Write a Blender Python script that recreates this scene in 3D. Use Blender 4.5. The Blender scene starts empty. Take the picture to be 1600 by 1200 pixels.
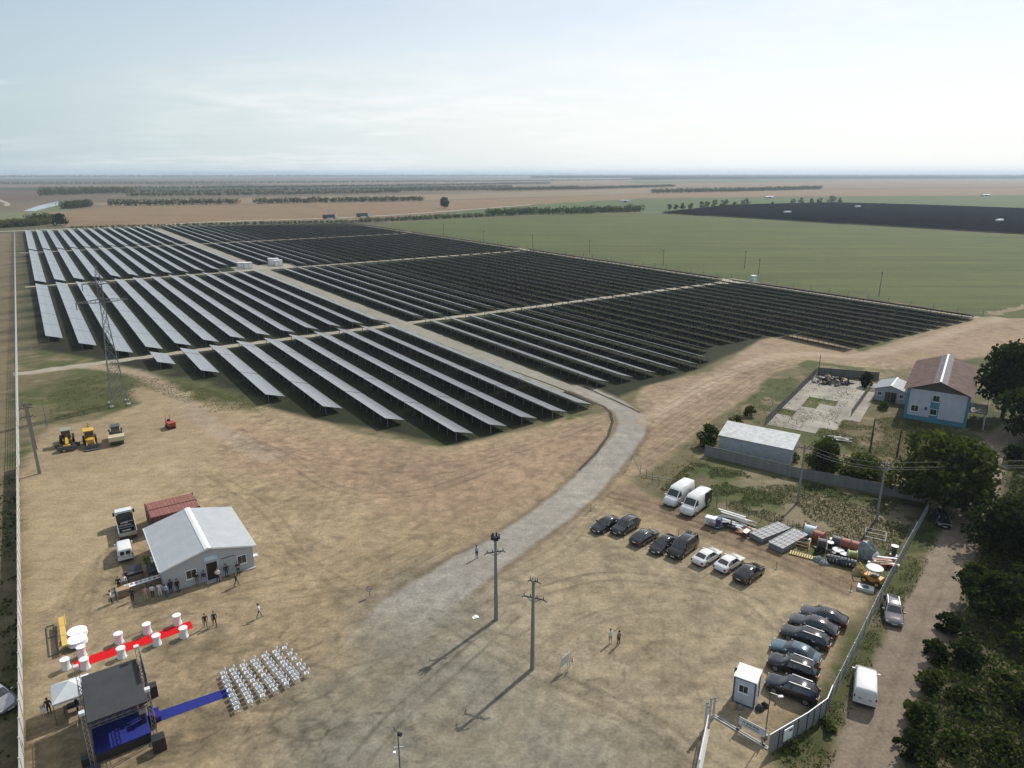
import bpy, bmesh, math, random
import numpy as np
from mathutils import Matrix, Vector

# ------------------------------------------------------------------ camera, sky, sun, exposure
scene = bpy.context.scene
F_PX, CAM_H, HORIZON = 1085.0, 46.0, 270.0            # survey of the drone photograph (1600 x 1200)
PITCH = math.atan((600.0 - HORIZON) / F_PX)
cam_data = bpy.data.cameras.new('camera')
cam_data.sensor_width = 36.0
cam_data.lens = F_PX / 1600.0 * 36.0
cam_data.clip_start, cam_data.clip_end = 0.5, 60000.0
cam = bpy.data.objects.new('camera', cam_data)
scene.collection.objects.link(cam)
cam.location = (0, 0, CAM_H)
cam.rotation_euler = (math.pi / 2 - PITCH, 0, 0)
scene.camera = cam

SUN_AZ, SUN_EL = math.radians(40.0), math.radians(43.5)   # azimuth clockwise from +Y
world = bpy.data.worlds.new('World')
scene.world = world
world.use_nodes = True
wt = world.node_tree
for n in list(wt.nodes): wt.nodes.remove(n)
def wn(t, **k):
    n = wt.nodes.new(t)
    for a, v in k.items(): setattr(n, a, v)
    return n
w_out = wn('ShaderNodeOutputWorld'); w_bg = wn('ShaderNodeBackground')
w_sky = wn('ShaderNodeTexSky', sky_type='NISHITA', sun_disc=False)
w_sky.sun_elevation, w_sky.sun_rotation = SUN_EL, SUN_AZ
w_sky.altitude, w_sky.air_density, w_sky.dust_density, w_sky.ozone_density = 20.0, 1.0, 0.6, 1.0
w_bg.inputs['Strength'].default_value = 0.115
# thin high cloud over the whole dome: stretched noise on the direction, projected on a flat layer
tc = wn('ShaderNodeTexCoord'); sep = wn('ShaderNodeSeparateXYZ'); wt.links.new(tc.outputs['Generated'], sep.inputs[0])
zmax = wn('ShaderNodeMath', operation='MAXIMUM'); wt.links.new(sep.outputs['Z'], zmax.inputs[0]); zmax.inputs[1].default_value = 0.0
zadd = wn('ShaderNodeMath', operation='ADD'); wt.links.new(zmax.outputs[0], zadd.inputs[0]); zadd.inputs[1].default_value = 0.09
dv = []
for ax in 'XY':
    d = wn('ShaderNodeMath', operation='DIVIDE'); wt.links.new(sep.outputs[ax], d.inputs[0]); wt.links.new(zadd.outputs[0], d.inputs[1]); dv.append(d)
comb = wn('ShaderNodeCombineXYZ'); wt.links.new(dv[0].outputs[0], comb.inputs[0]); wt.links.new(dv[1].outputs[0], comb.inputs[1])
def wnoise(scale, detail, rough, mapping, lo, hi):
    mp = wn('ShaderNodeMapping'); wt.links.new(comb.outputs[0], mp.inputs[0])
    mp.inputs['Location'].default_value, mp.inputs['Rotation'].default_value, mp.inputs['Scale'].default_value = mapping
    no = wn('ShaderNodeTexNoise'); wt.links.new(mp.outputs[0], no.inputs['Vector'])
    no.inputs['Scale'].default_value, no.inputs['Detail'].default_value, no.inputs['Roughness'].default_value = scale, detail, rough
    rp = wn('ShaderNodeMapRange', interpolation_type='SMOOTHSTEP'); wt.links.new(no.outputs['Fac'], rp.inputs['Value'])
    rp.inputs['From Min'].default_value, rp.inputs['From Max'].default_value = lo, hi
    return rp.outputs[0]
broad = wnoise(0.22, 2.0, 0.5, ((8.1, 5.5, 0.0), (0, 0, 0.5), (1, 1, 1)), 0.38, 0.60)
puffs = wnoise(2.0, 6.0, 0.55, ((1.3, 0.4, 0.0), (0, 0, -0.35), (0.9, 1.1, 1)), 0.22, 0.80)
wisps = wnoise(0.75, 5.0, 0.5, ((7.1, 2.2, 0.0), (0, 0, -0.45), (0.50, 1.0, 1)), 0.66, 0.76)
pm = wn('ShaderNodeMath', operation='MULTIPLY'); wt.links.new(broad, pm.inputs[0]); wt.links.new(puffs, pm.inputs[1])
mx = wn('ShaderNodeMath', operation='MAXIMUM'); wt.links.new(pm.outputs[0], mx.inputs[0]); wt.links.new(wisps, mx.inputs[1])
sc_ = wn('ShaderNodeMath', operation='MULTIPLY'); wt.links.new(mx.outputs[0], sc_.inputs[0]); sc_.inputs[1].default_value = 0.72
veil = wn('ShaderNodeMix', data_type='RGBA')                          # an even milky veil of haze first
vr = wn('ShaderNodeMapRange', interpolation_type='SMOOTHSTEP'); wt.links.new(zmax.outputs[0], vr.inputs['Value'])      # thicker towards the horizon all round
vr.inputs['From Min'].default_value, vr.inputs['From Max'].default_value, vr.inputs['To Min'].default_value, vr.inputs['To Max'].default_value = 0.0, 0.26, 0.92, 0.40
wt.links.new(vr.outputs[0], veil.inputs['Factor'])
wt.links.new(w_sky.outputs[0], veil.inputs['A']); 
dt = wn('ShaderNodeVectorMath', operation='DOT_PRODUCT'); wt.links.new(tc.outputs['Generated'], dt.inputs[0])      # hazy air is brighter towards the sun
dt.inputs[1].default_value = (math.sin(SUN_AZ) * math.cos(SUN_EL), math.cos(SUN_AZ) * math.cos(SUN_EL), math.sin(SUN_EL))
gl = wn('ShaderNodeMapRange', interpolation_type='SMOOTHSTEP'); wt.links.new(dt.outputs['Value'], gl.inputs['Value']); gl.inputs['From Min'].default_value, gl.inputs['From Max'].default_value = 0.05, 0.80
vc = wn('ShaderNodeMix', data_type='RGBA'); wt.links.new(gl.outputs[0], vc.inputs['Factor']); vc.inputs['A'].default_value = (4.0, 5.25, 5.75, 1); vc.inputs['B'].default_value = (8.8, 8.95, 8.75, 1)
wt.links.new(vc.outputs['Result'], veil.inputs['B'])
cl = wn('ShaderNodeMix', data_type='RGBA')
wt.links.new(sc_.outputs[0], cl.inputs['Factor']); wt.links.new(veil.outputs['Result'], cl.inputs['A']); cl.inputs['B'].default_value = (8.8, 8.85, 8.8, 1)
wt.links.new(cl.outputs['Result'], w_bg.inputs['Color'])
wt.links.new(w_bg.outputs[0], w_out.inputs['Surface'])

sun_data = bpy.data.lights.new('sun', 'SUN')
sun_data.energy, sun_data.angle, sun_data.color = 4.6, math.radians(0.6), (1.0, 0.955, 0.88)
sun = bpy.data.objects.new('sun', sun_data)
scene.collection.objects.link(sun)
sun_dir = Vector((math.sin(SUN_AZ) * math.cos(SUN_EL), math.cos(SUN_AZ) * math.cos(SUN_EL), math.sin(SUN_EL)))
sun.rotation_euler = sun_dir.to_track_quat('Z', 'Y').to_euler()
sun.location = (60, 80, 90)

vs = scene.view_settings
vs.view_transform, vs.look, vs.exposure, vs.gamma = 'Standard', 'None', 0.0, 1.0
vs.use_curve_mapping = False
scene.cycles.max_bounces = 5
scene.cycles.diffuse_bounces = 2
scene.cycles.glossy_bounces = 2
scene.cycles.transmission_bounces = 2
scene.cycles.volume_bounces = 0
scene.cycles.transparent_max_bounces = 8

# ------------------------------------------------------------------ helpers
random.seed(7)
rng = np.random.default_rng(11)
COL = scene.collection
_s, _c = math.sin(PITCH), math.cos(PITCH)
def at(px, py, z=0.0):
    """Survey: the place (X, Y) of a point at height z that the photograph shows at pixel px, py."""
    u, v = (px - 800.0) / F_PX, (py - 600.0) / F_PX
    t = (CAM_H - z) / (_s + v * _c)
    return (u * t, t * (_c - v * _s))
TH = math.radians(34.46)                       # the whole site is laid out on one rotated grid
GC = np.array([math.cos(TH), math.sin(TH)])    # grid axis b: across the panel rows
GA = np.array([-math.sin(TH), math.cos(TH)])   # grid axis a: along the panel rows, away from the camera
GO = np.array([-32.6, 217.06])                 # where the service road meets the first cross track
def grid(a, b): 
    p = GO + GA * a + GC * b
    return (float(p[0]), float(p[1]))

MATS = {}
def mat(name, col, rough=0.8, metal=0.0, var=0.12, scale=1.5, bump=0.0, col2=None, spec=0.5, coat=0.0, ior=1.5, stretch=None, alpha=None, detail=4.0):
    """Principled material: a base colour broken up by object-space noise, with roughness variation and fine relief."""
    if name in MATS: return MATS[name]
    m = bpy.data.materials.new(name); m.use_nodes = True
    nt = m.node_tree; N, L = nt.nodes, nt.links
    b = N['Principled BSDF']
    b.inputs['Roughness'].default_value = rough; b.inputs['Metallic'].default_value = metal
    b.inputs['Specular IOR Level'].default_value = spec; b.inputs['Coat Weight'].default_value = coat; b.inputs['Coat Roughness'].default_value = 0.05
    b.inputs['IOR'].default_value = ior
    if alpha is not None: b.inputs['Alpha'].default_value = alpha
    tcn = N.new('ShaderNodeTexCoord'); mpn = N.new('ShaderNodeMapping'); L.new(tcn.outputs['Object'], mpn.inputs[0])
    if stretch: mpn.inputs['Scale'].default_value = stretch
    no = N.new('ShaderNodeTexNoise'); L.new(mpn.outputs[0], no.inputs['Vector'])
    no.inputs['Scale'].default_value = scale; no.inputs['Detail'].default_value = detail; no.inputs['Roughness'].default_value = 0.6
    mr = N.new('ShaderNodeMapRange'); L.new(no.outputs['Fac'], mr.inputs['Value'])
    mr.inputs['From Min'].default_value, mr.inputs['From Max'].default_value = 0.3, 0.7
    mix = N.new('ShaderNodeMix'); mix.data_type = 'RGBA'; L.new(mr.outputs[0], mix.inputs['Factor'])
    c2 = col2 if col2 else tuple(min(1.0, x * (1 + var)) for x in col)
    c1 = col if col2 else tuple(x * (1 - var) for x in col)
    mix.inputs['A'].default_value = (*c1, 1); mix.inputs['B'].default_value = (*c2, 1)
    L.new(mix.outputs['Result'], b.inputs['Base Color'])
    if bump > 0:
        bp = N.new('ShaderNodeBump'); bp.inputs['Strength'].default_value = bump; bp.inputs['Distance'].default_value = 0.05
        L.new(no.outputs['Fac'], bp.inputs['Height']); L.new(bp.outputs[0], b.inputs['Normal'])
    MATS[name] = m
    return m

class MB:
    """Collects faces; build() links them as one mesh object."""
    def __init__(s): s.v, s.f, s.m = [], [], []
    def add(s, vs, fs, mi=0):
        o = len(s.v); s.v += [tuple(map(float, q)) for q in vs]; s.f += [tuple(i + o for i in q) for q in fs]; s.m += [mi] * len(fs)
        return s
    def box(s, x0, x1, y0, y1, z0, z1, mi=0, M=None, taper=(0, 0)):
        tx, ty = taper
        vs = [(x0, y0, z0), (x1, y0, z0), (x1, y1, z0), (x0, y1, z0), (x0 + tx, y0 + ty, z1), (x1 - tx, y0 + ty, z1), (x1 - tx, y1 - ty, z1), (x0 + tx, y1 - ty, z1)]
        if M is not None: vs = [M @ Vector(q) for q in vs]
        return s.add(vs, [(0, 3, 2, 1), (4, 5, 6, 7), (0, 1, 5, 4), (1, 2, 6, 5), (2, 3, 7, 6), (3, 0, 4, 7)], mi)
    def cbox(s, c, d, mi=0, M=None, taper=(0, 0)):
        return s.box(c[0] - d[0] / 2, c[0] + d[0] / 2, c[1] - d[1] / 2, c[1] + d[1] / 2, c[2] - d[2] / 2, c[2] + d[2] / 2, mi, M, taper)
    def bar(s, p, q, w, h=None, mi=0):
        """a square bar from p to q"""
        h = h or w; p, q = Vector(p), Vector(q); d = (q - p)
        if d.length < 1e-6: return s
        d.normalize(); up = Vector((0, 0, 1)) if abs(d.z) < 0.95 else Vector((1, 0, 0))
        x = d.cross(up).normalized() * w / 2; y = x.cross(d).normalized() * h / 2
        vs = [p - x - y, p + x - y, p + x + y, p - x + y, q - x - y, q + x - y, q + x + y, q - x + y]
        return s.add(vs, [(0, 1, 2, 3), (7, 6, 5, 4), (0, 4, 5, 1), (1, 5, 6, 2), (2, 6, 7, 3), (3, 7, 4, 0)], mi)
    def cyl(s, p, q, r, r2=None, n=10, mi=0, caps=True):
        r2 = r if r2 is None else r2
        p, q = Vector(p), Vector(q); d = (q - p).normalized(); up = Vector((0, 0, 1)) if abs(d.z) < 0.95 else Vector((1, 0, 0))
        x = d.cross(up).normalized(); y = d.cross(x)
        vs = []
        for c, rr in ((p, r), (q, r2)):
            for i in range(n):
                a = 2 * math.pi * i / n; vs.append(c + x * math.cos(a) * rr + y * math.sin(a) * rr)
        fs = [(i, (i + 1) % n, n + (i + 1) % n, n + i) for i in range(n)]
        if caps: fs += [tuple(range(n - 1, -1, -1)), tuple(range(n, 2 * n))]
        return s.add(vs, fs, mi)
    def prism(s, poly, z0, z1, mi=0):
        n = len(poly)
        vs = [(x, y, z0) for x, y in poly] + [(x, y, z1) for x, y in poly]
        return s.add(vs, [tuple(range(n - 1, -1, -1)), tuple(range(n, 2 * n))] + [(i, (i + 1) % n, n + (i + 1) % n, n + i) for i in range(n)], mi)
    def extrude(s, prof, y0, y1, mi=0):
        """profile in x,z extruded along y"""
        n = len(prof)
        vs = [(x, y0, z) for x, z in prof] + [(x, y1, z) for x, z in prof]
        return s.add(vs, [tuple(range(n)), tuple(range(2 * n - 1, n - 1, -1))] + [(i, n + i, n + (i + 1) % n, (i + 1) % n) for i in range(n)], mi)
    def mesh(s, name, mats, smooth=False, fix=True):
        me = bpy.data.meshes.new(name); me.from_pydata(s.v, [], s.f)
        for m_ in (mats if isinstance(mats, (list, tuple)) else [mats]): me.materials.append(m_)
        if any(s.m): me.polygons.foreach_set('material_index', s.m)
        if smooth: me.polygons.foreach_set('use_smooth', [True] * len(s.f))
        me.update()
        if fix:
            bm = bmesh.new(); bm.from_mesh(me); bmesh.ops.recalc_face_normals(bm, faces=bm.faces); bm.to_mesh(me); bm.free()
        return me
    def build(s, name, mats, parent=None, smooth=False, fix=True):
        me = s.mesh(name, mats, smooth, fix)
        return link(name, me, parent)
def link(name, me, parent=None):
    o = bpy.data.objects.new(name, me); COL.objects.link(o)
    if parent is not None: o.parent = parent
    return o
def tag(o, label=None, cat=None, group=None, kind=None):
    if label: o['label'] = label
    if cat: o['category'] = cat
    if group: o['group'] = group
    if kind: o['kind'] = kind
    return o
def thing(name, label, cat, loc=(0, 0, 0), rz=0.0, group=None):
    o = bpy.data.objects.new(name, None); COL.objects.link(o)
    o.location = loc if len(loc) == 3 else (loc[0], loc[1], 0); o.rotation_euler = (0, 0, rz); o.empty_display_size = 0.3
    return tag(o, label, cat, group)
def copy_tree(o, parent=None):
    c = o.copy(); COL.objects.link(c); c.parent = parent
    for ch in list(o.children): copy_tree(ch, c)
    return c
ORD = 'first second third fourth fifth sixth seventh eighth ninth tenth eleventh twelfth thirteenth fourteenth fifteenth sixteenth seventeenth eighteenth nineteenth twentieth'.split()
TENS = {2: 'twenty', 3: 'thirty', 4: 'forty', 5: 'fifty', 6: 'sixty', 7: 'seventy', 8: 'eighty', 9: 'ninety'}
def ordinal(n):
    if n <= 20: return ORD[n - 1]
    if n % 10 == 0: return {30: 'thirtieth', 40: 'fortieth', 50: 'fiftieth', 60: 'sixtieth', 70: 'seventieth', 80: 'eightieth', 90: 'ninetieth'}[n]
    return TENS[n // 10] + '-' + ORD[n % 10 - 1]
def xy_az(p, q): return math.atan2(q[1] - p[1], q[0] - p[0])
# ------------------------------------------------------------------ ground
def _hash(ix, iy, seed):
    h = (ix.astype(np.int64) * 374761393 + iy.astype(np.int64) * 668265263 + seed * 1442695041) & 0x7fffffff
    h = ((h ^ (h >> 13)) * 1274126177) & 0x7fffffff
    return ((h ^ (h >> 16)) & 0xffff) / 65535.0
def vnoise(X, Y, size, seed=0):
    x, y = X / size, Y / size
    ix, iy = np.floor(x), np.floor(y); fx, fy = x - ix, y - iy
    fx, fy = fx * fx * (3 - 2 * fx), fy * fy * (3 - 2 * fy)
    a, b = _hash(ix, iy, seed), _hash(ix + 1, iy, seed); c, d = _hash(ix, iy + 1, seed), _hash(ix + 1, iy + 1, seed)
    return (a * (1 - fx) + b * fx) * (1 - fy) + (c * (1 - fx) + d * fx) * fy
def fbm(X, Y, size, seed=0, octs=4):
    t, amp, s = np.zeros_like(X), 0.5, 0.0
    for i in range(octs):
        t += vnoise(X, Y, size / 2 ** i, seed + i * 17) * amp; s += amp; amp *= 0.55
    return t / s
def seg_dist(X, Y, pts, closed=False):
    d = np.full(X.shape, 1e9)
    P = list(pts) + ([pts[0]] if closed else [])
    for (x0, y0), (x1, y1) in zip(P[:-1], P[1:]):
        dx, dy = x1 - x0, y1 - y0; L2 = dx * dx + dy * dy + 1e-9
        t = np.clip(((X - x0) * dx + (Y - y0) * dy) / L2, 0, 1)
        np.minimum(d, np.hypot(X - x0 - t * dx, Y - y0 - t * dy), out=d)
    return d
def inside(X, Y, pts):
    r = np.zeros(X.shape, bool); n = len(pts)
    for i in range(n):
        (x0, y0), (x1, y1) = pts[i], pts[(i + 1) % n]
        if y0 == y1: continue
        r ^= ((y0 > Y) != (y1 > Y)) & (X < (x1 - x0) * (Y - y0) / (y1 - y0) + x0)
    return r
def sstep(e0, e1, x):
    t = np.clip((x - e0) / (e1 - e0), 0, 1); return t * t * (3 - 2 * t)
def area(X, Y, pts, soft, wob=0.0):
    """soft mask of a polygon; wob: ragged edge noise in metres"""
    P = np.array(pts); pad = soft + 9.0                 # work only round the polygon
    k = (X > P[:, 0].min() - pad) & (X < P[:, 0].max() + pad) & (Y > P[:, 1].min() - pad) & (Y < P[:, 1].max() + pad)
    out = np.zeros(X.shape); x, y = X[k], Y[k]
    d = seg_dist(x, y, pts, True); d = np.where(inside(x, y, pts), d, -d)
    if np.any(wob): d = d + wob[k]
    out[k] = sstep(-soft, soft, d)
    return out
def lane_dist(X, Y, pts, reach=14.0):
    P = np.array(pts); k = (X > P[:, 0].min() - reach) & (X < P[:, 0].max() + reach) & (Y > P[:, 1].min() - reach) & (Y < P[:, 1].max() + reach)
    out = np.full(X.shape, 1e3); out[k] = seg_dist(X[k], Y[k], pts)
    return out
def W(px): return [at(*q) for q in px]
def spline(pts, step=0.5):
    P = [np.array(p, float) for p in pts]; P = [2 * P[0] - P[1]] + P + [2 * P[-1] - P[-2]]
    out = []
    for i in range(1, len(P) - 2):
        n = max(2, int(np.hypot(*(P[i + 1] - P[i])) / step))
        for k in range(n):
            t = k / n
            out.append(0.5 * ((2 * P[i]) + (-P[i - 1] + P[i + 1]) * t + (2 * P[i - 1] - 5 * P[i] + 4 * P[i + 1] - P[i + 2]) * t * t + (-P[i - 1] + 3 * P[i] - 3 * P[i + 1] + P[i + 2]) * t ** 3))
    out.append(P[-2])
    return [(float(p[0]), float(p[1])) for p in out]

EARTH = W([(38, 1330), (34, 745), (75, 668), (150, 655), (215, 630), (190, 588), (225, 588), (330, 622), (410, 636), (480, 655), (580, 680), (688, 702), (945, 643), (985, 640), (1000, 606), (1110, 580), (1190, 530), (1250, 522), (1345, 549), (1530, 496), (1640, 478), (1700, 520), (1700, 548), (1500, 560), (1400, 580), (1260, 562), (1205, 588), (1010, 735), (975, 752), (1010, 775), (1100, 805), (1200, 842), (1345, 910), (1368, 925), (1275, 1095), (1205, 1168), (1120, 1330)])
REDDISH = W([(330, 655), (520, 680), (700, 712), (945, 655), (955, 690), (850, 770), (700, 830), (520, 760), (380, 740)])
RED_R = W([(1010, 660), (1000, 606), (1110, 580), (1190, 530), (1345, 552), (1530, 496), (1640, 480), (1700, 545), (1420, 575), (1260, 560), (1205, 586), (1010, 730)])
SANDY = W([(52, 748), (290, 715), (262, 770), (222, 800), (160, 900), (60, 960), (44, 900)])
GRAVEL = W([(560, 960), (690, 885), (760, 905), (860, 960), (900, 1060), (1060, 1150), (1100, 1330), (420, 1330), (430, 1130), (520, 1050)])
PARK_LOT = W([(800, 880), (940, 790), (1190, 905), (1320, 935), (1200, 1130), (900, 1120), (760, 1000)])
RUTS_R = W([(935, 775), (990, 752), (1345, 905), (1320, 930)])
GRASS_L = W([(70, 600), (180, 580), (250, 578), (330, 600), (440, 628), (400, 640), (300, 628), (220, 600), (180, 640), (80, 660)])
GRASS_YARD = W([(1030, 770), (1080, 720), (1240, 745), (1440, 790), (1380, 900), (1270, 840), (1150, 800)])
VERGE = W([(1450, 800), (1500, 800), (1440, 900), (1380, 1010), (1330, 1120), (1290, 1250), (1200, 1175), (1290, 1085), (1380, 910)])
THICKET = W([(1570, 720), (1545, 790), (1510, 890), (1470, 960), (1430, 1060), (1390, 1330), (1900, 1330), (1900, 700)])
FIELD_LEFT = [grid(490, -105), grid(-150, -105), grid(-150, -400), grid(490, -400)]
PARK = [grid(505, -101), grid(505, 10), grid(450, 160), grid(-97, 160), grid(-97, 80), grid(-76, 80), grid(-88, 36), grid(-95, -5), grid(-98, -40), grid(-86, -46), grid(-73, -54), grid(-58, -61), grid(-31, -68), grid(-17, -76), grid(3, -84), grid(32, -101)]
ACCESS = spline(W([(905, 607), (950, 626), (978, 642), (988, 662), (975, 690), (945, 726), (900, 772), (850, 812), (780, 858), (705, 905), (640, 955), (590, 1010)]))
LANE = spline(W([(1640, 650), (1590, 668), (1560, 694), (1542, 740), (1518, 795), (1490, 868), (1455, 945), (1405, 1050), (1358, 1160), (1325, 1330)]))
FOOT_TRACK = spline(W([(55, 582), (130, 572), (200, 580), (250, 600), (290, 630), (330, 665), (420, 715)]))
EARTH_TRACK = spline(W([(1005, 660), (1060, 625), (1130, 588), (1190, 562), (1260, 553), (1345, 556), (1440, 535), (1540, 503), (1640, 484)]))

def lerp3(c, col, m): return c * (1 - m[..., None]) + np.array(col) * m[..., None]
def paint(X, Y):
    n1, n2, n3 = fbm(X, Y, 14, 3), fbm(X, Y, 3.2, 9), fbm(X, Y, 40, 21)
    wob = (fbm(X, Y, 9, 40) - 0.5) * 7
    c = np.empty(X.shape + (3,)); c[:] = (0.150, 0.128, 0.070)
    c = lerp3(c, (0.085, 0.096, 0.034), sstep(0.42, 0.62, n1))
    c = lerp3(c, (0.255, 0.195, 0.125), sstep(0.56, 0.72, n2) * 0.7)
    c = lerp3(c, (0.190, 0.150, 0.098), area(X, Y, FIELD_LEFT, 1.0) * (0.55 + 0.3 * sstep(0.4, 0.6, n1)))
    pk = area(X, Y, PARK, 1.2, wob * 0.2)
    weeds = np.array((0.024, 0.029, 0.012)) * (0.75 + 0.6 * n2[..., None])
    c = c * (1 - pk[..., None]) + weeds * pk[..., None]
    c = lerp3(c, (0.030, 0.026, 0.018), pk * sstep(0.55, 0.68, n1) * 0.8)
    e = area(X, Y, EARTH, 1.0, wob * 0.45)
    tan = np.array((0.318, 0.246, 0.152)) * (0.90 + 0.20 * n1[..., None]) * (0.90 + 0.2 * n2[..., None])
    c = c * (1 - e[..., None]) + tan * e[..., None]
    c = lerp3(c, (0.325, 0.222, 0.150), e * area(X, Y, REDDISH, 5, wob) * (0.35 + 0.6 * n2))
    c = lerp3(c, (0.300, 0.215, 0.145), e * area(X, Y, RED_R, 2, wob * 0.3) * (0.30 + 0.7 * n2))
    c = lerp3(c, (0.370, 0.290, 0.176), e * area(X, Y, SANDY, 1.5, wob * 0.2) * 0.85)
    c = lerp3(c, (0.222, 0.210, 0.165), e * area(X, Y, GRAVEL, 7, wob * 1.6) * (0.55 + 0.6 * n2))
    c = lerp3(c, (0.330, 0.274, 0.184), e * area(X, Y, PARK_LOT, 4, wob) * (0.35 + 0.6 * n2))
    c = lerp3(c, (0.215, 0.152, 0.098), e * area(X, Y, RUTS_R, 1.0, wob * 0.15) * (0.5 + 0.5 * n2))
    c = lerp3(c, (0.165, 0.128, 0.082), e * sstep(0.60, 0.74, n2) * 0.32)
    gl = area(X, Y, GRASS_L, 2.5, wob * 0.6)
    c = lerp3(c, (0.088, 0.094, 0.036), gl * sstep(0.30, 0.55, n2))
    gy = area(X, Y, GRASS_YARD, 2.0, wob * 0.3)
    c = lerp3(c, (0.078, 0.092, 0.034), gy * sstep(0.34, 0.52, n1 * 0.5 + n2 * 0.5))
    c = lerp3(c, (0.250, 0.200, 0.135), gy * sstep(0.55, 0.66, n1) * 0.8)
    c = lerp3(c, (0.075, 0.083, 0.032), area(X, Y, VERGE, 1.5, wob * 0.2) * sstep(0.3, 0.5, n2))
    c = lerp3(c, (0.070, 0.068, 0.034), area(X, Y, THICKET, 2.5, wob * 0.2) * (0.5 + 0.5 * sstep(0.35, 0.6, n1)))
    # lanes
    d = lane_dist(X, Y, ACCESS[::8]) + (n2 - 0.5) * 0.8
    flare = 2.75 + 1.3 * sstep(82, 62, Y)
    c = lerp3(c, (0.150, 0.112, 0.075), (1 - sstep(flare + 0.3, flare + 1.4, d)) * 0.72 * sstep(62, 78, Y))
    c = lerp3(c, (0.318, 0.292, 0.252), (1 - sstep(flare - 0.5, flare + 0.4, d)) * sstep(57, 70, Y))
    c = lerp3(c, (0.270, 0.256, 0.210), np.exp(-((np.abs(d) - 1.0) / 0.3) ** 2) * 0.25 * sstep(58, 70, Y))
    d = lane_dist(X, Y, LANE[::8]) + (n2 - 0.5) * 1.1
    c = lerp3(c, (0.245, 0.196, 0.148), 1 - sstep(1.8, 3.0, d))
    c = lerp3(c, (0.175, 0.135, 0.098), (1 - sstep(0.0, 0.35, np.abs(d - 0.25))) * 0.5)
    d = lane_dist(X, Y, FOOT_TRACK[::8]) + (n2 - 0.5) * 1.4
    c = lerp3(c, (0.325, 0.255, 0.178), (1 - sstep(1.2, 2.8, d)) * 0.95)
    d = lane_dist(X, Y, EARTH_TRACK[::8]) + (n2 - 0.5) * 1.6
    c = lerp3(c, (0.400, 0.310, 0.220), (1 - sstep(1.0, 3.2, d)) * 0.75)
    return c

# tyre tracks and wet patches, stamped on the fine grid
FX0, FX1, FY0, FY1, FS = -52.0, 98.0, 38.0, 172.0, 0.28
fx = np.arange(FX0, FX1 + 1e-6, FS); fy = np.arange(FY0, FY1 + 1e-6, FS)
fine_X, fine_Y = np.meshgrid(fx, fy)
trk = np.zeros(fine_X.shape)
def stamp(pts, half, strength):
    P = np.array(spline(pts, 0.13)); jit = 0.55 + 0.9 * vnoise(P[:, 0] * 1.0, P[:, 1] * 1.0, 1.7, 77)
    k = int(math.ceil(half / FS)) + 1
    ci, cj = np.round((P[:, 1] - FY0) / FS).astype(int), np.round((P[:, 0] - FX0) / FS).astype(int)
    for di in range(-k, k + 1):
        for dj in range(-k, k + 1):
            i, j = ci + di, cj + dj
            ok = (i >= 0) & (j >= 0) & (i < trk.shape[0]) & (j < trk.shape[1])
            i, j = i[ok], j[ok]
            dd = np.hypot(fine_X[i, j] - P[ok, 0], fine_Y[i, j] - P[ok, 1])
            np.maximum.at(trk, (i, j), np.clip(1.25 - dd / half, 0, 1) * strength * jit[ok])
def tyres(px, strength=0.4, gauge=0.85, half=0.24, world_pts=None):
    pts = world_pts if world_pts else W(px)
    S = np.array(spline(pts, 1.5)); T = np.gradient(S, axis=0); T /= np.linalg.norm(T, axis=1)[:, None] + 1e-9
    Nn = np.stack([-T[:, 1], T[:, 0]], 1)
    for s_ in (-gauge, gauge): stamp([tuple(q) for q in S + Nn * s_], half, strength)
for px in ([(440, 700), (560, 735), (700, 735), (850, 690), (945, 655)], [(380, 690), (520, 722), (680, 722), (830, 690)], [(300, 660), (420, 700), (520, 760), (650, 770), (800, 720)], [(250, 690), (400, 705), (600, 700), (700, 720)],
           [(1040, 640), (1120, 595), (1230, 560)], [(1010, 720), (1100, 655), (1210, 580)], [(1015, 690), (1100, 630), (1200, 572)], [(1012, 735), (1080, 690), (1205, 592)],
           [(1030, 655), (1130, 605), (1200, 575), (1300, 560), (1420, 548), (1560, 510)], [(1060, 650), (1150, 600), (1220, 572), (1330, 562), (1440, 545), (1580, 515)], [(1020, 705), (1110, 640), (1215, 572), (1300, 556)], [(1025, 672), (1120, 615), (1240, 558), (1360, 556), (1500, 525)], [(1016, 726), (1090, 672), (1208, 585)], [(1400, 560), (1480, 545), (1600, 520)], [(1380, 566), (1500, 552), (1620, 540)],
           [(80, 1000), (160, 960), (300, 935), (450, 900), (560, 860)], [(940, 785), (1050, 815), (1200, 868), (1330, 925)], [(950, 772), (1060, 802), (1210, 852), (1345, 915)], [(945, 779), (1055, 809), (1205, 860), (1340, 920)],
           [(780, 905), (870, 860), (930, 800), (965, 770)], [(820, 930), (960, 900), (1150, 930), (1220, 980)], [(700, 1150), (820, 1040), (950, 960), (1150, 940)], [(1100, 1190), (1000, 1120), (820, 1040), (680, 960)],
           [(150, 960), (180, 860), (185, 790), (200, 720)], [(120, 980), (140, 880), (150, 790), (160, 730)], [(100, 960), (110, 860), (110, 780), (115, 720)], [(230, 700), (220, 770), (160, 840), (110, 950)],
           [(560, 1190), (620, 1120), (700, 1050), (800, 960)], [(400, 950), (520, 930), (600, 900), (700, 850)], [(330, 740), (420, 800), (470, 870), (560, 930)], [(90, 700), (150, 715), (260, 700), (330, 680)]):
    tyres(px, random.uniform(0.40, 0.75))
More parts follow.
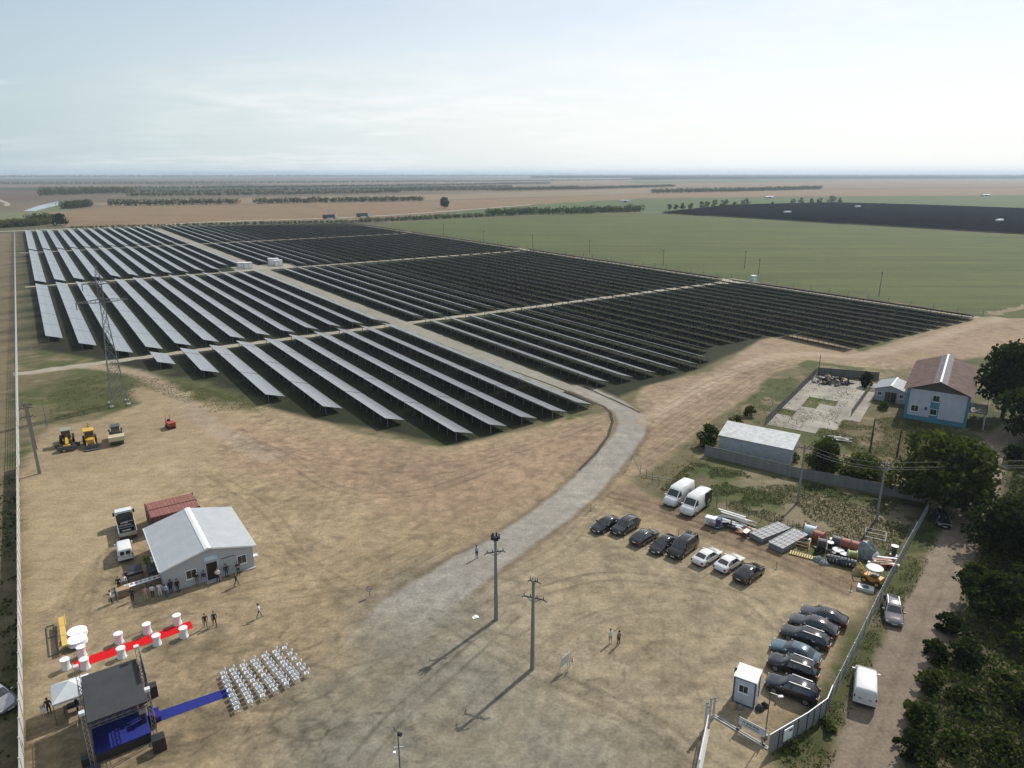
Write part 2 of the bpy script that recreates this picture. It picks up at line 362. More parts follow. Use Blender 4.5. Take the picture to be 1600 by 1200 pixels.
for k in range(110):                                     # faint criss-cross of many wheels over the yard
    x, y = random.uniform(-40, 24), random.uniform(46, 96); h = random.uniform(0, math.tau); pts = [(x, y)]; tr = random.uniform(-0.05, 0.05)
    for _ in range(random.randint(3, 7)):
        h += tr * 5 + random.uniform(-.12, .12); x += 5 * math.cos(h); y += 5 * math.sin(h); pts.append((x, y))
    tyres(None, random.uniform(0.10, 0.38), world_pts=pts)
for k in range(60):                                     # tight wet loops left of the chairs and below them
    x, y = at(random.uniform(230, 500), random.uniform(975, 1190)); r = random.uniform(1.2, 4.5); a0 = random.uniform(0, 6.28); sw = random.choice([-1, 1]) * random.uniform(1.2, 3.6)
    stamp([(x + r * math.cos(a0 + sw * t / 6), y + 0.8 * r * math.sin(a0 + sw * t / 6)) for t in range(7)], random.uniform(0.16, 0.36), random.uniform(0.4, 0.95))
wet = np.zeros(fine_X.shape)
for px, py, r, s_ in ((330, 1005, 2.6, .7), (250, 1000, 2.0, .5), (360, 1035, 2.2, .6), (120, 870, 2.5, .3), (330, 1100, 2.5, .55), (290, 1150, 2.5, .5), (250, 1110, 2, .5), (400, 1120, 1.5, .3), (1225, 880, 2.4, .5), (1180, 910, 2.2, .4), (1260, 905, 2.5, .45), (640, 735, 3.2, .5), (660, 745, 2.6, .45), (390, 770, 1.8, .4), (850, 1060, 1.8, .35), (1090, 950, 2.2, .3), (1000, 1020, 2.4, .2), (510, 1130, 2.4, .25)):
    wx, wy = at(px, py); wet = np.maximum(wet, s_ * np.exp(-(((fine_X - wx) / (r * 1.3)) ** 2 + ((fine_Y - wy) / r) ** 2)))
wet *= sstep(0.40, 0.60, fbm(fine_X, fine_Y, 2.4, 55)) * 1.1

def grid_mesh(xs, ys, hole=None):
    Xg, Yg = np.meshgrid(xs, ys); nx, ny = len(xs), len(ys)
    idx = np.arange(nx * ny).reshape(ny, nx)
    q = np.stack([idx[:-1, :-1], idx[:-1, 1:], idx[1:, 1:], idx[1:, :-1]], -1).reshape(-1, 4)
    if hole:
        cx = ((Xg[:-1, :-1] + Xg[1:, 1:]) / 2).ravel(); cy = ((Yg[:-1, :-1] + Yg[1:, 1:]) / 2).ravel()
        q = q[~((cx > hole[0]) & (cx < hole[1]) & (cy > hole[2]) & (cy < hole[3]))]
    return Xg, Yg, q
fine_c = paint(fine_X, fine_Y)
e_f = area(fine_X, fine_Y, EARTH, 1.0)
road_f = (1 - sstep(2.0, 4.0, lane_dist(fine_X, fine_Y, ACCESS[::8]))) * sstep(58, 80, fine_Y); e_f = e_f * (1 - 0.75 * road_f)
fine_c *= (1 - 0.46 * np.clip(trk, 0, 1) * (0.25 + 0.75 * e_f))[..., None]
fine_c = lerp3(fine_c, (0.135, 0.112, 0.068), wet * e_f)
# lumps, crumbs and winding damp lines of the bare yard
fine_c *= (1 + e_f * (0.62 * (fbm(fine_X, fine_Y, 0.9, 81, 3) - 0.5) + 0.18 * (fbm(fine_X, fine_Y, 5.5, 82, 3) - 0.5)))[..., None]
for sz, sd, lo, s_ in ((4.2, 91, 0.955, 0.30), (2.3, 97, 0.95, 0.24), (7.5, 103, 0.97, 0.24)):
    wx_, wy_ = fine_X + 2.2 * (fbm(fine_X, fine_Y, 3.0, sd + 1) - 0.5), fine_Y + 2.2 * (fbm(fine_X, fine_Y, 3.0, sd + 2) - 0.5)
    rid = 1 - np.abs(2 * fbm(wx_, wy_, sz, sd, 2) - 1)
    where = sstep(0.50, 0.62, fbm(fine_X, fine_Y, 11, sd + 5))
    fine_c *= (1 - s_ * e_f * where * sstep(lo, 1.0, rid))[..., None]
ex, ey = fx[-1], fy[-1]
def snap(lo, hi, step, a, b):
    left = list(np.arange(a, lo, -step))[::-1]; right = list(np.arange(b, hi, step)); mid = list(np.linspace(a, b, max(2, int((b - a) / step) + 1)))[1:-1]
    return np.array(left + mid + right)
bx_, by_ = snap(-130, 190, 1.0, FX0, ex), snap(6, 330, 1.0, FY0, ey)
bX, bY, bq = grid_mesh(bx_, by_, (FX0, ex, FY0, ey)); bc = paint(bX, bY)
cx_, cy_ = snap(-900, 1300, 10.0, bx_[0], bx_[-1]), snap(-120, 1300, 10.0, by_[0], by_[-1])
cX, cY, cq = grid_mesh(cx_, cy_, (bx_[0], bx_[-1], by_[0], by_[-1])); cc = paint(cX, cY)
dpk = seg_dist(cX, cY, [grid(507, -104), grid(507, 165), grid(-100, 165), grid(-300, 165), grid(-300, -104)], True)
outm = np.where(inside(cX, cY, [grid(507, -104), grid(507, 165), grid(-300, 165), grid(-300, -104)]), 0.0, sstep(0, 20, dpk))
cc = lerp3(cc, (0.180, 0.138, 0.092), outm * (0.75 + 0.25 * fbm(cX, cY, 120, 5)) * np.where(cX < -0.687 * cY + 0, 0.45, 1.0))
def graded(lo, hi, a, b):
    out = [a]; st = 60.0
    while out[0] > lo: out.insert(0, max(lo, out[0] - st)); st *= 1.5
    mid = list(np.linspace(a, b, 24))[1:-1]; out += mid + [b]; st = 60.0
    while out[-1] < hi: out.append(min(hi, out[-1] + st)); st *= 1.5
    return np.array(out)
dx_, dy_ = graded(-26000, 26000, cx_[0], cx_[-1]), graded(-3000, 26000, cy_[0], cy_[-1])
dX, dY, dq = grid_mesh(dx_, dy_, (cx_[0], cx_[-1], cy_[0], cy_[-1]))
dc = np.empty(dX.shape + (3,)); dc[:] = (0.285, 0.212, 0.140)
A_, Fq, C_, far_a, off = [], [], [], [], 0
fX, fY, fq = grid_mesh(fx, fy)
for Xg, Yg, q, col, fa in ((fX, fY, fq, fine_c, 0), (bX, bY, bq, bc, 0), (cX, cY, cq, cc, outm * sstep(1000, 1250, cY)), (dX, dY, dq, dc, 1)):
    A_.append(np.stack([Xg.ravel(), Yg.ravel(), np.zeros(Xg.size)], 1)); Fq.append(q + off); off += Xg.size
    C_.append(np.concatenate([col.reshape(-1, 3), (np.zeros(Xg.shape) + fa).reshape(-1, 1)], 1))
A_, Fq, C_ = np.concatenate(A_), np.concatenate(Fq), np.concatenate(C_)
C_[:, :3] *= 0.78                    # survey colours to albedo
gme = bpy.data.meshes.new('ground')
gme.vertices.add(len(A_)); gme.vertices.foreach_set('co', A_.astype(np.float32).ravel())
gme.loops.add(Fq.size); gme.loops.foreach_set('vertex_index', Fq.astype(np.int32).ravel())
gme.polygons.add(len(Fq)); gme.polygons.foreach_set('loop_start', np.arange(0, Fq.size, 4, dtype=np.int32))
gme.update(calc_edges=True)
ca = gme.attributes.new('soil', 'FLOAT_COLOR', 'POINT'); ca.data.foreach_set('color', C_.astype(np.float32).ravel())

def ground_material(name, base=None, rowdir=None, var=1.0):
    """earth: colour from the surveyed soil map or a base colour, broken up by noise at four sizes, with relief"""
    m = bpy.data.materials.new(name); m.use_nodes = True
    nt = m.node_tree; N, L = nt.nodes, nt.links; b = N['Principled BSDF']
    b.inputs['Roughness'].default_value = 0.95; b.inputs['Specular IOR Level'].default_value = 0.15
    tcn = N.new('ShaderNodeTexCoord')
    def noise(scale, lo, hi, vec=None, detail=3.0):
        n = N.new('ShaderNodeTexNoise'); n.inputs['Scale'].default_value = scale; n.inputs['Detail'].default_value = detail; n.inputs['Roughness'].default_value = 0.6
        L.new(vec or tcn.outputs['Object'], n.inputs['Vector'])
        r = N.new('ShaderNodeMapRange'); L.new(n.outputs['Fac'], r.inputs['Value'])
        r.inputs['From Min'].default_value, r.inputs['From Max'].default_value, r.inputs['To Min'].default_value, r.inputs['To Max'].default_value = 0.3, 0.7, lo, hi
        return r.outputs[0], n.outputs['Fac']
    def mul(a, s_):
        x = N.new('ShaderNodeMix'); x.data_type = 'RGBA'; x.blend_type = 'MULTIPLY'; x.inputs['Factor'].default_value = 1.0
        L.new(a, x.inputs['A']); L.new(s_, x.inputs['B']); return x.outputs['Result']
    if base is None:
        at_ = N.new('ShaderNodeAttribute'); at_.attribute_name = 'soil'; col = at_.outputs['Color']
        mpf = N.new('ShaderNodeMapping'); L.new(tcn.outputs['Object'], mpf.inputs[0]); mpf.inputs['Rotation'].default_value = (0, 0, -0.35); mpf.inputs['Scale'].default_value = (0.00055, 0.0013, 0)
        vo = N.new('ShaderNodeTexVoronoi'); vo.distance = 'CHEBYCHEV'; vo.inputs['Scale'].default_value = 1.0; vo.inputs['Randomness'].default_value = 0.8; L.new(mpf.outputs[0], vo.inputs['Vector'])
        sx = N.new('ShaderNodeSeparateColor'); L.new(vo.outputs['Color'], sx.inputs[0])
        rp = N.new('ShaderNodeValToRGB'); L.new(sx.outputs[0], rp.inputs[0]); rp.color_ramp.interpolation = 'CONSTANT'
        els = rp.color_ramp.elements; els[0].color = (0.135, 0.098, 0.066, 1); els[1].position = 0.30; els[1].color = (0.105, 0.082, 0.056, 1)
        for p_, c_ in ((0.40, (0.12, 0.13, 0.065)), (0.58, (0.30, 0.245, 0.165)), (0.68, (0.09, 0.105, 0.055)), (0.84, (0.18, 0.155, 0.10))):
            el = els.new(p_); el.color = (*[0.42 * q for q in c_], 1)
        mx_ = N.new('ShaderNodeMix'); mx_.data_type = 'RGBA'; L.new(at_.outputs['Alpha'], mx_.inputs['Factor']); L.new(col, mx_.inputs['A']); L.new(rp.outputs[0], mx_.inputs['B']); col = mx_.outputs['Result']
    else:
        rgb = N.new('ShaderNodeRGB'); rgb.outputs[0].default_value = (*[0.78 * q for q in base], 1); col = rgb.outputs[0]
    big, _ = noise(0.03, 1 - 0.14 * var, 1 + 0.14 * var); mid, _ = noise(0.45, 1 - 0.16 * var, 1 + 0.16 * var); sm, f3 = noise(3.0, 1 - 0.2 * var, 1 + 0.2 * var, detail=6.0)
    for s_ in (big, mid, sm): col = mul(col, s_)
    if base is None:                                   # dragged and driven streaks of two directions
        for ang, sd in ((0.55, 0.0), (-0.25, 40.0)):
            mpn = N.new('ShaderNodeMapping'); L.new(tcn.outputs['Object'], mpn.inputs[0]); mpn.inputs['Location'].default_value = (sd, sd, 0); mpn.inputs['Rotation'].default_value = (0, 0, -ang); mpn.inputs['Scale'].default_value = (0.12, 1.1, 1)
            st, _ = noise(1.0, 0.95, 1.05, mpn.outputs[0], 4.0); col = mul(col, st)
        gr, _ = noise(14.0, 0.86, 1.14, detail=2.0); col = mul(col, gr)
    if rowdir is not None:
        mpn = N.new('ShaderNodeMapping'); L.new(tcn.outputs['Object'], mpn.inputs[0]); mpn.inputs['Rotation'].default_value = (0, 0, -rowdir); mpn.inputs['Scale'].default_value = (0.006, 0.12, 1)
        st, _ = noise(1.0, 0.80, 1.2, mpn.outputs[0]); col = mul(col, st)
        mp2 = N.new('ShaderNodeMapping'); L.new(tcn.outputs['Object'], mp2.inputs[0]); mp2.inputs['Rotation'].default_value = (0, 0, -rowdir); mp2.inputs['Scale'].default_value = (0.002, 0.45, 1)
        st2, _ = noise(1.0, 0.86, 1.14, mp2.outputs[0]); col = mul(col, st2)
    L.new(col, b.inputs['Base Color'])
    bp = N.new('ShaderNodeBump'); bp.inputs['Strength'].default_value = 0.5; bp.inputs['Distance'].default_value = 0.12
    L.new(f3, bp.inputs['Height']); L.new(bp.outputs[0], b.inputs['Normal'])
    return m
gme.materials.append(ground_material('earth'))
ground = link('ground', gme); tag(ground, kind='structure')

def sheet(name, pts, z, m, label=None):
    me = bpy.data.meshes.new(name); me.from_pydata([(x, y, z) for x, y in pts], [], [tuple(range(len(pts)))]); me.materials.append(m)
    return tag(link(name, me), label, kind='structure')
def ribbon(name, pts, width, z, m, rag=0.25, step=2.0):
    """a lane of real width with ragged edges along a polyline"""
    P = []
    for (x0, y0), (x1, y1) in zip(pts[:-1], pts[1:]):
        n = max(1, int(math.hypot(x1 - x0, y1 - y0) / step))
        P += [(x0 + (x1 - x0) * i / n, y0 + (y1 - y0) * i / n) for i in range(n)]
    P = np.array(P + [pts[-1]]); T = np.gradient(P, axis=0); T /= np.linalg.norm(T, axis=1)[:, None]; Nn = np.stack([-T[:, 1], T[:, 0]], 1)
    hw = width / 2
    Lp = P + Nn * (hw + rng.normal(0, rag, len(P)))[:, None]; Rp = P - Nn * (hw + rng.normal(0, rag, len(P)))[:, None]
    n = len(P)
    me = bpy.data.meshes.new(name); me.from_pydata([(x, y, z) for x, y in Lp] + [(x, y, z) for x, y in Rp], [], [(i, n + i, n + i + 1, i + 1) for i in range(n - 1)])
    me.materials.append(m)
    return tag(link(name, me), kind='structure')
m_gravel = ground_material('pale_gravel', (0.360, 0.325, 0.255), var=0.7)
m_gravel2 = ground_material('grey_gravel', (0.300, 0.285, 0.230), var=0.7)
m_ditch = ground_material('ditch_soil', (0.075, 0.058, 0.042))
ribbon('service_track', [grid(505, -2.2), grid(-60, -2.2), grid(-84, -2.4)], 5.2, 0.012, m_gravel2, 0.15)
ribbon('cross_track', [grid(1.2, -104), grid(1.2, 158)], 3.4, 0.008, m_gravel)
ribbon('cross_track', [grid(159, -100), grid(157, 157)], 3.2, 0.008, m_gravel)
ribbon('cross_track', [grid(316.5, -101), grid(313, 157)], 3.0, 0.008, m_gravel)
ribbon('perimeter_track', [grid(-98, 160.3), grid(448, 160.3)], 2.6, 0.016, ground_material('perimeter_gravel', (0.42, 0.37, 0.29)), 0.2)
ribbon('ditch', [grid(-80, 163.6), grid(448, 163.6)], 1.8, 0.006, m_ditch, 0.3)
sheet('gravel_pad', [grid(160, -14), grid(160, 16), grid(176, 18), grid(177, -13)], 0.014, m_gravel)
sheet('gravel_pad', [grid(-3, 150), grid(4, 150), grid(7, 165), grid(-8, 166)], 0.022, m_gravel)

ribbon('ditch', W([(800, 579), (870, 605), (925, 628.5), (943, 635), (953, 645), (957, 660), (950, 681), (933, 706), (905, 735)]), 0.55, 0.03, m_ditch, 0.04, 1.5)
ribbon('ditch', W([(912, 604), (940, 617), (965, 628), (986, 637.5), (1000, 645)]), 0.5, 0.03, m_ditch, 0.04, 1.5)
# ------------------------------------------------------------------ far land: fields, lanes, river
m_green = ground_material('young_crop', (0.088, 0.106, 0.032), rowdir=-0.35, var=0.6)
m_green2 = ground_material('lush_crop', (0.085, 0.118, 0.040), rowdir=-0.3, var=0.6)
m_stub = ground_material('stubble', (0.222, 0.150, 0.086), rowdir=0.25, var=0.7)
m_stub2 = ground_material('pale_stubble', (0.235, 0.180, 0.108), rowdir=0.2, var=0.7)
m_plough = ground_material('ploughed_soil', (0.12, 0.085, 0.065), rowdir=0.3, var=0.7)
m_verge = ground_material('rough_grass', (0.10, 0.10, 0.055), var=1.2)
m_reed = ground_material('reed_bank', (0.150, 0.165, 0.085), var=1.2)
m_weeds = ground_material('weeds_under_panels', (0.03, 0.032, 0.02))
sheet('crop_field', [grid(440, 167), *W([(610, 348), (720, 341.5), (900, 334.5), (1035, 332), (1300, 349), (1600, 367.5), (2000, 392), (2300, 540)]), grid(-150, 240), grid(-104, 167)], 0.03, m_green)
sheet('crop_field', W([(612, 346.5), (700, 331.5), (800, 323), (900, 315.5), (1000, 311.2), (1200, 307.6), (1600, 305.4), (2100, 306), (2100, 332), (1600, 327.5), (1300, 317), (1140, 321), (1035, 331), (900, 333.5), (720, 340.5)]), 0.05, m_green2)
sheet('stubble_field', W([(100, 355), (112, 340), (60, 334), (170, 323), (400, 319), (665, 314.5), (1100, 300), (1290, 297), (1700, 293), (1700, 304.5), (1200, 306.5), (1000, 310), (800, 321.5), (690, 330), (515, 341), (300, 347.5), (237, 352.5)]), 0.06, m_stub)
sheet('stubble_field', W([(130, 318), (260, 311.5), (480, 307), (700, 303), (1050, 293.5), (1100, 299), (665, 313.5), (400, 318), (170, 322)]), 0.08, m_stub2)
sheet('ploughed_field', W([(-40, 300), (-40, 314), (62, 312), (88, 302), (60, 297)]), 0.08, m_plough)
sheet('stubble_field', W([(800, 286), (900, 281.5), (1700, 281.5), (1700, 291), (1280, 294), (1050, 291)]), 0.10, m_stub)
sheet('crop_field', W([(950, 283), (1180, 280.5), (1330, 281.5), (1250, 284.5), (1010, 287)]), 0.13, m_green)
sheet('grass_bank', W([(-40, 352), (98, 353), (240, 354), (420, 347), (530, 344), (610, 347), (600, 352.5), (400, 353), (240, 357.5), (20, 364), (-40, 366)]), 0.04, m_verge)
sheet('reed_bank', W([(-40, 350), (-40, 331), (36, 332), (98, 319), (130, 322), (108, 334), (60, 337), (100, 345), (97, 352)]), 0.05, m_reed)
wm = mat('river_water', (0.10, 0.12, 0.13), rough=0.08, var=0.05, spec=0.6)
sheet('river', W([(36, 330), (60, 321.5), (82, 316.3), (98, 313.2), (101, 315.5), (97, 319), (76, 324), (55, 330)]), 0.12, wm)
ribbon('country_road', W([(-20, 363), (100, 358), (237, 353), (300, 348.3), (400, 344.5), (515, 341.5), (600, 337), (690, 330.8), (760, 325.5), (830, 320)]), 6.0, 0.15, ground_material('chalky_road', (0.52, 0.47, 0.39), var=0.5), 0.2, 8.0)
ribbon('field_lane', W([(-20, 305), (12, 318), (10, 322)]), 7.0, 0.15, m_gravel, 0.2, 20.0)
ribbon('field_lane', [grid(-98, 168.5), at(1640, 470)], 4.0, 0.04, ground_material('dry_verge', (0.24, 0.19, 0.12)), 0.6)

# ------------------------------------------------------------------ solar rows
m_cell = mat('solar_glass', (0.045, 0.048, 0.058), rough=0.20, var=0.25, scale=0.35, spec=0.5, ior=2.25, coat=0.0, detail=2.0)
_b = m_cell.node_tree.nodes['Principled BSDF']; _b.inputs['Sheen Weight'].default_value = 0.75; _b.inputs['Sheen Roughness'].default_value = 0.5; _b.inputs['Sheen Tint'].default_value = (1, 0.975, 0.94, 1)   # dusty glass
m_back = mat('module_back', (0.045, 0.045, 0.05), rough=0.6, var=0.1)
m_galv = mat('galvanised_steel', (0.15, 0.155, 0.16), rough=0.6, metal=0.3, var=0.15, scale=4)
SLOPE_W, LOW_Z, HIGH_Z = 4.18, 0.85, 2.05
HOR_W = math.sqrt(SLOPE_W ** 2 - (HIGH_Z - LOW_Z) ** 2)
MOD_W, GAP = 1.134, 0.36
_tm = {}
def table_mesh(n):
    """n modules long, two upright modules up the slope; local x along the row, local y from the high edge down to the low one"""
    if n in _tm: return _tm[n]
    d, s_ = MB(), MB()
    sl = Vector((0, HOR_W, LOW_Z - HIGH_Z)).normalized(); nr = Vector((0, -sl.z, sl.y))
    for i in range(n):
        for j in range(2):
            u0, u1 = i * MOD_W + 0.018, (i + 1) * MOD_W - 0.018
            v0, v1 = j * SLOPE_W / 2 + 0.015, (j + 1) * SLOPE_W / 2 - 0.015
            o = Vector((0, 0, HIGH_Z)); top = [o + Vector((u, 0, 0)) + sl * v for u, v in ((u0, v0), (u1, v0), (u1, v1), (u0, v1))]
            bot = [p - nr * 0.04 for p in top]
            d.add(top + bot, [(0, 1, 2, 3), (4, 7, 6, 5), (0, 4, 5, 1), (1, 5, 6, 2), (2, 6, 7, 3), (3, 7, 4, 0)], 1); d.m[-6] = 0
    Ln = n * MOD_W
    np_ = max(2, int(round(Ln / 3.3)) + 1)
    for i in range(np_):
        x = 0.4 + (Ln - 0.8) * i / (np_ - 1)
        for t in (0.16, 0.80):
            y, z = HOR_W * t, HIGH_Z + (LOW_Z - HIGH_Z) * t - 0.14
            s_.box(x - 0.05, x + 0.05, y - 0.06, y + 0.06, -0.2, z)
        s_.bar((x, HOR_W * 0.05, HIGH_Z - 0.13), (x, HOR_W * 0.95, LOW_Z - 0.05), 0.06, 0.10)
    for t in (0.12, 0.38, 0.62, 0.88):
        y, z = HOR_W * t, HIGH_Z + (LOW_Z - HIGH_Z) * t - 0.075
        s_.bar((0.02, y, z), (Ln - 0.02, y, z), 0.05, 0.05)
    _tm[n] = (d.mesh('module_table', [m_cell, m_back]), s_.mesh('table_frame', m_galv))
    return _tm[n]
def solar_row(a0, a1, b, label, group):
    """a row between a0 (near end) and a1, its high edge at b; the tables are parts, their steel frames sub-parts"""
    r = thing('solar_row', label, 'solar panels', (*grid(a0, b), 0), TH + math.pi / 2, group)
    x, left = 0.0, a1 - a0
    nb = 18
    while left > 3 * MOD_W:
        n = min(nb, int(left / MOD_W))
        d, s_ = table_mesh(n)
        # local x runs along +GA; local y must run along +GC, which is minus the rotated y, so the table is mirrored by a half turn
        t = link('module_table', d, r); t.rotation_euler = (0, 0, math.pi); t.location = (x + n * MOD_W, 0, 0)
        k = link('table_frame', s_, t); tag(k, kind='stuff')
        x += n * MOD_W + GAP; left -= n * MOD_W + GAP
    return r
blocks = []
nL = {3: -14.2, 4: -28.2, 5: -55.4, 6: -69.6, 7: -83.0, 8: -96.4, 9: -96.7, 10: -96.5, 11: -96.8, 12: -96.0}
for k in range(13):
    b = -96.2 + 7.14 * k
    o = ordinal(k + 1)
    if k in nL: solar_row(nL[k], -1.6, b, f'pale solar row next to the yard, {ordinal(k - 2)} counting from the pale fence', 'solar rows nearest the yard')
    solar_row({0: 34.8, 1: 19.2}.get(k, 4.6), 153.0, b, f'pale solar row between first and second cross tracks, {o} from the pale fence', 'solar rows in the second block by the fence')
    solar_row(162.5 if k < 11 else 178, 313.4, b, f'pale solar row between second and third cross tracks, {o} from the pale fence', 'solar rows in the third block by the fence')
    solar_row(319.5, 498.0, b, f'pale solar row beyond the third cross track, {o} from the pale fence', 'solar rows in the farthest block by the fence')
def near_right(b):
    if b < 36: return -86.0 - 0.06 * (b - 3)
    if b < 42: return -85.0
    if b < 48: return -78.5
    if b < 78: return -75.0
    return -98.5
for k in range(22):
    b = 3.2 + 7.08 * k
    o = ordinal(k + 1)
    solar_row(near_right(b), -1.2, b, f'dark solar row before first cross track, {o} right of the service road', 'solar rows between service road and crop field, nearest block')
    solar_row(3.8, 152.5, b, f'dark solar row between first and second cross tracks, {o} right of the service road', 'solar rows between service road and crop field, second block')
    solar_row(160.5 if k > 1 else 178, 310.0, b, f'dark solar row between second and third cross tracks, {o} right of the service road', 'solar rows between service road and crop field, third block')
    solar_row(317.0, 500.0 if b < 10 else 500 - (b - 10) * 0.345, b, f'dark solar row beyond third cross track, {o} right of the service road', 'solar rows between service road and crop field, farthest block')

# the second park far behind the crop field: long plain rows
PARK2 = W([(1032, 333.6), (1140, 321.6), (1300, 317.6), (1480, 322.5), (1700, 331), (1760, 376)])
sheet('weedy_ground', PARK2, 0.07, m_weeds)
fm = MB(); fm.add([(0, 0, HIGH_Z), (1, 0, HIGH_Z), (1, HOR_W, LOW_Z), (0, HOR_W, LOW_Z), (0, 0, HIGH_Z - .06), (1, 0, HIGH_Z - .06), (1, HOR_W, LOW_Z - .06), (0, HOR_W, LOW_Z - .06)], [(0, 1, 2, 3), (4, 7, 6, 5), (0, 4, 5, 1), (1, 5, 6, 2), (2, 6, 7, 3), (3, 7, 4, 0)], 1); fm.m[0] = 0
for i in range(40):
    x = i / 40 + 0.0125
    for t in (0.16, 0.80): fm.box(x - 0.0004, x + 0.0004, HOR_W * t - .06, HOR_W * t + .06, -0.2, HIGH_Z + (LOW_Z - HIGH_Z) * t - 0.07, 2)
far_row_me = fm.mesh('far_solar_row', [m_cell, mat('module_back_slate', (0.085, 0.092, 0.13), rough=0.6), m_galv])
abp = np.array([[(np.array(p) - GO) @ GA, (np.array(p) - GO) @ GC] for p in PARK2])
nfar = 0
for b in np.arange(abp[:, 1].min() + 3, abp[:, 1].max() - 6, 7.6):
    hit = []
    for i in range(len(abp)):
        (a0, b0), (a1, b1) = abp[i], abp[(i + 1) % len(abp)]
        if (b0 > b) != (b1 > b): hit.append(a0 + (a1 - a0) * (b - b0) / (b1 - b0))
    if len(hit) < 2 or max(hit) - min(hit) < 20: continue
    p = at(0, 0)
    o = link('distant_solar_row', far_row_me); o.location = (*grid(max(hit), b), 0); o.rotation_euler = (0, 0, TH - math.pi / 2); o.scale = (max(hit) - min(hit), 1, 1)
    nfar += 1
    tag(o, f'slate row in the distant solar park, {ordinal(nfar)} from its near end', 'solar panels', 'rows of the distant solar park')

# ------------------------------------------------------------------ transformer stations
m_white = mat('white_paint', (0.72, 0.73, 0.72), rough=0.5, var=0.06)
m_pale = mat('pale_grey_paint', (0.50, 0.51, 0.51), rough=0.5, var=0.08)
m_dark = mat('dark_grey_steel', (0.06, 0.062, 0.066), rough=0.5, var=0.15)
m_black = mat('black_paint', (0.018, 0.018, 0.02), rough=0.45, var=0.15)
m_conc = mat('concrete', (0.36, 0.35, 0.32), rough=0.9, var=0.15, scale=2.5, bump=0.2)
def station(loc, label, w=4.0, d=2.6, h=2.9, group='transformer stations', name='transformer_station'):
    t = thing(name, label, 'transformer', loc, TH, group)
    MB().box(-w / 2 - .3, w / 2 + .3, -d / 2 - .3, d / 2 + .3, -0.1, 0.25).build('plinth', m_conc, t)
    MB().box(-w / 2, w / 2, -d / 2, d / 2, 0.25, h).build('housing', m_pale, t)
    MB().box(-w / 2 - .15, w / 2 + .15, -d / 2 - .15, d / 2 + .15, h, h + 0.18, taper=(0.05, 0.05)).build('roof', m_white, t)
    for x in (-w / 4, w / 4):
        MB().box(x - w / 5, x + w / 5, -d / 2 - 0.03, -d / 2 + .02, 0.4, h - 0.35).build('door', m_white, t)
    MB().box(w / 2 - .02, w / 2 + 0.03, -d / 3, d / 3, 0.6, h - 0.6).build('louvre', m_dark, t)
    return t
station(grid(171.5, -9.0), 'grey transformer kiosk on the gravel pad, darker one behind the larger kiosk', 3.4, 2.6, 2.6)
station(grid(166.5, -7.0), 'grey transformer kiosk with white roof on the near corner of the crossing')
station(grid(173.0, 7.8), 'pale transformer kiosk across the service road, the taller far one', 5.0, 2.6, 3.3)
station(grid(168.0, 8.6), 'pale boxy transformer kiosk across the service road, the near one')
station(at(1177, 439), 'small white switch cabinet by the crop field fence', 2.2, 1.6, 2.3, 'field cabinets', 'switch_cabinet')
for i, (px, py, lb) in enumerate(((1230, 334.5, 'among the first distant rows'), (1340, 325.5, 'at the far side of the distant rows'), (1561, 348, 'at the near edge of the distant rows'))):
    station(at(px, py), f'low white transformer hut {lb}', 11, 3, 3.2, 'huts in the distant solar park')
for i, (px, py, lb) in enumerate(((977, 316, 'nearest the trucks'), (1202, 309.5, 'in the middle of the three'), (1540, 306.5, 'farthest from the trucks'))):
    t = thing('white_shelter', f'long white low structure on the far field edge, {lb}', 'shelter', at(px, py), 0.1, 'white structures on the far lane')
    MB().box(-9, 8, -3, 3, 0, 3.0).build('wall', m_pale, t); MB().box(-9.4, 8.4, -3.5, 3.5, 3.0, 3.5, taper=(0, 1)).build('roof', m_pale, t)
    MB().box(-3, 1, -3.06, -2.9, 0, 2.4).build('door', m_dark, t)

# ------------------------------------------------------------------ foliage
def foliage_mats(tag_, cols):
    out = []
    for i, c in enumerate(cols):
        m = mat(f'{tag_}_leaf_{"abcd"[i]}', c, rough=0.9, var=0.35, scale=0.6, spec=0.08)
        if not any(n.type == 'BSDF_TRANSLUCENT' for n in m.node_tree.nodes):          # light passes through leaves
            N, L = m.node_tree.nodes, m.node_tree.links; b = N['Principled BSDF']; tl = N.new('ShaderNodeBsdfTranslucent'); ms = N.new('ShaderNodeMixShader')
            tl.inputs['Color'].default_value = (c[0] * 1.5, c[1] * 1.6, c[2] * 0.9, 1); ms.inputs[0].default_value = 0.38
            L.new(b.outputs[0], ms.inputs[1]); L.new(tl.outputs[0], ms.inputs[2]); L.new(ms.outputs[0], N['Material Output'].inputs['Surface'])
        out.append(m)
    return out
L_DARK = foliage_mats('dark', [(0.020, 0.029, 0.009), (0.026, 0.039, 0.011), (0.014, 0.022, 0.007)])
L_MID = foliage_mats('mid', [(0.046, 0.058, 0.014), (0.058, 0.074, 0.017), (0.033, 0.045, 0.012)])
L_OLIVE = foliage_mats('olive', [(0.082, 0.085, 0.026), (0.104, 0.101, 0.031), (0.061, 0.065, 0.022)])
L_DRY = foliage_mats('dry', [(0.100, 0.088, 0.046), (0.130, 0.105, 0.055), (0.070, 0.068, 0.034)])
m_bark = mat('bark', (0.075, 0.058, 0.042), rough=0.95, var=0.3, scale=6, bump=0.4)
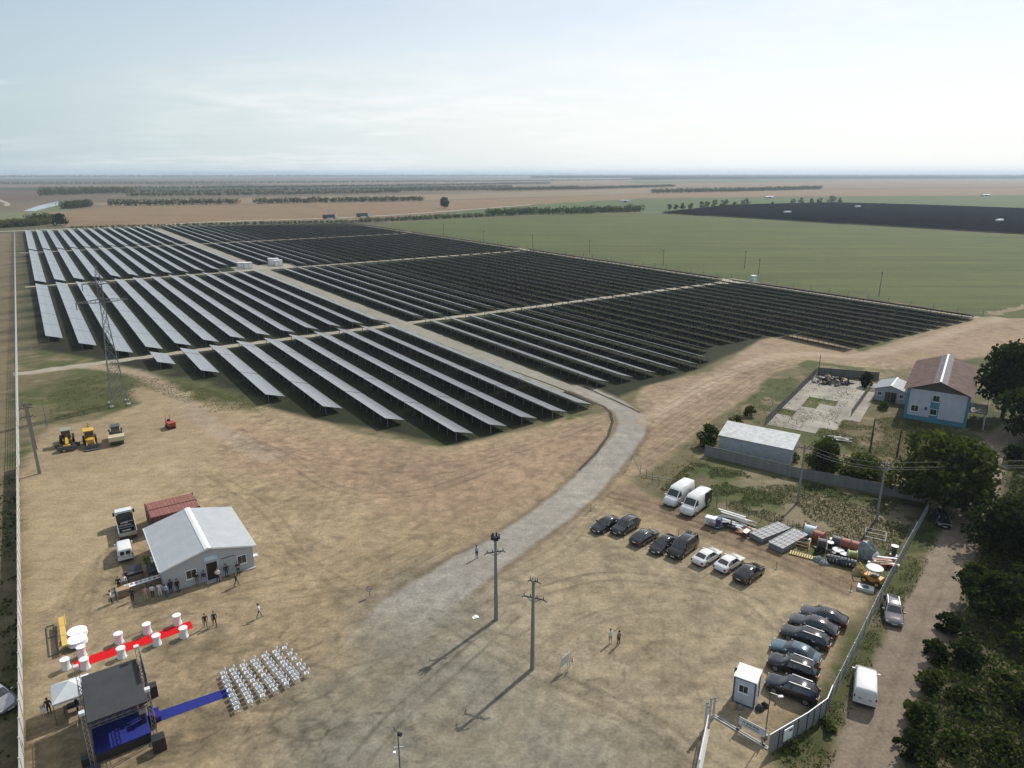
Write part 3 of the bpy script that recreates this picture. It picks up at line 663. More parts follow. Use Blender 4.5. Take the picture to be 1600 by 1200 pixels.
def leaf_mesh(name, C, size, mats, up=0.35, seed=1):
    """leaf-sized quads, one at each point of C, turned at random"""
    r = np.random.default_rng(seed); n = len(C); C = np.asarray(C, float)
    nrm = r.normal(size=(n, 3)); nrm[:, 2] += up; nrm /= np.linalg.norm(nrm, axis=1)[:, None]
    t = np.cross(nrm, r.normal(size=(n, 3))); t /= np.linalg.norm(t, axis=1)[:, None] + 1e-9; bt = np.cross(nrm, t)
    s1 = (size * r.uniform(0.6, 1.4, n))[:, None]; s2 = s1 * r.uniform(0.45, 0.85, n)[:, None]
    V = np.stack([C + t * s1, C + bt * s2, C - t * s1, C - bt * s2], 1).reshape(-1, 3)
    me = bpy.data.meshes.new(name)
    me.vertices.add(4 * n); me.vertices.foreach_set('co', V.astype(np.float32).ravel())
    me.loops.add(4 * n); me.loops.foreach_set('vertex_index', np.arange(4 * n, dtype=np.int32))
    me.polygons.add(n); me.polygons.foreach_set('loop_start', np.arange(0, 4 * n, 4, dtype=np.int32))
    for m in mats: me.materials.append(m)
    me.polygons.foreach_set('material_index', r.integers(0, len(mats), n).astype(np.int32))
    me.update(calc_edges=True)
    return me
def lobes_points(lobes, n, seed, shell=0.55):
    """points spread through ellipsoid lobes (cx,cy,cz,rx,ry,rz), denser near the skin, with gaps"""
    r = np.random.default_rng(seed); vol = np.array([l[3] * l[4] * l[5] for l in lobes]) ** (2 / 3); pick = r.choice(len(lobes), n, p=vol / vol.sum())
    d = r.normal(size=(n, 3)); d /= np.linalg.norm(d, axis=1)[:, None]
    rad = shell + (1 - shell) * r.random(n) ** 0.7; rad *= 1 + 0.10 * r.normal(size=n)
    Lb = np.array(lobes)[pick]
    P = Lb[:, :3] + d * rad[:, None] * Lb[:, 3:6]
    k = np.sin(P[:, 0] * 2.1 + seed) * np.sin(P[:, 1] * 2.3 + 1.3 * seed) * np.sin(P[:, 2] * 2.7)     # clumps and gaps
    return P[(k > -0.28) & (P[:, 2] > 0.15)]
def tree(name, label, loc, h, rx, n_leaf, size, mats, seed, group=None, trunk=True, lob=11, low=0.28, cat='tree', ry=None):
    r = random.Random(seed); t = thing(name, label, cat, loc, r.uniform(0, 6.28), group); ry = ry or rx
    lobes = []
    for i in range(lob):
        a = 6.283 * i / lob + r.uniform(-.4, .4); q = r.uniform(0.25, 0.66); zc = r.uniform(low + 0.12, 0.82)
        q *= 1.0 - 0.45 * max(0, zc - 0.55) / 0.3
        s_ = r.uniform(0.30, 0.46)
        lobes.append((rx * q * math.cos(a), ry * q * math.sin(a), h * zc, rx * s_, ry * s_, h * r.uniform(0.13, 0.2)))
    lobes.append((0, 0, h * 0.78, rx * 0.42, ry * 0.42, h * 0.20)); lobes.append((0, 0, h * (low + .25), rx * 0.55, ry * 0.55, h * 0.22))
    P = lobes_points(lobes, n_leaf, seed)
    link('crown', leaf_mesh('crown', P, size, mats, seed=seed), t)
    if trunk:
        tr = MB(); r0 = 0.022 * h + 0.05; tr.cyl((0, 0, -0.2), (0.05 * rx, 0.02, h * 0.45), r0, r0 * 0.6, 8)
        for L_ in lobes[::2]: tr.cyl((0.03 * rx, 0, h * r.uniform(0.25, 0.42)), (L_[0], L_[1], L_[2]), r0 * 0.42, r0 * 0.10, 5)
        tr.build('trunk', m_bark, t)
    return t
def belt(label, px, h, spacing, mats, seed, per=70, depth=1, group='tree belts between the far fields', leaf=1.0, wid=0.42):
    """a far tree belt that reads as one mass"""
    r = np.random.default_rng(seed); pts = W(px); C = []
    for (x0, y0), (x1, y1) in zip(pts[:-1], pts[1:]):
        L_ = math.hypot(x1 - x0, y1 - y0); n = max(1, int(L_ / spacing * 3.0))
        for i in range(n):
            for j in range(depth):
                t = (i + r.random()) / n; hh = h * r.uniform(0.6, 0.95); w = hh * r.uniform(0.8, 1.3) * wid
                c = np.array([x0 + (x1 - x0) * t + r.normal(0, 1), y0 + (y1 - y0) * t + j * spacing * 1.2 + r.normal(0, 2), hh * 0.52])
                d = r.normal(size=(per, 3)); d /= np.linalg.norm(d, axis=1)[:, None]
                C.append(c + d * (r.random(per) ** 0.4)[:, None] * np.array([w * 1.3, w * 1.3, hh * 0.5]))
    C = np.concatenate(C); C = C[C[:, 2] > 0.1]
    return tag(link('tree_belt', leaf_mesh('tree_belt', C, leaf * h * 0.075 + 0.12, mats, seed=seed)), label, 'trees', group, 'stuff')
belt('clipped dark tree belt on the stubble field edge near the river', [(170, 322), (372, 318.8)], 11, 8, L_MID, 31)
belt('tree belt on the stubble field edge behind the two trucks', [(398, 318.6), (660, 314)], 11, 8, L_MID, 32)
belt('long narrow tree belt on the stubble behind the far crop strip', [(1018, 302), (1150, 299.5), (1282, 295.8)], 13, 11, L_MID, 33)
belt('dense hedge of trees along the crop field edge', [(762, 337.8), (830, 335.2), (900, 334), (1004, 330.5)], 10, 6, L_MID, 34)
belt('bushy scrub between country road and crop field', [(560, 347.5), (640, 344.5), (760, 338.5)], 5.5, 5, L_OLIVE, 35)
belt('scrub band behind the solar park by the country road', [(110, 357.5), (260, 354), (400, 350), (560, 347)], 3.0, 5, L_OLIVE, 36)
belt('tree belt ending beside the lone far tree', [(600, 299.5), (760, 297.8), (905, 294.6)], 11, 12, L_MID, 37)
belt('tree belt joining the far stubble fields', [(770, 298.5), (910, 296), (1053, 291.8)], 11, 12, L_MID, 38)
belt('long tree belt behind the pale stubble', [(200, 306.8), (450, 304.5), (625, 301.2)], 11, 11, L_MID, 39)
belt('long far tree belt in front of the hazy wood', [(60, 300.5), (300, 301), (560, 297.5), (800, 292.5)], 10, 13, L_MID, 40)
belt('hazy wood beyond the river and the fields', [(60, 296), (400, 294), (700, 290), (860, 287)], 10, 16, L_MID, 41, depth=1)
belt('hazy far tree line under the hills', [(-20, 288), (400, 286.5), (800, 283.5), (1050, 281)], 11, 26, L_MID, 42, depth=1)
belt('distant wooded village band on the horizon', [(830, 278.6), (1200, 277.6), (1640, 277.2)], 24, 45, L_DARK, 43, depth=4)
belt('distant wooded village band just below the horizon', [(990, 281.2), (1300, 279.6), (1640, 279.2)], 20, 40, L_DARK, 44, depth=3)
belt('last faint tree line on the horizon', [(-40, 277.5), (500, 276.4), (1000, 275.6), (1660, 275.2)], 30, 90, L_DARK, 45, depth=3)
belt('tree clump on the far river bank', [(60, 306), (140, 303.5), (200, 302)], 18, 18, L_OLIVE, 46, depth=2)
belt('low trees on the near river bank', [(98, 327), (135, 323.5)], 12, 8, L_MID, 47, depth=2)
belt('reedy bushes at the river mouth', [(-30, 358), (20, 355), (62, 352.5)], 8, 5, L_OLIVE, 48, depth=4)
belt('dark thicket at the foot of the river bank', [(45, 349), (90, 346.5)], 10, 6, L_MID, 49, depth=2)
r_ = random.Random(5)
tree('round_bush', 'single dark round bush standing at the corner of the stubble', at(95, 352), 11, 8, 900, 0.9, L_DARK, 51, trunk=True, low=0.05)
tree('lone_tree', 'lone round tree beside the chalky country road', at(695, 325.5), 15, 8, 900, 1.1, L_DARK, 52, low=0.1)
for i, (px, h) in enumerate(((1046, 8), (1056, 7), (1066, 9), (1079, 8), (1096, 10), (1104, 10), (1116, 12), (1128, 11), (1133, 12), (1148, 8), (1160, 11), (1166, 12), (1207, 6), (1238, 10), (1252, 11), (1268, 9), (1280, 10), (1297, 12), (1302, 12), (1312, 9))):
    tree('field_tree', f'{ordinal(i + 1)} small tree from the hedge in the broken row before the distant solar park', at(px, 328.5 - (px - 1046) * 0.043), h, h * 0.55, 260, 0.8, L_MID, 60 + i, 'broken row of trees beyond the crop field', low=0.1, lob=5)

# hills on the horizon
hm = mat('far_hill', (0.10, 0.12, 0.08), rough=1.0, var=0.3, scale=0.0008)
xs = np.linspace(-24000, 6000, 60); hv, hf = [], []
for i, x in enumerate(xs):
    top = 42 + 26 * math.sin(i * 0.33) * math.sin(i * 0.11 + 1) + 10 * math.sin(i * 1.3); top *= max(0.0, min(1, (x + 24500) / 3000, (6500 - x) / 4000))
    yb = 19500
    hv += [(x, yb - 1500, -0.5), (x, yb, max(1, top)), (x, yb + 1500, -0.5)]
for i in range(len(xs) - 1):
    for j in range(2): hf.append((3 * i + j, 3 * i + 3 + j, 3 * i + 4 + j, 3 * i + 1 + j))
hme = bpy.data.meshes.new('hills'); hme.from_pydata(hv, [], hf); hme.materials.append(hm); tag(link('hills', hme), kind='structure')

# haze
hz = bpy.data.materials.new('haze_air'); hz.use_nodes = True
nt = hz.node_tree; nt.nodes.remove(nt.nodes['Principled BSDF']); pv = nt.nodes.new('ShaderNodeVolumePrincipled')
pv.inputs['Color'].default_value = (0.74, 0.87, 1.0, 1); pv.inputs['Density'].default_value = 0.00010; pv.inputs['Anisotropy'].default_value = 0.2
nt.links.new(pv.outputs[0], nt.nodes['Material Output'].inputs['Volume'])
tag(MB().box(-27000, 27000, -3200, 27000, -1.0, 82.0).build('haze', hz), kind='stuff')
# ------------------------------------------------------------------ vehicles
m_glass = mat('car_glass', (0.012, 0.014, 0.016), rough=0.06, var=0.1, spec=0.8, ior=1.6)
m_tyre = mat('tyre_rubber', (0.018, 0.018, 0.018), rough=0.9, var=0.2)
m_rim = mat('alloy_rim', (0.32, 0.33, 0.34), rough=0.35, metal=0.8, var=0.1)
m_trim = mat('black_trim', (0.02, 0.02, 0.021), rough=0.55, var=0.1)
m_lamp = mat('lamp_lens', (0.62, 0.64, 0.66), rough=0.12, var=0.05)
m_tail = mat('tail_lens', (0.22, 0.012, 0.01), rough=0.2, var=0.1)
m_plate = mat('number_plate', (0.62, 0.62, 0.60), rough=0.5, var=0.05)
def paint_mat(name, c, metal=0.35): return mat('paint_' + name, c, rough=0.16, metal=metal, var=0.05, scale=0.8, coat=1.0)
PAINTS = dict(black=paint_mat('black', (0.005, 0.005, 0.006)), navy=paint_mat('navy', (0.007, 0.010, 0.020)), charcoal=paint_mat('charcoal', (0.018, 0.019, 0.021)), grey=paint_mat('grey', (0.03, 0.031, 0.034)),
              silver=paint_mat('silver', (0.30, 0.31, 0.32), 0.5), white=paint_mat('white', (0.66, 0.66, 0.65), 0.0), blue=paint_mat('ice_blue', (0.085, 0.135, 0.17), 0.4), taupe=paint_mat('taupe', (0.20, 0.185, 0.19), 0.5), plum=paint_mat('plum', (0.010, 0.007, 0.009)))
# stations: x, sill z, belt z, top z, belt half width, top half width
BODIES = {
 'sedan': dict(st=[(2.37, .30, .50, .56, .70, .60), (2.25, .22, .62, .68, .80, .70), (1.9, .20, .68, .76, .88, .74), (1.10, .20, .82, .92, .91, .74), (.30, .20, .90, 1.40, .91, .60), (-.6, .20, .92, 1.45, .91, .60), (-1.1, .20, .93, 1.38, .91, .60), (-1.8, .20, .94, 1.03, .90, .68), (-2.2, .24, .88, .99, .85, .70), (-2.37, .32, .70, .80, .76, .66)],
               ws=(3, 4), rw=(6, 7), win=[(.72, -.16), (-.22, -1.02), (-1.08, -1.42)], wb=(1.42, -1.38), r=.33),
 'coupe': dict(st=[(2.42, .30, .50, .58, .72, .62), (2.3, .22, .64, .72, .84, .72), (1.9, .20, .74, .84, .92, .76), (1.05, .20, .90, 1.02, .95, .76), (.30, .20, 1.0, 1.50, .95, .62), (-.5, .20, 1.02, 1.56, .95, .62), (-1.2, .20, 1.05, 1.46, .95, .60), (-2.05, .22, 1.06, 1.12, .92, .68), (-2.3, .26, .95, 1.06, .88, .70), (-2.42, .34, .72, .80, .78, .66)],
               ws=(3, 4), rw=(6, 7), win=[(.72, -.16), (-.22, -1.02), (-1.08, -1.5)], wb=(1.45, -1.40), r=.37),
 'suv': dict(st=[(2.32, .34, .62, .70, .72, .62), (2.2, .26, .78, .88, .84, .72), (1.85, .24, .86, .98, .92, .76), (1.10, .24, .98, 1.08, .94, .78), (.40, .24, 1.04, 1.60, .94, .66), (-.7, .24, 1.06, 1.66, .94, .66), (-1.75, .24, 1.10, 1.60, .93, .64), (-2.15, .28, 1.08, 1.16, .90, .72), (-2.32, .36, .80, .90, .80, .70)],
             ws=(3, 4), rw=(6, 7), win=[(.80, -.06), (-.12, -1.00), (-1.06, -1.72)], wb=(1.38, -1.36), r=.37),
 'wagon': dict(st=[(2.4, .30, .52, .60, .70, .60), (2.28, .22, .66, .74, .82, .70), (1.9, .20, .74, .84, .90, .74), (1.10, .20, .86, .97, .92, .75), (.35, .20, .94, 1.45, .92, .62), (-.8, .20, .96, 1.50, .92, .62), (-1.85, .20, .99, 1.42, .91, .60), (-2.25, .24, .98, 1.06, .87, .68), (-2.4, .32, .74, .84, .78, .66)],
               ws=(3, 4), rw=(6, 7), win=[(.76, -.10), (-.16, -1.02), (-1.08, -1.78)], wb=(1.42, -1.40), r=.34),
 'minivan': dict(st=[(2.55, .34, .66, .78, .76, .66), (2.42, .26, .84, .98, .90, .76), (2.0, .24, .94, 1.10, .96, .80), (1.55, .24, 1.04, 1.20, .97, .80), (.75, .24, 1.12, 1.82, .97, .72), (-.8, .24, 1.14, 1.90, .97, .74), (-2.3, .26, 1.14, 1.86, .96, .72), (-2.5, .30, 1.10, 1.25, .94, .80), (-2.55, .40, .80, .95, .88, .78)],
                 ws=(3, 4), rw=(6, 7), win=[(1.15, .42), (.34, -.85), (-.93, -2.2)], wb=(1.6, -1.55), r=.36),
 'panel_van': dict(st=[(2.95, .38, .72, .86, .82, .70), (2.82, .30, .98, 1.14, .94, .78), (2.45, .28, 1.12, 1.32, 1.0, .84), (2.15, .28, 1.22, 1.42, 1.02, .84), (1.35, .28, 1.34, 2.28, 1.02, .80), (.9, .28, 1.36, 2.56, 1.02, .82), (-2.75, .30, 1.36, 2.58, 1.01, .82), (-2.9, .32, 1.36, 2.50, 1.0, .82), (-2.95, .45, 1.30, 2.40, .97, .80)],
                   ws=(3, 4), rw=None, win=[(1.95, 1.05)], wb=(1.9, -1.7), r=.37),
 'box_van': dict(st=[(2.45, .36, .66, .78, .78, .68), (2.32, .28, .88, 1.02, .90, .76), (1.95, .26, 1.0, 1.18, .96, .80), (1.6, .26, 1.08, 1.26, .97, .80), (.95, .26, 1.16, 1.90, .97, .76), (.5, .26, 1.18, 2.02, .97, .80), (-2.3, .28, 1.18, 2.04, .97, .82), (-2.42, .30, 1.18, 1.98, .96, .82), (-2.46, .42, 1.1, 1.86, .94, .80)],
                 ws=(3, 4), rw=None, win=[(1.35, .55)], wb=(1.55, -1.45), r=.34),
}
_body_cache = {}
def body_ring(s_):
    x, zl, zb, zt, wb, wt = s_
    half = [(wb - .12, zl), (wb, zl + .16), (wb, (zl + zb) / 2 + .06), (wb - .015, zb), (wt + .02, zt - .05), (wt - .10, zt), (wt * .5, zt + .018)]
    return [(x, -y, z) for y, z in half] + [(x, 0, zt + .025)] + [(x, y, z) for y, z in reversed(half)]
def car_parts(kind):
    if kind in _body_cache: return _body_cache[kind]
    B = BODIES[kind]; st = B['st']; rings = [body_ring(q) for q in st]; n = len(rings[0]); b = MB()
    vs = [p for r in rings for p in r]; fs = []
    for i in range(len(st) - 1):
        for j in range(n): fs.append((i * n + j, (i + 1) * n + j, (i + 1) * n + (j + 1) % n, i * n + (j + 1) % n))
    fs += [tuple(range(n)), tuple(range((len(st) - 1) * n + n - 1, (len(st) - 1) * n - 1, -1))]
    b.add(vs, fs)
    def interp(x):
        for p, q in zip(st[:-1], st[1:]):
            if q[0] <= x <= p[0]:
                t = (p[0] - x) / (p[0] - q[0]); return tuple(p[k] + (q[k] - p[k]) * t for k in range(6))
        return st[-1]
    parts = {'body': [b]}
    def screen(i0, i1, t0, t1, name):
        m = MB(); pts = []
        for t in (t0, t1):
            q = tuple(st[i0][k] + (st[i1][k] - st[i0][k]) * t for k in range(6)); w = q[5] * .95
            for y, dz in ((-w, -.035), (-w * .55, .012), (0, .025), (w * .55, .012), (w, -.035)): pts.append((q[0] + (.02 if i0 < 5 else -.02), y, q[3] + dz + .015))
        m.add(pts, [(k, k + 1, k + 6, k + 5) for k in range(4)]); parts[name] = [m]
    screen(*B['ws'], .08, .94, 'windscreen')
    if B['rw']: screen(*B['rw'], .08, .90, 'rear_window')
    sw = []
    for x0, x1 in B['win']:
        for sd in (-1, 1):
            m = MB(); pts = []
            for x in (x0, (x0 + x1) / 2, x1):
                q = interp(x)
                lo, hi = .10, .86
                for s_ in (lo, hi):
                    y = (q[4] - .015) + (q[5] + .02 - q[4] + .015) * s_; z = q[2] + (q[3] - .05 - q[2]) * s_
                    pts.append((x, sd * (y + .018), z + .008))
            m.add(pts, [(0, 2, 3, 1), (2, 4, 5, 3)]); sw.append(m)
    parts['side_window'] = sw
    x, zl, zb, zt, wb, wt = st[1]; parts['headlight'] = [MB().box(x - .10, x + .06, sd * wb * .78 - .15, sd * wb * .78 + .15, zb - .14, zb + .02) for sd in (-1, 1)]
    x, zl, zb, zt, wb, wt = st[-2]; top = zb if kind not in ('panel_van', 'box_van') else 1.3
    parts['taillight'] = [MB().box(st[-1][0] - .02, x + .12, sd * wb * .86 - .11, sd * wb * .86 + .09, top - .26, top - .02) for sd in (-1, 1)]
    parts['number_plate'] = [MB().box(st[0][0] - .03, st[0][0] + .025, -.26, .26, .36, .47), MB().box(st[-1][0] - .025, st[-1][0] + .03, -.26, .26, .60, .71)]
    parts['bumper'] = [MB().box(st[1][0] - .05, st[0][0] + .012, -st[0][4] * .98, st[0][4] * .98, .26, .36), MB().box(st[-1][0] - .012, st[-2][0] + .05, -st[-1][4] * .98, st[-1][4] * .98, .30, .42)]
    q = interp(B['win'][0][0]); parts['mirror'] = [MB().box(q[0] - .12, q[0] + .05, sd * (q[4] + .10) - .11, sd * (q[4] + .10) + .11, q[2] + .02, q[2] + .19) for sd in (-1, 1)]
    parts['door_seam'] = []
    r = B['r']; parts['_wheels'] = [(x, sd * (interp(x)[4] - .10), r) for x in B['wb'] for sd in (-1, 1)]
    if kind in ('suv', 'wagon', 'minivan'):
        q = interp(-.3); parts['roof_rail'] = [MB().bar((.2, sd * (q[5] - .06), q[3] + .03), (-1.6, sd * (q[5] - .08), q[3] + .02), .05, .06) for sd in (-1, 1)]
    tyre = MB().cyl((0, -.12, 0), (0, .12, 0), r, n=16).mesh('tyre', m_tyre); rim = MB().cyl((0, -.135, 0), (0, .135, 0), r * .64, n=10).mesh('rim', m_rim)
    out = {}
    for k, v in parts.items():
        if k in ('_wheels',): out[k] = v; continue
        out[k] = []
        for m in v:
            me = m.mesh(k, m_trim, smooth=(k == 'body'))
            bm = bmesh.new(); bm.from_mesh(me); bmesh.ops.recalc_face_normals(bm, faces=bm.faces); bm.to_mesh(me); bm.free(); out[k].append(me)
    out['_tyre'], out['_rim'] = tyre, rim
    _body_cache[kind] = out
    return out
PART_MAT = dict(windscreen=m_glass, rear_window=m_glass, side_window=m_glass, headlight=m_lamp, taillight=m_tail, number_plate=m_plate, bumper=m_trim, roof_rail=m_rim)
def set_mat(o, m):
    o.material_slots[0].link = 'OBJECT'; o.material_slots[0].material = m
def vehicle(name, kind, colour, label, loc, heading, cat='car', group=None, mirror_trim=False):
    t = thing(name, label, cat, loc, heading, group); P = car_parts(kind); pm = PAINTS[colour]
    for k, v in P.items():
        if k.startswith('_'): continue
        for me in v:
            o = link(k, me, t); set_mat(o, PART_MAT.get(k, pm))
    if kind in ('panel_van', 'box_van'):
        xb, hb = BODIES[kind]['st'][-1][0], BODIES[kind]['st'][-1][3]; wv = BODIES[kind]['st'][-1][4]
        for y0, y1 in ((-wv * .86, -.02), (.02, wv * .86)):
            d = MB().box(xb - .03, xb + .02, y0, y1, .50, hb - .12).build('rear_door', pm, t); MB().box(xb - .05, xb - .031, (y0 + y1) / 2 - .12, (y0 + y1) / 2 + .12, 1.0, 1.07).build('handle', m_trim, d)
        MB().box(xb - .06, xb + .05, -wv * .95, wv * .95, .34, .48).build('rear_bumper', m_trim, t)
    for x, y, r in P['_wheels']:
        w = link('wheel', P['_tyre'], t); w.location = (x, y, r); link('rim', P['_rim'], w)
    return t
def az(deg): return math.pi / 2 - math.radians(deg)        # compass-like azimuth (from +Y, clockwise) to a heading

# ------------------------------------------------------------------ people
m_skin = mat('skin', (0.36, 0.21, 0.145), rough=0.6, var=0.06); m_hair = mat('dark_hair', (0.022, 0.016, 0.012), rough=0.8, var=0.2); m_shoe = mat('dark_shoes', (0.02, 0.018, 0.016), rough=0.5, var=0.2)
CLOTH = {n: mat('cloth_' + n, c, rough=0.9, var=0.15, scale=9) for n, c in dict(white=(.62, .62, .62), navy=(.020, .026, .05), black=(.014, .014, .016), grey=(.17, .17, .18), blue=(.08, .14, .28), pink=(.48, .22, .24), red=(.30, .04, .035), beige=(.36, .30, .22), khaki=(.20, .17, .11), stripes=(.28, .32, .46), jeans=(.06, .085, .14)).items()}
def person_mesh(pose):
    V, E, R = [], [], []
    def v(p, r, par=None):
        V.append(p); R.append(r)
        if par is not None: E.append((par, len(V) - 1))
        return len(V) - 1
    step = 0.26 if pose == 'walk' else 0.03
    pel = v((0, 0, .95), (.15, .115)); chest = v((0.01, 0, 1.28), (.175, .12), v((0, 0, 1.10), (.145, .105), pel)); neck = v((0.01, 0, 1.50), (.062, .062), v((0, 0, 1.43), (.13, .09), chest))
    hd = v((.025, 0, 1.63), (.088, .098), neck); v((.02, 0, 1.73), (.075, .085), hd); v((.115, 0, 1.63), (.018, .018), hd)
    for sd in (-1, 1):
        st = step * sd
        hip = v((0, .095 * sd, .88), (.098, .098), pel); kn = v((st * .55 + .03, .105 * sd, .50), (.062, .062), hip); an = v((st - (.06 if sd < 0 and pose == 'walk' else 0), .11 * sd, .10), (.042, .042), kn); v((st + .17 - (.06 if sd < 0 and pose == 'walk' else 0), .125 * sd, .045), (.042, .036), an)
        sh = v((0, .19 * sd, 1.42), (.068, .068), chest + 0)
        if pose == 'crossed': el, wr = (.05, .27 * sd, 1.14), (.24, -.02 * sd, 1.16)
        elif pose == 'talk' and sd > 0: el, wr = (.07, .27 * sd, 1.14), (.33, .22 * sd, 1.24)
        elif pose == 'point' and sd > 0: el, wr = (.08, .42 * sd, 1.50), (.12, .62 * sd, 1.66)
        elif pose == 'walk': el, wr = (-.10 * sd, .26 * sd, 1.13), (-.06 * sd + .10, .25 * sd, .89)
        else: el, wr = (-.02, .265 * sd, 1.13), (.05, .26 * sd, .87)
        e = v(el, (.046, .046), sh); w = v(wr, (.031, .031), e)
        d = (Vector(wr) - Vector(el)).normalized(); s_ = d.cross(Vector((1, 0, 0))).normalized() if abs(d.x) < .9 else Vector((0, 0, 1))
        pc = Vector(wr) + d * .06; pm_ = v(tuple(pc), (.034, .022), w)
        for k, ln in enumerate((.075, .095, .10, .092)):
            a = pc + d * .035 + s_ * (k - 1.5) * .019; f = v(tuple(a), (.0095, .0095), pm_); v(tuple(a + d * ln * .75 + Vector((.012, 0, 0))), (.008, .008), f)
        v(tuple(Vector(wr) + d * .065 + Vector((.05, 0, 0))), (.010, .010), w)
    me = bpy.data.meshes.new('skeleton'); me.from_pydata(V, E, []); o = bpy.data.objects.new('skeleton', me); COL.objects.link(o)
    md = o.modifiers.new('skin', 'SKIN'); md.use_smooth_shade = True
    for i, sv in enumerate(me.skin_vertices[0].data): sv.radius = R[i]; sv.use_root = (i == 0)
    ss = o.modifiers.new('sub', 'SUBSURF'); ss.levels = ss.render_levels = 1
    dg = bpy.context.evaluated_depsgraph_get(); out = bpy.data.meshes.new_from_object(o.evaluated_get(dg)); bpy.data.objects.remove(o); bpy.data.meshes.remove(me)
    out.name = 'body'; out.materials.clear()
    for m in (CLOTH['navy'], CLOTH['white'], m_skin, m_shoe): out.materials.append(m)
    wrists = [Vector(V[i]) for i in range(len(V)) if R[i] == (.034, .022)]
    for p in out.polygons:
        c = p.center
        if min((c - w).length for w in wrists) < .125: p.material_index = 2
        elif c.z > 1.475: p.material_index = 2
        elif c.z < .085: p.material_index = 3
        elif c.z < .98 and abs(c.y) < .225: p.material_index = 0
        else: p.material_index = 1
    return out
_pose, _hair = {}, None
def person(label, px, py, facing, top, legs, pose='stand', name='person', h=1.0, group=None, z=0.0, loc=None):
    global _hair
    if pose not in _pose: _pose[pose] = person_mesh(pose)
    if _hair is None:
        r = np.random.default_rng(3); hb = MB(); rings = []
        for i in range(6):
            ph = math.pi * .58 * i / 5; rings.append([(.015 - .01 * i / 5 + .112 * math.sin(ph) * math.cos(a) - .012 * i, .105 * math.sin(ph) * math.sin(a), 1.665 + .118 * math.cos(ph)) for a in [math.tau * k / 10 for k in range(10)]])
        hb.add([p for q in rings for p in q], [(i * 10 + k, i * 10 + (k + 1) % 10, (i + 1) * 10 + (k + 1) % 10, (i + 1) * 10 + k) for i in range(5) for k in range(10) if not (i > 2 and k in (9, 0))])
        _hair = hb.mesh('hair', m_hair, smooth=True)
    t = thing(name, label, 'person', (*(loc or at(px, py)), z), facing, group); t.scale = (h, h, h)
    b = link('body', _pose[pose], t)
    for i, m in ((0, CLOTH[legs]), (1, CLOTH[top])): b.material_slots[i].link = 'OBJECT'; b.material_slots[i].material = m
    link('hair', _hair, t)
    return t
# ------------------------------------------------------------------ event yard (near left)
m_steelw = mat('white_steel', (0.52, 0.54, 0.55), rough=0.5, var=0.08, scale=1.0)
m_roofw = mat('pale_roof_sheet', (0.41, 0.43, 0.445), rough=0.42, var=0.07, scale=0.7, metal=0.1)
m_wall = mat('grey_wall_panel', (0.36, 0.38, 0.39), rough=0.6, var=0.06, scale=0.6)
m_win = mat('window_glass', (0.03, 0.035, 0.04), rough=0.08, var=0.15, spec=0.8)
m_cont = mat('container_red', (0.13, 0.040, 0.030), rough=0.6, var=0.2, scale=1.2, bump=0.1)
m_yel = mat('machine_yellow', (0.52, 0.30, 0.035), rough=0.5, var=0.12)
m_cream = mat('machine_cream', (0.44, 0.38, 0.25), rough=0.5, var=0.12)
m_redp = mat('machine_red', (0.30, 0.045, 0.028), rough=0.5, var=0.12)
m_alu = mat('aluminium_truss', (0.42, 0.43, 0.44), rough=0.35, metal=0.8, var=0.1)
m_red = mat('red_carpet_pile', (0.50, 0.012, 0.014), rough=0.98, var=0.12, scale=5, spec=0.1)
m_blue = mat('blue_carpet_pile', (0.022, 0.030, 0.17), rough=0.98, var=0.15, scale=5, spec=0.1)
m_cloth = mat('white_tablecloth', (0.66, 0.67, 0.70), rough=0.9, var=0.05, scale=3)
m_wood = mat('raw_wood', (0.30, 0.21, 0.12), rough=0.85, var=0.2, scale=4, stretch=(1, 6, 6))
m_tent = mat('tent_fabric', (0.50, 0.53, 0.54), rough=0.8, var=0.06)
m_concp = mat('fence_concrete', (0.40, 0.39, 0.37), rough=0.95, var=0.14, scale=1.2, bump=0.15)

def corrugated(x0, x1, y0, y1, z0, z1, pitch=0.33, h=0.045, thick=0.03):
    """sheet from the line x0,z0 to x1,z1, ribs running down the slope, repeated along y"""
    m = MB(); ys, zs = [], []
    n = int((y1 - y0) / pitch); pitch = (y1 - y0) / n
    for i in range(n):
        b = y0 + i * pitch
        for t, q in ((0, 0), (.45, 0), (.58, h), (.87, h)): ys.append(b + t * pitch); zs.append(q)
    ys.append(y1); zs.append(0); k = len(ys)
    V = [(x0, y, z0 + q) for y, q in zip(ys, zs)] + [(x1, y, z1 + q) for y, q in zip(ys, zs)]
    V += [(x, y, z - thick) for x, y, z in V]
    F = [(i, i + 1, k + i + 1, k + i) for i in range(k - 1)] + [(2 * k + i, 3 * k + i, 3 * k + i + 1, 2 * k + i + 1) for i in range(k - 1)]
    F += [(i, 2 * k + i, 2 * k + i + 1, i + 1) for i in range(k - 1)] + [(k + i, k + i + 1, 3 * k + i + 1, 3 * k + i) for i in range(k - 1)]
    return m.add(V, F)
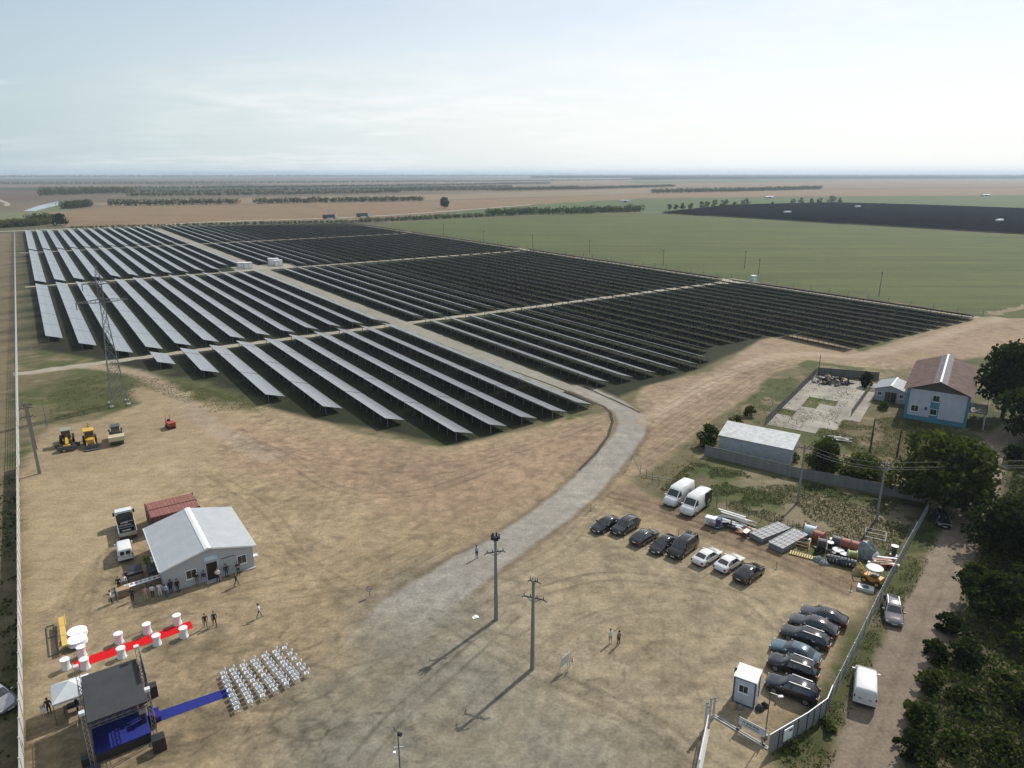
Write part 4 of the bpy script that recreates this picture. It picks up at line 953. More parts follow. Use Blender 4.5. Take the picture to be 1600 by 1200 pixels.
def window_part(parent, x0, x1, z0, z1, y=0.0, panes=2, axis='x', frame=None, out=-1):
    """framed window on a wall plane; axis x: wall runs along x at y; the frame is proud of it"""
    fr = MB(); t = 0.07; yo, yi = y + out * 0.05, y - out * 0.02
    for a, b, c, d in ((x0, x1, z0, z0 + t), (x0, x1, z1 - t, z1), (x0, x0 + t, z0 + t, z1 - t), (x1 - t, x1, z0 + t, z1 - t)): fr.box(a, b, min(yo, yi), max(yo, yi), c, d)
    w = fr.build('window', frame or m_white, parent)
    for i in range(panes):
        a = x0 + t + (x1 - x0 - 2 * t) * i / panes; b = x0 + t + (x1 - x0 - 2 * t) * (i + 1) / panes
        MB().box(a + (.03 if i else 0), b - (.03 if i < panes - 1 else 0), min(y + out * .03, y), max(y + out * .03, y), z0 + t, z1 - t).build('pane', m_win, w)
    MB().box(x0 - .06, x1 + .06, y + out * .10 if out < 0 else y, y if out < 0 else y + out * .10, z0 - .07, z0 - .005).build('sill', frame or m_white, w)
    return w
# red and blue carpets
def carpet(name, label, c, m):
    pts = [Vector((*at(*q), 0)) for q in c]; n = 14; mb = MB()
    V = [];
    for i in range(n + 1):
        t = i / n; a, b = pts[0].lerp(pts[3], t), pts[1].lerp(pts[2], t); w = 0.02 * math.sin(i * 2.3)
        V += [(a.x, a.y + w, .014), (b.x, b.y + w, .014)]
    F = [(2 * i, 2 * i + 1, 2 * i + 3, 2 * i + 2) for i in range(n)]
    k = len(V); V += [(x, y, .001) for x, y, z in V]
    F += [(2 * i, 2 * i + 2, k + 2 * i + 2, k + 2 * i) for i in range(n)] + [(2 * i + 1, k + 2 * i + 1, k + 2 * i + 3, 2 * i + 3) for i in range(n)]
    return tag(mb.add(V, F).build(name, m), label, 'carpet')
carpet('red_carpet', 'long red carpet laid on the earth between white cocktail tables', [(114, 1034), (119, 1046), (302, 981), (297, 970)], m_red)
carpet('blue_carpet', 'blue carpet strip running from the stage to the chairs', [(235, 1116), (239, 1131), (360, 1087), (355, 1075)], m_blue)
# cocktail tables
def lathe(prof, n=18, wob=0.0, k=7):
    m = MB(); V = []
    for i, (r, z) in enumerate(prof):
        for j in range(n):
            a = math.tau * j / n; rr = r * (1 + wob * (i / len(prof)) * math.sin(k * a)); V.append((rr * math.cos(a), rr * math.sin(a), z))
    F = [(i * n + j, i * n + (j + 1) % n, (i + 1) * n + (j + 1) % n, (i + 1) * n + j) for i in range(len(prof) - 1) for j in range(n)]
    return m.add(V, F)
ck_top = lathe([(0.001, 1.12), (.42, 1.12), (.43, 1.10), (.42, 1.08)], 20).mesh('table_top', mat('table_top_white', (0.76, 0.77, 0.80), rough=0.5, var=0.03))
ck_skirt = lathe([(.42, 1.08), (.37, .85), (.34, .60), (.36, .30), (.43, .02)], 28, 0.10, 8).mesh('skirt', m_cloth, True)
names = ['behind the red carpet beside the round tables', 'standing alone past the carpet end', 'on the near corner of the red carpet', 'second along the far side of the red carpet', 'second along the near side of the red carpet',
         'third along the far side of the red carpet', 'third along the near side of the red carpet', 'at the far end behind the red carpet', 'on the far end of the red carpet near side']
for (px, py), nm in zip(((129, 1025), (104, 1045), (134, 1044.5), (187, 1004), (191, 1027), (231, 989), (246, 1007), (278, 975), (288, 995)), names):
    t = thing('cocktail_table', f'white skirted cocktail table {nm}', 'table', at(px, py), random.uniform(0, 6), 'cocktail tables along the red carpet')
    link('table_top', ck_top, t); link('skirt', ck_skirt, t)
rd_top = lathe([(0.001, .76), (.90, .76), (.91, .745), (.90, .73)], 28).mesh('table_top', ck_top.materials[0]); rd_sk = lathe([(.90, .73), (.90, .5), (.93, .28)], 36, 0.05, 11).mesh('skirt', m_cloth, True)
for px, py, lb in ((122, 995, 'rear one of the touching pair'), (122, 1008, 'front one of the touching pair')):
    t = thing('round_table', f'large round white clothed table, {lb}', 'table', at(px, py), 0, 'pair of round tables'); link('table_top', rd_top, t); link('skirt', rd_sk, t)
    for a in (0.8, 2.4, 3.9, 5.5): MB().cyl((.6 * math.cos(a), .6 * math.sin(a), 0), (.6 * math.cos(a), .6 * math.sin(a), .72), .03, n=6).build('leg', m_dark, t)
# yellow trestle by the fence
p0, p1 = Vector((*at(95.5, 966, .8), 0)), Vector((*at(102, 1011, .8), 0)); ln = (p1 - p0).length
t = thing('yellow_trestle', 'long yellow boarded trestle on dark legs beside the fence', 'trestle', (p0.x, p0.y, 0), xy_az(p0, p1))
for i in range(3): MB().box(ln * i / 3 + .03, ln * (i + 1) / 3 - .03, -.24, .24, .82, 1.0).build('board', mat('warm_yellow_board', (.55, .36, .085), rough=.7, var=.12), t)
MB().box(-.4, ln * .34, .30, .36, .86, .96).build('rail', MATS['warm_yellow_board'], t)
for x in (.2, ln * .33, ln * .66, ln - .2):
    for y in (-.2, .2): MB().bar((x, y, 0), (x, y, .82), .06).build('leg', m_dark, t)
t = thing('shadow_frame', 'dark low bars standing in for the cast shadow of the yellow trestle', 'frame', (p0.x - 1.4, p0.y - .5, 0), xy_az(p0, p1))  # dark bars added on the ground in place of the trestle's cast shadow
for y in (0, .7): MB().bar((0, y, .08), (ln, y, .08), .08).build('rail', m_dark, t)
for x in (0, ln * .4, ln): MB().bar((x, 0, .1), (x, .7, .1), .07).build('shadow_crossbar', m_dark, t)

# chairs, each seat at its surveyed place, facing the stage
cols = [[(193, 805), (200, 832), (210, 858), (222, 885), (232, 912), (245, 945), (258, 972), (268, 995), (278, 1022)], [(248, 787), (262, 810), (278, 832), (293, 856), (308, 880), (323, 910), (338, 935), (350, 958), (362, 982)],
        [(314, 758), (326, 780), (340, 803), (358, 825), (378, 852), (397, 877), (412, 898), (427, 920), (440, 945)], [(380, 730), (398, 750), (413, 768), (430, 793), (448, 818), (468, 845), (482, 862), (498, 885), (518, 908)],
        [(450, 700), (465, 718), (482, 742), (498, 762), (517, 785), (540, 808), (555, 830), (575, 850), (590, 870)], [(517, 672), (532, 692), (548, 712), (567, 737), (582, 757), (605, 778), (622, 800), (637, 820), (652, 838)],
        [(578, 648), (612, 685), (637, 715), (668, 750), (692, 778), (716, 805)]]
m_chair = mat('white_plastic', (0.70, 0.72, 0.75), rough=0.45, var=0.04)
seat_me = MB().box(-.20, .20, -.20, .20, .43, .47).mesh('seat', m_chair); back_me = MB().add([(.17, -.19, .56), (.17, .19, .56), (.26, .19, .86), (.26, -.19, .86), (.20, -.19, .55), (.20, .19, .55), (.29, .19, .85), (.29, -.19, .85)], [(0, 1, 2, 3), (7, 6, 5, 4), (0, 4, 5, 1), (1, 5, 6, 2), (2, 6, 7, 3), (3, 7, 4, 0)]).mesh('backrest', m_chair)
leg_me = [MB().bar((sx * .24, sy * .20, 0), (sx * -.14 if sx > 0 else .17, sy * .19, .44 if sx > 0 else .80), .03).mesh('leg', m_chair) for sx in (-1, 1) for sy in (-1, 1)]
rown = ['front row', 'second row', 'third row', 'fourth row', 'fifth row', 'sixth row', 'broken back row']
for ci, col_ in enumerate(cols):
    for ri, (zx, zy) in enumerate(col_):
        t = thing('folding_chair', f'white folding chair in the {rown[ci]} before the stage, {ordinal(ri + 1)} from the far end', 'chair', at(300 + zx / 4, 850 + zy / 4, .45), TH + random.uniform(-.24, .24), 'white audience chairs')
        link('seat', seat_me, t); link('backrest', back_me, t)
        for lm in leg_me: link('leg', lm, t)

# stage
def truss(mb, p, q, s=.28, step=.5, r=.035):
    p, q = Vector(p), Vector(q); d = (q - p).normalized(); L_ = (q - p).length; up = Vector((0, 0, 1)) if abs(d.z) < .9 else Vector((1, 0, 0)); x = d.cross(up).normalized() * s / 2; y = x.cross(d).normalized() * s / 2
    c = [-x - y, x - y, x + y, -x + y]
    for k in c: mb.bar(p + k, q + k, r)
    n = max(1, int(L_ / step))
    for i in range(n):
        a, b = p + d * L_ * i / n, p + d * L_ * (i + 1) / n
        for k in range(4): mb.bar(a + c[k], b + c[(k + 1) % 4], r * .6)
    return mb
SW, SD, DZ, RZ, TZ = 4.3, 6.5, 0.95, 4.0, 5.1
t = thing('stage', 'small covered event stage with black roof, truss towers and blue deck', 'stage', (-33.9, 45.1, 0), TH)
MB().box(.1, SW - .1, -.1, SD, DZ - .12, DZ).build('deck', m_blue, t)
for a, b, c, d, nm in ((.12, SW - .12, -.08, -.05, 'skirt'), (.12, SW - .12, SD - .04, SD - .01, 'skirt'), (.12, .15, -.05, SD - .04, 'skirt'), (SW - .15, SW - .12, -.05, SD - .04, 'skirt')): MB().box(a, b, c, d, 0, DZ - .13).build(nm, m_black, t)
for x, y in ((0, 0), (SW, 0), (0, SD), (SW, SD)):
    tw = truss(MB(), (x - (.18 if x == 0 else -.18), y - .2, 0), (x - (.18 if x == 0 else -.18), y - .2, TZ)).build('tower', m_alu, t)
    MB().cbox((x - (.18 if x == 0 else -.18), y - .2, TZ + .12), (.40, .40, .26)).build('tower_head', m_steelw, tw)
    MB().box(x - .75, x + .75, y - .75, y + .35, 0, .06).build('base_plate', m_dark, tw) if False else MB().cbox((x - (.18 if x == 0 else -.18), y - .2, .035), (1.1, 1.1, .07)).build('base_plate', m_dark, tw)
for p, q in (((0, -.2, RZ - .25), (SW, -.2, RZ - .25)), ((0, SD - .2, RZ - .25), (SW, SD - .2, RZ - .25)), ((-.18, 0, RZ - .3), (-.18, SD - .4, RZ - .3)), ((SW + .18, 0, RZ - .3), (SW + .18, SD - .4, RZ - .3))): truss(MB(), p, q).build('beam', m_dark, t)
rf = MB(); rn = 8
rf.box(.02, SW - .02, -.05, SD - .1, RZ - .05, RZ + .03)
rf.build('roof', mat('black_roof_tarp', (0.028, 0.029, 0.031), rough=0.7, var=0.2, scale=0.8, bump=0.1), t)
MB().box(SW + .36, SW + .40, SD * .42, SD - .1, 1.0, TZ - .3).build('side_banner', mat('blue_banner', (.02, .06, .20), rough=.7, var=.1), t)
MB().box(-.02, .02, .15, SD - .35, DZ, RZ - .5).build('side_drape', mat('grey_gauze', (.22, .22, .24), rough=.9, var=.15), t)
MB().box(SW + .05, SW + .9, 2.0, 3.4, 0, .5).box(SW + .05, SW + .5, 2.0, 3.4, .5, .9).build('steps', m_blue, t)
MB().box(SW + .42, SW + .46, 1.3, 2.0, .1, 1.3).build('red_banner', mat('red_banner', (.42, .04, .04), rough=.7, var=.2), t)
def stage_pt(x, y): return (-33.9 + GC[0] * x + GA[0] * y, 45.1 + GC[1] * x + GA[1] * y)
def speaker(px, py, label, s=1.0):
    t = thing('loudspeaker', label, 'loudspeaker', at(px, py), TH, 'loudspeakers round the stage')
    MB().box(-.45 * s, .45 * s, -.40 * s, .40 * s, .02, 1.15 * s).build('cabinet', m_black, t)
    for z in (.32, .82): MB().cyl((.46 * s, 0, z * s), (.40 * s, 0, z * s), .26 * s, n=14).build('cone', m_dark, t)
speaker(238.5, 1087, 'black loudspeaker on the ground beside the blue banner')
speaker(250, 1170, 'black loudspeaker at the near front corner of the stage', 1.1)
speaker(136, 1195, 'small black loudspeaker behind the near truss tower', .7)
person('person in black and red clothes standing on the blue stage deck', 0, 0, TH, 'red', 'black', 'talk', z=DZ, loc=stage_pt(3.6, 2.2))
t = thing('lectern', 'dark lectern on the edge of the blue stage deck', 'lectern', (*stage_pt(3.9, 1.6), DZ), TH)
MB().box(-.2, .2, -.3, .3, 0, 1.0, taper=(.04, .02)).build('stand', m_black, t); MB().box(-.28, .24, -.36, .36, 1.0, 1.06).build('top', m_dark, t)

# gazebo
gx = np.mean([at(81, 1098, 2.2), at(135, 1085, 2.2), at(90, 1064, 2.2), at(134, 1058, 2.2)], axis=0)
t = thing('gazebo', 'pale grey pyramid gazebo tent tucked beside the stage', 'tent', (float(gx[0]), float(gx[1]), 0), TH)
hw = 1.45; cn = [(-hw, -hw, 2.2), (hw, -hw, 2.2), (hw, hw, 2.2), (-hw, hw, 2.2)]
for i in range(4):
    a, b = cn[i], cn[(i + 1) % 4]; MB().add([a, b, (0, 0, 3.05), (a[0], a[1], 2.16), (b[0], b[1], 2.16), (0, 0, 3.01)], [(0, 1, 2), (5, 4, 3), (0, 3, 4, 1)]).build('canopy_panel', m_tent, t)
    MB().bar((cn[i][0] * .97, cn[i][1] * .97, 0), (cn[i][0] * .97, cn[i][1] * .97, 2.2), .05).build('leg', m_dark, t)
    MB().bar((a[0], a[1], 2.08), (b[0], b[1], 2.08), .03, .18).build('valance', m_tent, t)
t = thing('mixing_desk', 'dark equipment desk under the edge of the gazebo', 'desk', at(118, 1112), TH)
MB().box(-.8, .8, -.35, .35, .70, .76).build('top', m_dark, t); MB().box(-.5, .4, -.25, .25, .76, .92).build('mixer', m_black, t)
for x in (-.75, .75):
    for y in (-.3, .3): MB().bar((x, y, 0), (x, y, .7), .05).build('leg', m_dark, t)
t = thing('metal_chair', 'wire chair beside the gazebo by the fence', 'chair', at(70, 1116), TH + 2)
MB().box(-.2, .2, -.2, .2, .43, .46).build('seat', m_pale, t); MB().box(.18, .21, -.2, .2, .5, .9).build('backrest', m_pale, t)
for x in (-.18, .18):
    for y in (-.18, .18): MB().bar((x, y, 0), (x, y, .44), .03).build('leg', m_pale, t)
person('person in navy standing at the outer corner of the gazebo', 78, 1116, 2.0, 'navy', 'black')
person('person in black beside the equipment desk under the gazebo', 122, 1113, 0.5, 'black', 'black')

# ------------------------------------------------------------------ site office building
BX, BD, EZ, RZ2 = 9.9, 11.7, 3.0, 4.25
t = thing('site_office', 'grey and white prefabricated hall with pale corrugated gable roof', 'building', (-39.55, 68.95, 0), TH)
wl = MB(); g_ = [(0, 0), (BX, 0), (BX, EZ), (BX / 2, RZ2), (0, EZ)]
wl.extrude(g_, 0, BD); wl.build('wall', m_wall, t)
ov = .3
for sd in (0, 1):
    x0, x1 = (-ov, BX / 2) if sd == 0 else (BX + ov, BX / 2); z0 = EZ + .08 - ov * (RZ2 - EZ) / (BX / 2)
    corrugated(x0, x1, -.25, BD + .25, z0, RZ2 + .08).build('roof_sheet', m_roofw, t)
    MB().box(*( (-ov - .12, -ov) if sd == 0 else (BX + ov, BX + ov + .12)), -.25, BD + .25, z0 - .1, z0 + .02).build('gutter', m_pale, t)
MB().add([(BX / 2 - .35, -.27, RZ2 + .06), (BX / 2, -.27, RZ2 + .17), (BX / 2 + .35, -.27, RZ2 + .06), (BX / 2 - .35, BD + .27, RZ2 + .06), (BX / 2, BD + .27, RZ2 + .17), (BX / 2 + .35, BD + .27, RZ2 + .06)], [(0, 3, 4, 1), (1, 4, 5, 2)]).build('ridge_cap', m_white, t)
for sd in (0, 1):
    x0, x1 = (-ov, BX / 2) if sd == 0 else (BX + ov, BX / 2); z0 = EZ - .02 - ov * (RZ2 - EZ) / (BX / 2)
    MB().bar((x0, -.27, z0 + .02), (x1, -.27, RZ2 + .04), .03, .2).build('bargeboard', m_white, t)
dr = MB().box(4.55, 5.75, -.05, .02, .02, 2.25).build('door', mat('dark_door', (.012, .012, .014), rough=.4, var=.2), t); MB().box(5.55, 5.62, -.09, -.05, 1.0, 1.2).build('handle', m_rim, dr)
for a, b in ((4.45, 4.55), (5.75, 5.85)): MB().box(a, b, -.07, .02, .02, 2.3).build('door_jamb', m_pale, t)
window_part(t, 2.3, 3.5, .95, 2.1); window_part(t, 8.0, 9.1, .95, 2.1)
MB().box(4.4, 5.9, -.08, -.01, 2.55, 3.15).build('sign_board', mat('pale_blue_sign', (.42, .52, .60), rough=.5, var=.12, scale=5), t)
for z in (2.7, 2.85, 3.0): MB().box(4.6, 5.7 - (z - 2.7), -.095, -.082, z, z + .05).build('sign_line', m_white, t)
MB().bar((6.2, -.04, 2.35), (7.9, -.04, 2.35), .05).build('cable_tray', m_dark, t)
MB().box(BX + .01, BX + .55, .3, .8, 2.1, 2.7).build('air_conditioner', m_white, t)
MB().box(BX - 1.5, BX + .1, -.35, -.02, 0, .12).build('step', m_conc, t); MB().box(4.3, 6.0, -.7, -.02, 0, .1).build('step', m_conc, t)
for x in (1.1, 1.75, 6.6, 7.4):
    MB().box(x, x + .02, -.012, .01, .05, 2.95).build('panel_joint', m_pale, t)

# containers
def container(name, label, loc, rz, L_=6.06, Wd=2.44, Hh=2.59, m=None):
    t = thing(name, label, 'container', loc, rz, 'red shipping containers'); m = m or m_cont
    for y0, y1 in ((0, .05), (Wd - .05, Wd)):
        w = MB(); n = 22
        for i in range(n):
            a = .12 + (L_ - .24) * i / n; b = .12 + (L_ - .24) * (i + 1) / n; w.box(a, b, y0 + (.0 if i % 2 else .025 * (1 if y0 == 0 else -1)), y1 + (.0 if i % 2 else .025 * (1 if y0 == 0 else -1)), .15, Hh - .1)
        w.build('side_wall', m, t)
    corr = MB(); n = 26
    for i in range(n): corr.box(.1 + (L_ - .2) * i / n, .1 + (L_ - .2) * (i + 1) / n, .05, Wd - .05, Hh - .06, Hh - (.0 if i % 2 else .03))
    corr.build('roof', mat('container_roof', (.21, .082, .062), rough=.65, var=.22, scale=1.5), t)
    MB().box(.0, .06, .1, Wd - .1, .15, Hh - .08).build('end_wall', m, t)
    for y in (.1, Wd / 2 + .02): 
        d = MB().box(L_ - .06, L_ - .01, y, y + Wd / 2 - .12, .15, Hh - .1).build('door', m, t); MB().bar((L_ + .02, y + .4, .2), (L_ + .02, y + .4, Hh - .2), .04).build('locking_bar', m_pale, d)
    for x in (0, L_):
        for y in (0, Wd): MB().cbox((x, y, Hh / 2), (.14, .14, Hh + .04)).build('corner_post', m_dark, t)
    MB().box(0, L_, 0, Wd, .02, .14).build('floor', m_dark, t)
cg = at(226, 787, 2.6)
container('shipping_container', 'rust red container behind the hall, the far one of two', (cg[0] - GA[0] * 2.44, cg[1] - GA[1] * 2.44, 0), TH)
container('shipping_container', 'rust red container touching the hall, the near one of two', (cg[0] - GA[0] * 5.0, cg[1] - GA[1] * 5.0, 0), TH)

# truck and small van by the hall
m_greyw_ = mat('dusty_load', (.10, .095, .085), rough=.9, var=.3)
t = thing('flatbed_truck', 'white flatbed truck with dark loading bed parked beside the containers', 'truck', at(199, 831), az(-33))
cab = MB().extrude([(1.4, .5), (2.9, .5), (3.0, 1.2), (2.75, 2.35), (1.45, 2.45)], -1.0, 1.0).build('cab', PAINTS['white'], t)
MB().box(1.9, 2.6, -1.02, -.99, 1.4, 2.1).build('side_window', m_glass, cab); MB().box(1.9, 2.6, .99, 1.02, 1.4, 2.1).build('side_window', m_glass, cab); MB().box(1.38, 1.41, -.75, .75, 1.5, 2.2).build('rear_window', m_glass, cab)
MB().add([(3.0, -.9, 1.3), (3.0, .9, 1.3), (2.80, .88, 2.2), (2.80, -.88, 2.2)], [(0, 1, 2, 3)]).build('windscreen', m_glass, cab)
MB().box(-3.0, 1.3, -1.05, 1.05, .85, .98).build('bed', m_black, t)
for y in (-1.05, 1.0): MB().box(-3.0, 1.3, y, y + .05, .99, 1.38).build('drop_side', m_pale, t)
MB().box(-3.05, -3.0, -1.05, 1.05, .85, 1.36).build('tailgate', m_rim, t); MB().box(1.25, 1.32, -1.0, 1.0, .99, 2.1).build('headboard', m_dark, t)
for k in range(9): MB().box(-2.6 + .4 * k, -2.3 + .4 * k, random.uniform(-.9, 0), random.uniform(.1, .9), .99, random.uniform(1.1, 1.45)).build('load', [m_greyw_, m_dark, m_black][k % 3], t)
for sd in (-1, 1):
    MB().box(2.5, 2.6, sd * 1.2 - .12, sd * 1.2 + .12, 1.5, 2.0).build('mirror', m_trim, t); MB().box(-3.08, -3.0, sd * .85 - .1, sd * .85 + .1, .6, .8).build('taillight', m_tail, t)
    for x in (2.2, -1.9):
        w = MB().cyl((x, sd * .75, .42), (x, sd * 1.02, .42), .42, n=14).build('wheel', m_tyre, t); MB().cyl((x, sd * .8, .42), (x, sd * 1.04, .42), .24, n=10).build('rim', m_rim, w)
MB().box(-3.0, 2.8, -.4, .4, .5, .84).build('chassis', m_trim, t)
v = vehicle('small_van', 'box_van', 'white', 'small white van with two dark rear windows beside the hall', at(196, 867), az(-32), 'van')
v.scale = (.86, .88, .9)
for y in (-.62, .12): MB().box(-2.515, -2.47, y, y + .5, 1.25, 1.74).build('rear_window', m_glass, v)

# catering
t = thing('serving_table', 'long narrow white serving table among the crowd by the hall', 'table', at(229, 916), TH + .05)
MB().box(-2.2, 2.2, -.38, .38, .74, .78).build('top', m_wood, t); MB().box(-2.24, 2.24, -.42, .42, .785, .80).build('cloth', m_cloth, t)
for x in (-2.1, 0, 2.1):
    for y in (-.33, .33): MB().bar((x, y, 0), (x, y, .74), .05).build('leg', m_dark, t)
for k in range(9):
    q = thing('food_tray', f'{ordinal(k + 1)} small tray or bottle along the white serving table', 'tray', (0, 0, 0)); m_ = [m_pale, m_wood, m_redp, m_yel][k % 4]
    w0 = at(229, 916); u = -1.9 + .47 * k; q.location = (w0[0] + GC[0] * u, w0[1] + GC[1] * u, .80); q.rotation_euler = (0, 0, TH); q['group'] = 'trays on the serving table'
    MB().box(-.16, .16, -.12, .12, 0, .05).build('dish', m_, q); MB().cyl((0, 0, .05), (0, .02, .05 + random.uniform(.06, .22)), .06, .04, 8).build('contents', m_wood if k % 2 else m_pale, q)
t = thing('wooden_crate', 'tan wooden crate counter among the crowd near the white table', 'crate', at(194, 930), TH)
for z in (.05, .35, .65): MB().box(-.6, .6, -.42, .42, z, z + .22).build('plank', m_wood, t)
MB().box(-.65, .65, -.46, .46, .88, .93).build('top', m_wood, t)
for px, py, lb in ((212, 905, 'open black barbecue grill behind the serving table'), (246, 901, 'second black grill closer to the hall wall')):
    t = thing('barbecue_grill', lb, 'grill', at(px, py), TH, 'grills by the hall'); MB().box(-.9, .9, -.35, .35, .70, .95).build('firebox', m_black, t); MB().box(-.85, .85, -.3, .3, .955, .98).build('grate', m_dark, t)
    for x in (-.8, .8):
        for y in (-.3, .3): MB().bar((x, y, 0), (x, y, .7), .05).build('leg', m_dark, t)
    MB().add([(-.9, .36, .95), (.9, .36, .95), (.9, .75, 1.5), (-.9, .75, 1.5), (-.9, .40, .93), (.9, .40, .93), (.9, .79, 1.48), (-.9, .79, 1.48)], [(0, 1, 2, 3), (7, 6, 5, 4), (0, 3, 7, 4), (1, 5, 6, 2), (3, 2, 6, 7)]).build('lid', m_dark, t)
t = thing('supply_rack', 'cluttered dark rack of boxes against the shaded hall wall', 'rack', at(243, 893), TH)
for z in (.1, .7, 1.3): MB().box(-.4, .4, -.9, .9, z, z + .05).build('shelf', m_dark, t)
for x in (-.38, .38):
    for y in (-.88, .88): MB().bar((x, y, 0), (x, y, 1.7), .05).build('post', m_dark, t)
for k in range(6): MB().box(-.3, .25, -.8 + .27 * k, -.6 + .27 * k, .16 + .6 * (k % 3), .45 + .6 * (k % 3)).build('box', [m_pale, m_wood, m_white][k % 3], t)
tree('potted_shrub', 'yellow green shrub in the shade beside the hall', at(231, 891), 2.0, .75, 500, .10, foliage_mats('lime', [(.26, .26, .03), (.32, .30, .04), (.18, .20, .03)]), 91, lob=5, low=.1, cat='shrub')
crowd = [(175, 943, 'white', 'navy', 'talk', 'person in white and navy at the outer end of the crowd', .6), (183, 940, 'blue', 'jeans', 'stand', 'person in blue shirt and jeans beside the tan crate', 1.0), (187, 921, 'black', 'black', 'talk', 'person in black behind the tan crate', -1.2), (196, 919, 'white', 'grey', 'stand', 'person in pale top behind the tan crate', -1.0),
         (208, 939, 'black', 'black', 'stand', 'person all in black in front of the serving table', 1.8), (199, 911, 'navy', 'black', 'talk', 'person in dark clothes by the open grill', -.8), (229, 938, 'pink', 'beige', 'crossed', 'person in pink top in the hall shadow', 2.2), (239.5, 934, 'white', 'black', 'stand', 'person in white shirt and black trousers in the hall shadow', 1.8),
         (251, 932, 'white', 'white', 'talk', 'person dressed all in white in the hall shadow', 2.0), (260.5, 934, 'stripes', 'jeans', 'stand', 'person in pale blue shirt and jeans in the hall shadow', 1.4), (268, 927, 'navy', 'navy', 'stand', 'person in navy top next to the pale blue shirt', 2.6), (278.5, 925, 'black', 'black', 'stand', 'person in black standing apart by the first hall window', -.4),
         (309, 915, 'black', 'grey', 'crossed', 'person in dark jacket and grey trousers beside the hall door', -1.2), (320, 912, 'navy', 'stripes', 'stand', 'person in navy and pale trousers just outside the hall door', -1.5), (341.5, 909, 'white', 'black', 'crossed', 'person in white shirt on the other side of the hall door', -1.2), (355, 902, 'black', 'jeans', 'stand', 'person in black top against the hall wall', -1.0),
         (373, 898, 'navy', 'black', 'crossed', 'person in navy suit under the second hall window', -1.0), (370, 916, 'black', 'jeans', 'walk', 'person in dark clothes walking out in front of the hall', .2),
         (322, 981, 'black', 'grey', 'walk', 'person in dark jacket walking near the red carpet end, the darker trousers missing', -1.0), (336, 978, 'navy', 'black', 'walk', 'person in navy suit walking beside another past the red carpet', -1.0), (405.5, 965, 'white', 'grey', 'walk', 'person in white shirt walking alone between hall and chairs', .3),
         (745, 872, 'stripes', 'black', 'stand', 'person standing alone on the gravel access road', -.8), (953.5, 1005, 'white', 'beige', 'point', 'person in white raising one arm on the open lot', -1.2), (966.5, 1007.5, 'khaki', 'black', 'stand', 'person in dark trousers next to the one raising an arm', 2.2), (1502, 832, 'black', 'black', 'stand', 'person in black walking on the dirt lane under the trees', .8)]
for px, py, tp, lg, ps, lb, fc in crowd: person(lb.replace(', the darker trousers missing', ', grey trousers'), px, py, fc, tp, lg, ps, h=random.uniform(.96, 1.04), group='people on the site')

# ------------------------------------------------------------------ machines
def wheel(parent, x, y, r, w=.4, rm=None):
    o = MB().cyl((x, y - w / 2, r), (x, y + w / 2, r), r, n=16).build('wheel', m_tyre, parent); MB().cyl((x, y - w / 2 - .02, r), (x, y + w / 2 + .02, r), r * .5, n=10).build('rim', rm or m_yel, o)
hd = az(148)
t = thing('motor_grader', 'yellow motor grader with long blade, the machine nearest the fence', 'grader', at(106, 696), hd)
MB().bar((-3.2, 0, 1.1), (-.6, 0, 1.1), 1.1, .9).build('engine', m_yel, t); MB().bar((-.6, 0, 1.5), (2.9, 0, 1.15), .35, .4).build('frame', m_yel, t)
cb = MB().box(-1.4, .1, -.7, .7, 1.3, 2.75, taper=(.06, .05)).build('cab', m_dark, t); MB().box(-1.6, .3, -.85, .85, 2.76, 2.88).build('cab_roof', mat('dull_green_roof', (.20, .23, .17), rough=.7), cb); MB().box(.06, .10, -.6, .6, 1.6, 2.6).build('windscreen', m_glass, cb)
MB().add([(1.1, -1.9, .1), (1.4, 1.9, .1), (1.3, 1.9, .8), (1.0, -1.9, .8), (1.2, -1.9, .1), (1.5, 1.9, .1), (1.4, 1.9, .8), (1.1, -1.9, .8)], [(0, 1, 2, 3), (7, 6, 5, 4), (0, 4, 5, 1), (1, 5, 6, 2), (2, 6, 7, 3), (3, 7, 4, 0)]).build('blade', m_dark, t)
MB().bar((.4, 0, 1.2), (1.2, 0, .7), .5, .2).build('drawbar', m_yel, t); MB().box(3.2, 3.5, -1.4, 1.4, .35, 1.0).build('front_blade', m_dark, t); MB().box(2.6, 3.2, -.5, .5, .7, 1.1).build('nose', m_yel, t)
for x in (2.6, -1.4, -2.7):
    for y in (-.95, .95): wheel(t, x, y, .62, .38)
t = thing('backhoe_loader', 'yellow backhoe loader with wide front bucket, middle of the machines', 'loader', at(142, 695), hd + .04)
MB().box(-1.2, 1.7, -.5, .5, .7, 1.5).build('engine', m_yel, t)
cb = MB().box(-1.4, .2, -.75, .75, 1.1, 2.6, taper=(.08, .06)).build('cab', m_glass, t); MB().box(-1.55, .4, -.85, .85, 2.61, 2.75).build('cab_roof', m_yel, cb)
for x in (-1.36, .16):
    for y in (-.72, .72): MB().bar((x, y, 1.0), (x * .96, y * .95, 2.62), .09).build('pillar', m_yel, cb)
bk = MB().extrude([(2.6, .1), (3.4, .1), (3.45, .16), (2.75, .2), (2.65, .9), (2.55, .9)], -1.15, 1.15).build('bucket', m_dark, t)
for y in (-.6, .6): MB().bar((.6, y, 1.4), (2.6, y, .6), .14, .22).build('loader_arm', m_yel, t)
MB().bar((-1.6, 0, 1.0), (-2.3, .1, 3.2), .3, .34).build('boom', m_yel, t); MB().bar((-2.3, .1, 3.2), (-3.0, .15, 1.7), .22, .26).build('dipper', m_dark, t); MB().box(-3.3, -2.8, -.25, .5, 1.1, 1.7).build('rear_bucket', m_black, t)
for y in (-.85, .85): wheel(t, 1.4, y, .5, .36); wheel(t, -.9, y, .78, .44)
